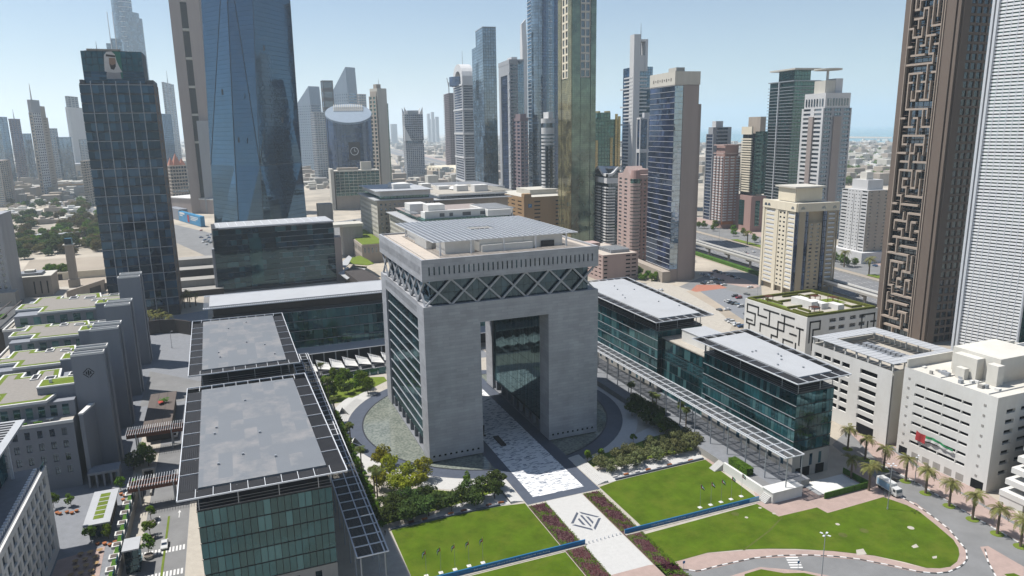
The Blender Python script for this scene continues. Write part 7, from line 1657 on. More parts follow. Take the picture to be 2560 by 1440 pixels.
# entrance terraces between the dark tower and the dark mid-rise
T = thing('stepped_terrace', 'white stepped terraces and canopies between the dark tower and mid-rise', 'building', (*pxy(480,690), 0)); p = pix(445, 745)
for k, (dy, h, dx) in enumerate(((0,4,30),(14,9,28),(30,14,26),(46,19,25))): cbox(T, 'terrace', p.x, p.x+dx, p.y+dy, p.y+dy+13.5, 0, h, 'concrete' if k % 2 else 'brown_dark'); cbox(T, 'terrace_edge', p.x-.3, p.x+dx+.3, p.y+dy-.3, p.y+dy+13, h, h+.3, 'concrete')
zsheet('palm_court', [pxy(370,800),pxy(520,775),pxy(520,830),pxy(470,860),pxy(370,850)], .03, 'pave_grey')
T = thing('dark_garden_wall', 'curved black wall around the palm court below the dark tower', 'wall', (*pxy(425,850), 0))
pts = [pxy(372,838),pxy(400,834),pxy(440,832),pxy(478,838)]
for a, c in zip(pts, pts[1:]): b = MB(); wbox(b, a, c, 0, wdir(a,c)[0]-.02, 0, 8, -1, 0); b.build('wall_panel', MT['brown_dark'], T)
# ================================================================ vegetation
def leafmat(name, col, rnd=.25, trans=.25):
    m, n, b = nodes(name); L = n.links
    oi = n.nodes.new('ShaderNodeObjectInfo'); g = n.nodes.new('ShaderNodeNewGeometry')
    nz = n.nodes.new('ShaderNodeTexNoise'); nz.inputs['Scale'].default_value = .9; nz.inputs['Detail'].default_value = 3; L.new(g.outputs['Position'], nz.inputs['Vector'])
    mr = n.nodes.new('ShaderNodeMapRange'); mr.inputs[1].default_value = .3; mr.inputs[2].default_value = .7; mr.inputs[3].default_value = .6; mr.inputs[4].default_value = 1.45; L.new(nz.outputs['Fac'], mr.inputs[0])
    r2 = n.nodes.new('ShaderNodeMapRange'); r2.inputs[3].default_value = 1-rnd; r2.inputs[4].default_value = 1+rnd; L.new(oi.outputs['Random'], r2.inputs[0])
    mu = n.nodes.new('ShaderNodeMath'); mu.operation = 'MULTIPLY'; L.new(mr.outputs[0], mu.inputs[0]); L.new(r2.outputs[0], mu.inputs[1])
    v = n.nodes.new('ShaderNodeVectorMath'); v.operation = 'SCALE'; v.inputs[0].default_value = col; L.new(mu.outputs[0], v.inputs['Scale'])
    hs = n.nodes.new('ShaderNodeHueSaturation'); h2 = n.nodes.new('ShaderNodeMapRange'); h2.inputs[3].default_value = .475; h2.inputs[4].default_value = .515; L.new(oi.outputs['Random'], h2.inputs[0]); L.new(h2.outputs[0], hs.inputs['Hue']); L.new(v.outputs[0], hs.inputs['Color'])
    df = n.nodes.new('ShaderNodeBsdfDiffuse'); tr = n.nodes.new('ShaderNodeBsdfTranslucent'); ms = n.nodes.new('ShaderNodeMixShader'); ms.inputs[0].default_value = trans
    L.new(hs.outputs[0], df.inputs[0]); L.new(hs.outputs[0], tr.inputs[0]); L.new(df.outputs[0], ms.inputs[1]); L.new(tr.outputs[0], ms.inputs[2]); L.new(ms.outputs[0], n.nodes['Material Output'].inputs[0])
leafmat('leaf_dark', (.055,.085,.024)); leafmat('leaf_grey', (.125,.135,.058)); leafmat('leaf_yellow', (.20,.215,.022)); leafmat('leaf_green', (.085,.15,.016)); leafmat('leaf_brown', (.115,.10,.042)); leafmat('palm_leaf', (.165,.165,.055)); leafmat('palm_fan', (.09,.115,.035)); leafmat('leaf_purple', (.10,.035,.045))
mat('bark', (.14,.105,.075), .9, .2, 2); mat('palm_bark', (.17,.125,.085), .95, .25, 3)
def crown_mesh(name, m, rx, rz, zc, n, leaf, seed, blobs=14, flat=0.0):
    """foliage: leaf-sized faces on many small clumps spread through the crown volume, gaps between them"""
    rn = random.Random(seed); b = MB(); B_ = []
    for _ in range(blobs):
        while True:
            p = Vector((rn.uniform(-1,1), rn.uniform(-1,1), rn.uniform(-.85,1)))
            if p.length < 1: break
        p = p.normalized()*(p.length**.55)*.72; B_.append((Vector((p.x*rx, p.y*rx, zc+p.z*rz)), rn.uniform(.26,.46)*rx))
    for i in range(n):
        c, r_ = rn.choice(B_); d = Vector((rn.gauss(0,1), rn.gauss(0,1), rn.gauss(.25,1))).normalized()
        p = c+Vector((d.x, d.y, d.z*(rz/rx)))*r_*rn.uniform(.72,1.08)
        nn_ = (d+Vector((rn.gauss(0,.5), rn.gauss(0,.5), rn.gauss(.3,.5)))).normalized()
        u = nn_.orthogonal().normalized(); a = rn.random()*6.28; u = (Matrix.Rotation(a, 3, nn_) @ u); v_ = nn_.cross(u); s_ = leaf*rn.uniform(.6,1.35)
        b.face([p-u*s_, p-v_*s_*.6, p+u*s_, p+v_*s_*.6])
    return b.mesh(name, m)
def trunk_mesh(h, r, seed, m, limbs=4, spread=.5):
    rn = random.Random(seed); b = MB(); b.tube((0,0,0),(0.1*r,0,h), r, r*.6, 7)
    for k in range(limbs):
        a = k*6.28/limbs+rn.random(); L = h*rn.uniform(.5,.9); b.tube((0,0,h*.75),(math.cos(a)*L*spread, math.sin(a)*L*spread, h*.8+L*.75), r*.5, r*.18, 5)
    return b.mesh('trunk', m)
SPEC = {}
def species(key, m, rx, rz, h, n, leaf, tr=.16, blobs=14, var=3):
    SPEC[key] = [(crown_mesh('crown', MT[m], rx, rz, h+rz*.55, n, leaf, hash_(key)+i, blobs), trunk_mesh(h, tr, i, MT['bark'])) for i in range(var)]
def hash_(s): return sum(ord(c)*(i+7) for i, c in enumerate(s))
species('dark', 'leaf_dark', 3.3, 2.0, 2.2, 1500, .26, blobs=18); species('yellow', 'leaf_yellow', 3.0, 2.8, 2.6, 1300, .27); species('grey', 'leaf_grey', 3.4, 2.2, 1.8, 1400, .27, blobs=18)
species('green', 'leaf_green', 3.0, 2.8, 2.2, 1300, .28); species('small', 'leaf_green', 1.5, 1.4, 1.6, 700, .19, .08, 9)
species('bigdark', 'leaf_dark', 6.2, 4.8, 2.5, 1500, .62, .35, 20); species('bigbrown', 'leaf_brown', 6.6, 4.6, 2.5, 1500, .62, .35, 20); species('biggreen', 'leaf_green', 5.6, 4.6, 2.5, 1500, .6, .35, 18)
rt = random.Random(21)
def tree(key, x, y, label, s=1.0, group=None, z=0.0, name='tree', cat='tree'):
    T = thing(name, label, cat, (x,y,z), group, rt.random()*6.28); c, t_ = rt.choice(SPEC[key]); s *= rt.uniform(.88,1.12); T.scale = (s,s,s*rt.uniform(.9,1.1)); put('crown', c, T); put('trunk', t_, T); return T
ON = 'first second third fourth fifth sixth seventh eighth ninth tenth eleventh twelfth thirteenth fourteenth fifteenth sixteenth'.split()
def nth(k): return ON[k]
# trees around the plaza
g = 'dark small-leaved trees along the left lawn'
for k, (x, y) in enumerate(((-22,-32),(-18.5,-29),(-16,-32.5),(-12.5,-30),(-9.5,-32.8),(-19.5,-25.5),(-13.5,-26.5),(-6,-30.5),(-2.5,-32.8),(1.5,-31),(5,-32.5),(8.5,-29.5),(4.5,-27),(12,-31),(-8.5,-26.5),(13.5,-26.5))): tree('dark', x, y, nth(k)+' dark small-leaved tree above the left lawn, counted along the planting', 1.2, g)
for k, (px, py) in enumerate(((948,1225),(985,1232),(1015,1236),(1045,1222),(1062,1200),(1020,1205),(975,1195),(955,1170))):
    p = pix(px, py); tree('yellow', p.x, p.y, nth(k)+' yellow-green tree by the ring walk, counted from the fan palms', 1.2, 'yellow-green trees by the ring walk')
for k, (px, py) in enumerate(((812,985),(835,995),(850,975),(870,985),(890,975),(908,972),(920,985),(838,960),(862,962),(900,958))):
    p = pix(px, py); tree('green' if px % 3 else 'dark', p.x, p.y, nth(k)+' bushy tree of the grove above the left pool, counted from the left', 1.15, 'trees of the grove above the pool')
for k, (px, py) in enumerate(((1500,1170),(1530,1180),(1560,1172),(1590,1165),(1545,1150),(1575,1145),(1610,1150),(1640,1152),(1665,1140),(1690,1135),(1715,1128),(1735,1118),(1625,1125),(1655,1118),(1690,1110),(1715,1100))):
    p = pix(px, py); tree('grey', p.x, p.y, nth(k)+' grey-green feathery tree above the right lawn, counted along the planting', 1.0, 'grey-green trees above the right lawn')
for k, (px, py) in enumerate(((1580,1040),(1600,1030),(1615,1060),(1635,1070),(1650,1075),(1665,1085),(1680,1088),(1645,1050),(1590,1020),(1625,1040))):
    p = pix(px, py); tree('dark', p.x, p.y, nth(k)+' dense dark tree right of the arch, counted down the garden', 1.15, 'dark trees right of the arch')
for k, (px, py, l) in enumerate(((1583,1108,'small green tree alone on the white paving right of the arch'),(1652,1092,'small green tree at the edge of the shade right of the arch'),(1468,1160,'thin small tree at the tip of the right planting bed'),(1502,1150,'thin small tree behind the tip of the right planting bed'),(1170,1215,'thin small tree on the white paving before the left leg'),(1238,1205,'thin small tree near the axis stairs on the left'))):
    p = pix(px, py); tree('small', p.x, p.y, l, 1.2)
# lower left plaza trees
for px, py, l, k in ((355,1150,'leafy bright green tree beside the garage ramp','green'),(372,1165,'bright green tree nearest the garage ramp wall','green'),(335,1175,'dark leafy tree in the shade of the emblem fin','dark'),(135,1270,'small round tree by the lattice office corner','small'),(178,1265,'small round tree with orange pots in the lower left plaza','small'),(228,1355,'small round tree left of the pavilion front','small'),(272,1348,'small round tree right of the pavilion front','small'),(302,1225,'small round tree behind the white pavilion roof','small'),(378,1300,'slim street tree nearest the pergola bridge','small'),(376,1340,'slim street tree in a round pot beside the street','small'),(372,1385,'slim street tree in a round pot by the crosswalk','small')):
    p = pix(px, py); tree(k, p.x, p.y, l, 1.35 if k == 'small' else 1.1)
for px, py in ((378,1312),(376,1350),(372,1395)):
    p = pix(px, py); T = thing('tree_pot', {1312:'round pale tree pot nearest the pergola bridge',1350:'round pale tree pot in the middle of the street row',1395:'round pale tree pot by the crosswalk'}[py], 'planter', (p.x,p.y,.03)); MB().tube((p.x,p.y,.03),(p.x,p.y,1.0), 1.0, 1.25, 14).build('pot', MT['pave_cream'], T); MB().tube((p.x,p.y,1.0),(p.x,p.y,1.04), 1.1, n=14).build('soil', MT['roof_brown'], T)
for k, (px, py) in enumerate(((143,1285),(150,1287),(168,1283),(180,1285),(192,1280),(303,1238),(312,1242),(308,1252),(262,1362),(275,1365),(288,1358),(244,1362))):
    p = pix(px, py); tag(MB().tube((p.x,p.y,0),(p.x,p.y,.7), .4, .6, 10).build('orange_pot', MT['orange']), 'round orange planter pot on the lower left plaza', 'pot', 'orange pots')
# far park on the left and other distant trees
for k in range(150):
    px, py = rt.uniform(20,262), rt.choice((rt.uniform(545,625), rt.uniform(575,640), rt.uniform(505,560)))
    p = pix(px, py); kd = rt.choice(('bigdark','bigbrown','bigbrown','biggreen')); tree(kd, p.x, p.y, {'bigdark':'dark green','bigbrown':'olive-brown','biggreen':'fresh green'}[kd]+' broad tree in the park beyond the sand lot', rt.uniform(.75,1.35), 'park trees beyond the sand lot')
for px, py, s in ((40,640,1.6),(62,648,1.3),(130,620,1.7),(145,632,1.6),(115,628,1.3),(235,620,1.2)):
    p = pix(px, py); tree('bigdark', p.x, p.y, 'large dark tree at the edge of the sand lot', s, 'large trees at the sand lot')
for k in range(16):
    px, py = rt.uniform(418,470), rt.uniform(468,502); p = pix(px, py); tree('bigdark', p.x, p.y, 'dark tree below the gabled block', 1.3, 'trees below the gabled block')
for px, py in ((1607,700),(1622,694),(1636,702),(1650,700),(1596,690),(1660,697)):
    p = pix(px, py); tree('biggreen', p.x, p.y, 'green tree at the foot of the pink tower by the car park', .75, 'trees at the foot of the pink tower')
for k in range(10): 
    p = pix(rt.uniform(120,175), rt.uniform(688,694)); tree('small', p.x, p.y, 'tall dark shrub of the row beside the minaret', 2.6, 'shrubs beside the minaret')
for k in range(26):
    t_ = rt.uniform(-40, 420); o = rt.choice((14, 18, 30)); p = q(o, t_); tree('green', p[0], p[1], 'small tree on the service road beyond the highway', 1.3, 'trees along the service road')
# hedge along the far side of the car park
T = thing('dark_hedge', 'long dark hedge below the metro viaduct', 'hedge', (*q(-72,60), 0))
for k in range(14): MB().prism([q(-73.5,-40+k*16),q(-70,-40+k*16),q(-70,-24.4+k*16),q(-73.5,-24.4+k*16)], 0, 2.6).build('hedge_section', MT['hedge'], T)
# clipped bush row beside the left colonnade
bush = [crown_mesh('bush', MT['leaf_green'], 1.5, 1.2, .9, 900, .17, 90+i, 12) for i in range(3)]
for k in range(34):
    y = -33+k*2.7
    tag(put('clipped_bush', bush[k % 3], None, (-23.2+.25*math.sin(k*1.7), y, 0), k*1.1, (1.05,1.05,1.1+.2*math.sin(k))), 'clipped round bush beside the left colonnade, '+('near the lawn corner' if k < 8 else 'opposite the yellow-green trees' if k < 16 else 'opposite the round pool' if k < 26 else 'beside the grove'), 'bush', 'clipped bushes')
# big clipped hedge by the right terrace, garden beds
T = thing('box_hedge', 'large box-shaped clipped hedge on the right terrace', 'hedge', (89.5,-48,0))
b = MB(); rn = random.Random(4); bx = (88.6,91.4,-54,-45,2.4,5.0)
MB().box(88.75,91.25,-53.85,-45.15,2.42,4.85).build('hedge_core', MT['hedge'], T)
for k in range(2600):
    f = rn.randrange(5); x, y, z = rn.uniform(bx[0],bx[1]), rn.uniform(bx[2],bx[3]), rn.uniform(bx[4],bx[5])
    if f == 0: x = bx[0]
    elif f == 1: y = bx[2]
    elif f == 2: z = bx[5]
    elif f == 3: x = bx[1]
    else: z = bx[5]
    c = Vector((x,y,z)); u = Vector((rn.gauss(0,1),rn.gauss(0,1),rn.gauss(0,1))).normalized()*.16; v_ = u.orthogonal().normalized()*.12; b.face([c-u,c-v_,c+u,c+v_])
b.build('leaves', MT['leaf_green'], T, kind='stuff')
def gpoly(px, z, m, name='planting_bed'): return zsheet(name, [pxy(*p) for p in px], z, m)
gpoly(((945,1290),(1000,1240),(1080,1224),(1140,1230),(1185,1215),(1245,1203),(1262,1212),(1262,1222),(1180,1250),(1060,1285),(960,1312)), .05, 'turf')
gpoly(((1462,1160),(1490,1140),(1530,1128),(1580,1112),(1640,1090),(1720,1070),(1762,1100),(1740,1125),(1600,1152),(1545,1165),(1520,1150),(1475,1172)), .05, 'turf')
gpoly(((790,972),(860,945),(960,942),(968,952),(900,985),(860,1005),(815,1012)), .05, 'turf')
gpoly(((1562,1120),(1590,1085),(1640,1060),(1700,1080),(1650,1105),(1600,1122)), .045, 'pave_white', 'paving')
for px in (((1140,1262),(1262,1222),(1310,1252),(1010,1318)), ((1545,1168),(1600,1155),(1740,1126),(1762,1148),(1500,1212),(1475,1180))): gpoly(px, .04, 'pave_white', 'paving')
for k, (A, B_, lb) in enumerate((((-21.6,-35.6),(12,-35.4),'low dark garden wall along the top of the left lawn'),((52,-35.3),(87,-34.2),'low dark garden wall along the top of the right lawn'))):
    b = MB(); wbox(b, A, B_, 0, wdir(A,B_)[0], 0, .5, -.3, .3); tag(b.build('garden_wall', MT['granite']), lb, 'wall')
for k in range(9):
    x = -20+k*4; tag(MB().box(x, x+1.7, -34.6, -34.0, .04, .5).build('bench', MT['timber' if k % 2 else 'orange']), 'wooden bench under the trees above the left lawn', 'bench', 'benches above the left lawn') if k % 3 else None
for k in range(8):
    x = 52+k*4.2; tag(MB().box(x, x+1.7, -33.9, -33.3, .04, .5).build('bench', MT['orange' if k % 2 else 'pave_white']), 'bench under the trees above the right lawn', 'bench', 'benches above the right lawn')
# shrubs of the flower beds: green borders and purple centres
rn = random.Random(8)
def bed(x0, x1, y0, y1, nm):
    for m_, n, lf in (('leaf_green', 2600, .16), ('leaf_purple', 2600, .14)):
        b = MB()
        for k in range(n):
            x, y = rn.uniform(x0,x1), rn.uniform(y0,y1)
            border = min(x-x0, x1-x) < .75+.4*math.sin(y*1.3) or abs(((y*.35+x*.25) % 3)-1.5) < .3
            if (m_ == 'leaf_green') != border: continue
            c = Vector((x, y, .1+rn.random()*(.75 if border else .35))); u = Vector((rn.gauss(0,1),rn.gauss(0,1),rn.gauss(0,.6))).normalized()*lf; v_ = u.orthogonal().normalized()*lf*.8; b.face([c-u,c-v_,c+u,c+v_])
        tag(b.build('bed_shrubs', MT[m_]), ('green shrubs bordering the ' if m_ == 'leaf_green' else 'purple low plants filling the ')+nm, 'plants', kind='stuff')
bed(19.7,25.3,-63,-39.6,'flower bed left of the white path'); bed(19.7,25.3,-90,-65.6,'lower flower bed left of the white path'); bed(38.2,43.5,-63,-39.6,'flower bed right of the white path'); bed(38.2,43.5,-90,-65.6,'lower flower bed right of the white path')
# palms
def frond_mesh(L, w, drop, m, n=7, seed=0):
    b = MB(); rn = random.Random(seed); pr = None
    for i in range(n):
        t0_, t1_ = i/n, (i+1)/n
        P_ = lambda t: Vector((L*t*(1-.18*t), 0, L*(.55*t-drop*t*t)))
        a, c = P_(t0_), P_(t1_)
        for s_ in (-1, 1):
            k = 3
            for j in range(k):
                u0 = a.lerp(c, j/k); u1 = a.lerp(c, (j+.6)/k); ww = w*math.sin(math.pi*min(.97, .1+.88*(t0_+t1_)/2))
                b.face([u0, u1, u1+Vector((ww*.35, s_*ww, -ww*.35)), u0+Vector((ww*.30, s_*ww*.95, -ww*.38))])
    return b.mesh('frond', m)
date_f = [frond_mesh(3.9, .62, .85, MT['palm_leaf'], seed=i) for i in range(2)]; fan_f = [frond_mesh(2.0, .75, .75, MT['palm_fan'], 4, seed=i) for i in range(2)]
def trunkp(h, r): 
    b = MB(); n = 9
    for i in range(n): b.tube((0,0,h*i/n),(0,0,h*(i+1)/n), r*(1.08-.25*i/n), r*(.92-.25*i/n), 8, cap=(i == n-1))
    return b.mesh('trunk', MT['palm_bark'])
dt, ft = trunkp(7.2, .34), trunkp(8.5, .22)
skirt = crown_mesh('crown_heart', MT['palm_leaf'], .55, .6, 0, 120, .28, 3, 4)
def palm(x, y, label, kind='date', s=1.0, group=None, nf=26):
    T = thing('palm_tree', label, 'palm', (x,y,0), group, rt.random()*6.28); T.scale = (s,s,s)
    h = 7.2 if kind == 'date' else 8.5
    put('trunk', dt if kind == 'date' else ft, T); put('crown_heart', skirt, T, (0,0,h+.1))
    for i in range(nf):
        o = put('frond', rt.choice(date_f if kind == 'date' else fan_f), T, (0,0,h)); o.rotation_euler = (rt.uniform(-.2,.2), rt.uniform(-.55,.75), i*2.399+rt.uniform(-.2,.2)); k_ = rt.uniform(.85,1.1); o.scale = (k_,k_,k_)
    return T
gd = 'date palms of the street row'
for k, (px, py) in enumerate(((2119,1123),(2162.5,1149),(2209,1175.6),(2263.7,1203.7),(2313.6,1233.7),(2372.5,1265.6),(2430.6,1299),(2492.5,1335),(2550.6,1366.8))):
    p = pix(px, py); palm(p.x, p.y, ['date palm of the street row nearest the green block','second','third','fourth','fifth','sixth','seventh','eighth','date palm of the street row cut by the right picture edge'][k] if k in (0,8) else ['','second','third','fourth','fifth','sixth','seventh','eighth'][k]+' date palm of the street row counted from the green block', 'date', 1.08, gd)
    tag(MB().tube((p.x,p.y,.05),(p.x,p.y,.16), 1.7, 1.6, 14).build('tree_pit', MT['turf']), 'round grassy bed at the foot of a street palm', 'bed', 'grassy palm beds')
for px, py, l in ((2126.9,1198,'date palm at the corner of the near green block by the fence'),(2171.9,1226,'large date palm beside the white truck')):
    p = pix(px, py); palm(p.x, p.y, l, 'date', 1.15 if px > 2150 else 1.0)
for px, py, l in ((878,1125,'fan palm alone beside the dark ring paving'),(905,1188,'fan palm below the left pool, middle of three groups'),(937,1240,'left fan palm of the pair below the yellow trees'),(944,1247,'right fan palm of the pair below the yellow trees'),(838,1055,'fan palm beside the clipped bushes near the steps'),(822,1000,'fan palm at the left of the grove'),(805,960,'fan palm nearest the white tents'),(1577,1015,'fan palm nearest the right leg of the arch'),(1630,1040,'left fan palm of the pair in the right garden'),(1640,1048,'right fan palm of the pair in the right garden'),(1700,1070,'fan palm left of the pair beside the right colonnade'),(1714,1082,'fan palm right of the pair beside the right colonnade')):
    p = pix(px, py); palm(p.x, p.y, l, 'fan', 1.12, nf=28)
for px, py in ((376,812),(392,822),(408,818),(424,824),(400,808),(448,765),(462,770),(476,768),(490,764),(470,756)):
    p = pix(px, py); palm(p.x, p.y, 'date palm in the court below the dark tower' if px < 430 else 'date palm in the garden between dark tower and mid-rise', 'date', 1.1, 'palms in the court' if px < 430 else 'palms in the garden', 18)
for px, py in ((2110,668),(2172,688),(1868,612)): p = pix(px, py); palm(p.x, p.y, {2110:'tall date palm left on the green highway verge',2172:'tall date palm on the green verge next to the maze tower',1868:'date palm on the verge left of the cream tower'}[px], 'date', 1.7, nf=18)

# ================================================================ banners, flags, lamps, bollards
def banner_wall(label, x0, x1, y, body, bx, sz, ends):
    T = thing('banner_wall', label, 'banner', ((x0+x1)/2, y, 0))
    MB().box(x0, x1, y-.02, y+.2, 0, 1.3).build('wall', MT['pave_cream'], T)
    n = max(1, round((x1-x0)/6))
    for k in range(n): MB().box(x0+(x1-x0)*k/n+.02, x0+(x1-x0)*(k+1)/n-.02, y-.12, y-.03, .05, 1.3).build('blue_panel', MT['banner_blue'], T)
    MB().box(x0, x1, y-.12, y+.2, 1.301, 1.35).build('coping', MT['banner_blue'], T)
    for s_, xx in body: text('lettering', s_, sz, (xx, y-.14, .65), (R(90),0,0), MT['white_paint'], T)
    MB().box(x0, x1, y-.9, y-.13, 0.02, .13).build('gutter', MT['pave_cream'], T)
    if ends: MB().box(x1-3.6, x1-.1, y-.16, y-.121, .08, 1.27).build('logo_panel', MT['print_pale'], T)
    return T
mat('print_pale', (.35,.55,.68), .5)
banner_wall('long blue lettered banner wall across the left lawn', -21.5, 26.1, -64, [('Bank anytime, anywhere with your SC Mobile App, Straight2Bank OR Online Banking.', 4.7)], 0, .62, False)
banner_wall('long blue lettered banner wall across the right lawn', 38.5, 85.3, -64, [('Online Banking / Straight2Bank, SC Mobile', 53.0), ('\u0628\u062f\u0631\u0648\u0643 \u062a\u0646\u062c\u0632 \u062e\u062f\u0645\u0627\u062a\u0643 \u0627\u0644\u0645\u0635\u0631\u0641\u064a\u0629 \u0641\u064a \u0623\u064a \u0648\u0642\u062a \u0648\u0645\u0646 \u0623\u064a \u0645\u0643\u0627\u0646', 68.5)], 0, .68, True)
for k in range(9):
    x = 27.2+k*1.25; tag(MB().tube((x,-64.1+.05*k,.016),(x,-64.1+.05*k,.75), .16, .12, 8).build('bollard', MT['white_metal']), 'short white bollard across the white path between the blue banners', 'bollard', 'bollards across the white path')
def flag(px, py, label, ang):
    p = pix(px, py); T = thing('flagpole', label, 'flag', (p.x,p.y,.06), None)
    T['group'] = 'flagpoles on the left lawn' if px < 1400 else 'flagpoles on the right lawn'
    MB().box(p.x-.55, p.x+.55, p.y-.55, p.y+.55, .06, .2).build('base', MT['white_paint'], T); MB().tube((p.x,p.y,.2),(p.x,p.y,7.7), .05, .035, 6).build('pole', MT['grey_metal'], T)
    n = 7; d = Vector((math.cos(ang), math.sin(ang), 0))
    def band(name, u0, u1, v0, v1, m):
        b = MB()
        for i in range(n):
            for u in ():
                pass
            ua, ub = u0+(u1-u0)*i/n, u0+(u1-u0)*(i+1)/n
            w_ = lambda u, v: Vector((p.x,p.y,7.5))+d*(u*1.05)+Vector((-d.y,d.x,0))*(.16*math.sin(u*6+v*2))+Vector((0,0,-v*1.15-u*u*.85))
            b.face([w_(ua,v0), w_(ub,v0), w_(ub,v1), w_(ua,v1)])
        b.build(name, MT[m], T)
    band('red_band', 0, .28, 0, 1, 'flag_red'); band('green_band', .28, 1, 0, .33, 'flag_green'); band('white_band', .28, 1, .33, .67, 'flag_white'); band('black_band', .28, 1, .67, 1, 'flag_black')
ordn = ('first','second','third','fourth','fifth')
for k, (px, py) in enumerate(((1066,1441),(1102.5,1433),(1137.8,1425),(1172.8,1416),(1207.5,1408))): flag(px, py, ordn[k]+' flagpole from the left of five on the left lawn', 3.5)
for k, (px, py) in enumerate(((1750,1269.7),(1776.6,1263),(1802.5,1256),(1827.5,1249),(1853,1241.6))): flag(px, py, ordn[k]+' flagpole from the left of five on the right lawn', -.6)
def lamp(px, py, h, label, heads=4):
    p = pix(px, py); T = thing('street_lamp', label, 'lamp', (p.x,p.y,0)); MB().tube((p.x,p.y,0),(p.x,p.y,h), .13, .08, 8).build('pole', MT['grey_metal'], T); MB().tube((p.x,p.y,0),(p.x,p.y,.6), .25, .2, 8).build('foot', MT['grey_metal'], T)
    for k in range(heads):
        a = k*2*math.pi/heads+.4; e = (p.x+1.3*math.cos(a), p.y+1.3*math.sin(a), h+.15); MB().bar((p.x,p.y,h-.1), e, .07).build('arm', MT['grey_metal'], T); MB().bar((p.x+.6*math.cos(a),p.y+.6*math.sin(a),h+.12), e, .42, .12).build('lamp_head', MT['white_metal'], T)
lamp(2218.7, 1273, 14.1, 'tall four-headed street lamp at the tip of the lower right lawn'); lamp(2052, 1466, 14.1, 'tall four-headed street lamp standing at the bottom edge'); lamp(2286, 1212, 9.5, 'slim street lamp between the street palms', 2); lamp(430, 870, 9.0, 'street lamp on the street beside the black wall', 1); lamp(1892, 760, 12, 'lamp post in the car park before the cream tower', 1); lamp(1797, 620, 18, 'lamp mast beside the highway left of the cream tower', 2); lamp(1862, 645, 18, 'lamp mast beside the highway nearest the cream tower', 2)
for k, (px, py, l) in enumerate(((1709,1424,'small traffic sign where the pink pavement begins'),(1995,1424,'small traffic sign by the zebra crossing'))):
    p = pix(px, py); T = thing('traffic_sign', l, 'sign', (p.x,p.y,.05)); MB().tube((p.x,p.y,.05),(p.x,p.y,2.4), .05, n=6).build('post', MT['grey_metal'], T); MB().box(p.x-.35,p.x+.35,p.y-.05,p.y-.01,1.8,2.5).build('plate', MT['banner_blue'], T)
for k, pts in enumerate((((2010,1398),(2060,1390)),)): pass
for px, py, rx_ in ((1838,1285,1.1),(1866,1294,.5),(2094,1311,.6),(2160,1327,1.2),(2107,1338,1.2),(2277,1320,.9),(1900,1270,.5),(1935,1284,.5)):
    p = pix(px, py); tag(MB().tube((p.x,p.y,.062),(p.x,p.y,.075), rx_, n=18).build('manhole_cover', MT['lawn_dry' if rx_ > 1 else 'pave_cream']), 'pale round inspection cover set into the lower right lawn', 'cover', 'lawn inspection covers')
for pts in (((2140,1375),(2158,1372),(2167,1386),(2142,1389)), ((2278,1366),(2290,1360),(2297,1368),(2284,1371)), ((2330,1392),(2342,1390),(2342,1396),(2332,1397))):
    tag(MB().sheet([pxy(*p) for p in pts], .066).build('cover_slab', MT['pave_cream']), 'square pale cover slab in the lower right lawn', 'cover', 'lawn cover slabs')
structure('worn_path', MB().sheet([pxy(*p) for p in ((1956,1291),(1958,1293),(1925,1328),(1862,1376),(1856,1376),(1921,1327))], .064), MT['lawn_dry'])
# ramp sculptures under the arch
T = thing('bent_steel_sculpture', 'dark angular steel sculpture on the dashed path under the arch', 'sculpture', (24,19,0))
for a, c in (((22.2,17,.3),(26.5,19.5,1.6)),((26.5,19.5,1.6),(24.5,14.5,.3)),((22.5,14.8,.3),(25.0,13.2,.5))): MB().bar(a, c, .5, .5).build('steel_beam', MT['brown_dark'], T)
tag(MB().box(27.3,29.2,3,11.5,.02,.5).build('bench_block', MT['brown_dark']), 'long dark bench block on the dashed path under the arch', 'bench')
for px, py, l in ((890,1112,'white triangular sail beside the fan palm near the ring'),(858,1035,'white triangular sail beside the steps')):
    p = pix(px, py); b = MB(); b.face([(p.x-1.5,p.y+3,.3),(p.x+2.2,p.y-3,.3),(p.x-.3,p.y,3.0)]); b.face([(p.x-1.5,p.y+3,.3),(p.x-.3,p.y,3.0),(p.x-2.5,p.y-2,.3)]); tag(b.build('shade_sail', MT['tent']), l, 'sail')

# ================================================================ vehicles
def carpaint(name, c): mat(name, c, .3, .03, .5, metal=.1, spec=.6)
for n_, c in (('car_white',(.72,.72,.71)),('car_black',(.02,.02,.022)),('car_grey',(.14,.145,.15)),('car_silver',(.42,.43,.44)),('car_red',(.32,.02,.03)),('car_blue',(.04,.10,.22))): carpaint(n_, c)
glass('car_glass', (.012,.014,.016), .15, .03, .2)
def car_body(kind):
    if kind == 'van': prof = [(-2.3,.35),(2.35,.35),(2.45,.9),(2.2,1.15),(1.75,1.95),(1.4,2.05),(-2.25,2.05),(-2.4,1.6),(-2.4,.6)]
    elif kind == 'suv': prof = [(-2.2,.4),(2.25,.4),(2.3,.85),(2.1,1.02),(1.15,1.12),(.55,1.72),(-1.9,1.76),(-2.25,1.15),(-2.3,.7)]
    else: prof = [(-2.2,.33),(2.2,.33),(2.28,.68),(2.0,.85),(1.05,.95),(.35,1.42),(-.95,1.45),(-1.65,1.0),(-2.2,.95),(-2.3,.6)]
    return prof
CARM = {}
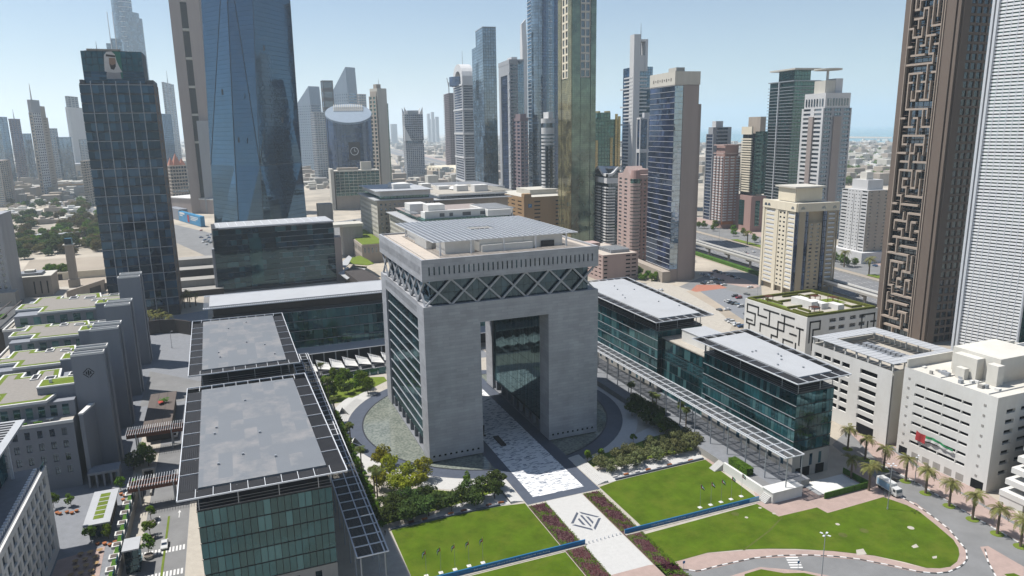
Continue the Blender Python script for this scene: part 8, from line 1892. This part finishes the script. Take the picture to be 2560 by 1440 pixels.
def car_parts(kind, m):
    if (kind, m) in CARM: return CARM[(kind, m)]
    b = MB(); prof = car_body(kind); w = .88 if kind != 'van' else .95; n = len(prof)
    ws = [w if z < 1.05 else w*.82 for x, z in prof]
    k = 0; b.v = [(x, -ws[i], z) for i, (x, z) in enumerate(prof)]+[(x, ws[i], z) for i, (x, z) in enumerate(prof)]
    b.f = [tuple(range(n)), tuple(range(2*n-1, n-1, -1))]+[(i, i+n, (i+1) % n+n, (i+1) % n) for i in range(n)]; b.m = [0]*len(b.f)
    body = b.mesh('body', MT[m])
    g_ = MB(); xs_ = {'van':(-2.0,1.62,1.35,1.85,.84),'suv':(-1.95,.85,1.2,1.6,.80),'sedan':(-1.3,.72,1.02,1.36,.78)}[kind]
    for s_ in (-1, 1): g_.face([(xs_[0],s_*(w*.93),xs_[2]),(xs_[1],s_*(w*.93),xs_[2]),(xs_[1]-.35,s_*(w*.845),xs_[3]),(xs_[0]+.25,s_*(w*.845),xs_[3])])
    top = [p for p in prof if p[1] > 1.05]
    fr = {'van':((2.16,1.22),(1.78,1.92)),'suv':((1.1,1.17),(.6,1.68)),'sedan':((.98,1.0),(.42,1.38))}[kind]; re_ = {'van':((-2.41,1.3),(-2.33,1.85)),'suv':((-2.22,1.22),(-1.96,1.68)),'sedan':((-1.6,1.04),(-1.02,1.42))}[kind]
    for (a, c), o in ((fr, .03), (re_, -.03)): g_.face([(a[0]+o,-w*.78,a[1]+.03),(a[0]+o,w*.78,a[1]+.03),(c[0]+o,w*.72,c[1]+.03),(c[0]+o,-w*.72,c[1]+.03)])
    win = g_.mesh('windows', MT['car_glass'])
    wh = MB().tube((0,-.11,0),(0,.11,0), .33, n=12).mesh('wheel', MT['black'])
    CARM[(kind, m)] = (body, win, wh, w); return CARM[(kind, m)]
RIM = MB().tube((0,-.03,0),(0,.03,0), .2, n=10).mesh('rim', MT['car_silver'])
def car(x, y, ang, m, label, kind='sedan', group=None, parts=True, z=.06):
    body, win, wh, w = car_parts(kind, m); T = thing('parked_car' if group else 'car', label, 'car', (x,y,z), group, ang)
    put('body', body, T); put('windows', win, T)
    for sx in (-1.4, 1.4):
        for sy in (-1, 1):
            o = put('wheel', wh, T, (sx, sy*(w-.08), .33))
            if not group: put('rim', RIM, o, (0, sy*.1, 0))
    return T
cols = ['car_white','car_white','car_white','car_black','car_grey','car_silver','car_white','car_blue','car_red','car_grey']
cname = {'car_white':'white','car_black':'black','car_grey':'dark grey','car_silver':'silver','car_red':'red','car_blue':'blue'}
lot = [(1615,700,3),(1645,688,4),(1720,690,0),(1845,705,3),(1915,720,0),(2300,755,0),(2250,855,4),(2075,885,4),(2135,910,8),(1965,960,0),(2010,980,3),(2060,995,3),(2100,1005,4),(2160,1035,0),(2285,970,0),(1850,1085,4),(1965,1080,0),(2250,1140,4),(1000,795,0),(1980,1235,5),(2020,1260,0),(2060,1285,0),(2105,1310,0),(2170,1330,7),(2250,1350,3),(1600,565,5),(1640,575,7),(1680,588,0),(1725,562,4),(1790,515,4),(1850,540,3),(1900,552,5),(1760,625,0),(1820,640,3),(1880,655,4),(1990,575,5),(2050,600,3),(2110,625,5)]
for k, (X, Y, ci) in enumerate(lot):
    p = pix(1480+X/5.818, 590+Y/5.818); a = R(90-SZ)+(math.pi/2 if k % 3 else .3)+rt.uniform(-.1,.1)
    m_ = cols[ci]; car(p.x, p.y, a, m_, cname[m_]+' car parked on the lots beyond the far green block', rt.choice(('sedan','suv')), 'cars parked beyond the green blocks')
for k in range(34):
    t_ = rt.uniform(0,420); o = rt.choice((24,26,34,37)); p = q(o, t_); m_ = rt.choice(cols); car(p[0], p[1], R(90-SZ)+rt.choice((0,math.pi/2)), m_, cname[m_]+' car on the service road beyond the highway', rt.choice(('sedan','suv')), 'cars along the service road')
for k in range(22):
    t_ = rt.uniform(-60,900); o = rt.choice((-10,-14,-18,-22,-26,-30,-40,-44,-48,-52)); p = q(o, t_); m_ = rt.choice(cols); car(p[0], p[1], R(90-SZ), m_, cname[m_]+' car driving on the highway', rt.choice(('sedan','suv')), 'cars on the highway')
for px, py, m_ in ((1868,639,'car_red'),(1862,632,'car_white')): p = pix(px, py); car(p.x, p.y, R(90-SZ), m_, 'red car in the near highway lane by the cream tower' if m_ == 'car_red' else 'white car on the highway just above the red one', 'suv')
for k in range(26):
    p = pix(rt.uniform(845,935), rt.uniform(552,592)); m_ = rt.choice(cols); car(p.x, p.y, rt.uniform(0,3), m_, cname[m_]+' car in the car park beside the beige hotel', 'sedan', 'cars beside the hotel')
for k in range(14):
    p = pix(rt.uniform(500,530), rt.uniform(575,612)); m_ = rt.choice(cols); car(p.x, p.y, rt.uniform(0,3), m_, cname[m_]+' car parked left of the dark mid-rise', 'sedan', 'cars left of the mid-rise')
p = pix(412, 1366); car(p.x, p.y, R(-90), 'car_white', 'white sedan driving down the street before the zebra crossing', 'sedan')
p = pix(438, 1090); car(p.x, p.y, R(-92), 'car_white', 'white van on the left street beside the grey roof', 'van')
car(131.5,-71.2, 0, 'car_black', 'black car half hidden behind the large date palm', 'sedan')
# delivery truck
p0_, p1_ = pix(2200,1216), pix(2246,1244); a = math.atan2(p1_.y-p0_.y, p1_.x-p0_.x)
T = thing('delivery_truck', 'white and pale blue delivery truck parked by the lawn tip', 'truck', ((p0_.x+p1_.x)/2,(p0_.y+p1_.y)/2,.05), None, a)
mat('truck_blue', (.30,.48,.66), .5, .15, .4)
put('cargo_box', MB().box(-4.2,1.6,-1.2,1.2,.9,3.5).mesh('cargo_box', MT['car_white']), T); put('side_print', MB().box(-3.8,1.2,-1.23,-1.205,1.2,3.2).mesh('side_print', MT['truck_blue']), T)
b = MB(); prof = [(1.75,.5),(3.9,.5),(3.95,1.4),(3.6,2.6),(1.75,2.75)]; n = 5; b.v = [(x,-1.15,z) for x, z in prof]+[(x,1.15,z) for x, z in prof]; b.f = [tuple(range(n)), tuple(range(2*n-1,n-1,-1))]+[(i,i+n,(i+1) % n+n,(i+1) % n) for i in range(n)]; b.m = [0]*7
put('cab', b.mesh('cab', MT['car_white']), T); put('windscreen', MB().box(3.62,3.9,-1.0,1.0,1.5,2.4).mesh('windscreen', MT['car_glass']), T); put('side_window', MB().box(2.5,3.5,-1.17,1.17,1.6,2.4).mesh('side_window', MT['car_glass']), T); put('chassis', MB().box(-4.2,3.6,-.9,.9,.45,.89).mesh('chassis', MT['black']), T)
wm = MB().tube((0,-.15,0),(0,.15,0), .45, n=14).mesh('wheel', MT['black'])
for x in (-3.0,-1.9,2.8):
    for y in (-1.0,1.0): put('wheel', wm, T, (x,y,.45))

# ================================================================ people
def person(px, py, ang, label, shirt, trousers, z=.03):
    p = pix(px, py, z); T = thing('person', label, 'person', (p.x,p.y,z), None, ang)
    J = [((0,0,.95),.15),((0,0,1.18),.145),((0,0,1.40),.16),((0,0,1.52),.06),((.02,0,1.68),.105),((0,.2,1.42),.06),((.03,.26,1.15),.045),((.1,.27,.92),.035),((0,-.2,1.42),.06),((-.03,-.26,1.15),.045),((.06,-.27,.92),.035),((0,.10,.90),.10),((.10,.11,.50),.07),((.02,.11,.07),.05),((.14,.11,.04),.04),((0,-.10,.90),.10),((-.05,-.11,.50),.07),((-.2,-.11,.09),.05),((-.1,-.11,.04),.04)]
    E_ = [(0,1),(1,2),(2,3),(3,4),(2,5),(5,6),(6,7),(2,8),(8,9),(9,10),(0,11),(11,12),(12,13),(13,14),(0,15),(15,16),(16,17),(17,18)]
    me = bpy.data.meshes.new('body'); me.from_pydata([j[0] for j in J], E_, []); o = bpy.data.objects.new('body', me); COL.objects.link(o)
    sk = o.modifiers.new('skin', 'SKIN')
    for i, j in enumerate(J): me.skin_vertices[0].data[i].radius = (j[1], j[1])
    me.skin_vertices[0].data[0].use_root = True
    ss = o.modifiers.new('sub', 'SUBSURF'); ss.levels = 1; ss.render_levels = 1
    bpy.context.view_layer.update(); me2 = bpy.data.meshes.new_from_object(o.evaluated_get(bpy.context.evaluated_depsgraph_get())); bpy.data.objects.remove(o)
    me2.materials.clear()
    for m_ in (shirt, trousers, 'print_skin', 'print_dark'): me2.materials.append(MT[m_])
    for f in me2.polygons:
        c = f.center; f.material_index = 3 if c.z > 1.72 or (c.z > 1.62 and c.x < -.02) else 2 if c.z > 1.5 or (abs(c.y) > .22 and c.z < 1.0) else 0 if c.z > .93 else 3 if c.z < .09 else 1
    put('body', me2, T)
person(963, 1338, .4, 'person in dark clothes walking beside the left colonnade end', 'print_dark', 'print_dark'); person(291, 1420, 1.6, 'person in a blue shirt walking near the lift kiosk', 'car_blue', 'print_dark'); person(1668, 1165, 2.2, 'person in a white shirt under the trees above the right lawn', 'white_paint', 'print_dark'); person(1140, 1268, .2, 'person in a grey shirt on the paving above the left lawn', 'print_grey', 'print_dark')

# ================================================================ distant low-rise city
HM = {}
def house_mesh(w, d, h, m):
    k = (round(w), round(d), round(h), m)
    if k not in HM:
        b = MB(); b.box(-k[0]/2,k[0]/2,-k[1]/2,k[1]/2,0,k[2]); b.box(-k[0]*.25,k[0]*.15,-k[1]*.2,k[1]*.25,k[2],k[2]+2.6)
        HM[k] = b.mesh('house', [MT[m]])
    return HM[k]
rh = random.Random(33)
HG = {'white_wall':'white','cream_wall':'cream','stone_beige':'sandy'}
cnt = 0
while cnt < 230:
    px, py = rh.uniform(2085,2222), 352+110*rh.random()**1.3
    p = pix(px, py)
    m_ = rh.choice(('white_wall','white_wall','cream_wall','stone_beige')); s_ = rh.uniform(.8,1.6)
    o = put('house', house_mesh(rh.choice((12,16,20,26))*s_, rh.choice((12,16,20))*s_, rh.choice((6,8,10,12)), m_), None, (p.x,p.y,0), rh.uniform(-.3,.3)); tag(o, HG[m_]+' flat-roofed house in the low town toward the sea', 'house', 'low town houses'); cnt += 1
for k in range(90):
    p = pix(rh.uniform(2085,2222), 365+100*rh.random()); tree('biggreen', p.x, p.y, 'tree among the houses of the low town', rh.uniform(1,2), 'trees of the low town')
for k in range(24):
    px, py = rh.uniform(10,260), rh.uniform(488,560); p = pix(px, py)
    m_ = rh.choice(('white_wall','cream_wall','stone_beige')); tag(put('villa', house_mesh(rh.choice((14,18,24)), rh.choice((12,16)), rh.choice((5,7)), m_), None, (p.x,p.y,0), rh.uniform(-.4,.4)), HG[m_]+' flat-roofed villa among the park trees', 'house', 'villas among the park trees')
for A, B_, l in ((pxy(68,606),pxy(112,600),'white-roofed long wall building at the left of the park edge'),(pxy(148,600),pxy(238,588),'white-roofed long wall building at the right of the park edge')):
    T = thing('long_shed', l, 'building', (*lerp2(A,B_,.5), 0)); L = wdir(A,B_)[0]; b = MB(); wbox(b, A, B_, 0, L, 0, 6, -9, 0); b.build('walls', MT['stone_beige'], T); b = MB(); wbox(b, A, B_, -.5, L+.5, 6, 6.6, -9.5, .5); b.build('roof', MT['roof_white'], T)
b = MB()
for k in range(5200):
    px = rh.uniform(-60, 2240); d = 1500+9000*rh.random()**1.5; p = at_dist(px, 310, d)
    dx = (p.x-HB[0])-(p.y-HB[1])*math.tan(R(SZ))
    if -80 < dx < 45 or d < 1500: continue
    if p.x > seaB[0]-200 and d > 4700 and px > 1480: continue
    w_, h_ = rh.uniform(8,26)*(1+d/8000), rh.choice((5,7,9,12,15,22)); b.box(p.x-w_/2,p.x+w_/2,p.y-w_/2,p.y+w_/2*rh.uniform(.6,1.4),0,h_, rh.randrange(4))
tag(b.build('distant_town', [MT['stone_cream'],MT['stone_beige'],MT['sand'],MT['concrete']]), 'low-rise town spreading to the hazy horizon', 'town', kind='stuff')
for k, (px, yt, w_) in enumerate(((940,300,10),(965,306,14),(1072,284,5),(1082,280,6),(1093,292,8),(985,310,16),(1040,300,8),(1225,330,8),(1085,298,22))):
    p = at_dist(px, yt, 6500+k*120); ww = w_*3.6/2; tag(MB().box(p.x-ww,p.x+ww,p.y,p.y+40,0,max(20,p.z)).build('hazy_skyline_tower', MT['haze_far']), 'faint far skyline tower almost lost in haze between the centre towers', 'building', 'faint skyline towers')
t = Tower('grid_block', 'low brown block in the centre gap before the notched tower', (900,468), (906,466), (985,470), 1500, th=-10); t.prism('core', MT['stone_beige'], 0, t.H, ins=.4); t.grid('r', 0, t.H, 8, 5, .6, .3, .8, 'stone_beige', 'g_black', .5)

# ================================================================ haze
hz_ = MB().box(-GB-50, GB+50, -3050, GB+50, -1.5, 860).mesh('haze', [])
m = bpy.data.materials.new('haze'); m.use_nodes = True; n = m.node_tree; n.nodes.clear()
o_ = n.nodes.new('ShaderNodeOutputMaterial'); v = n.nodes.new('ShaderNodeVolumePrincipled'); v.inputs['Color'].default_value = (.78,.91,1.0,1); v.inputs['Density'].default_value = 9e-5; v.inputs['Anisotropy'].default_value = .25
n.links.new(v.outputs[0], o_.inputs['Volume']); hz_.materials.append(m)
tag(put('haze', hz_), 'pale blue haze lying over the whole city', 'haze', kind='stuff')
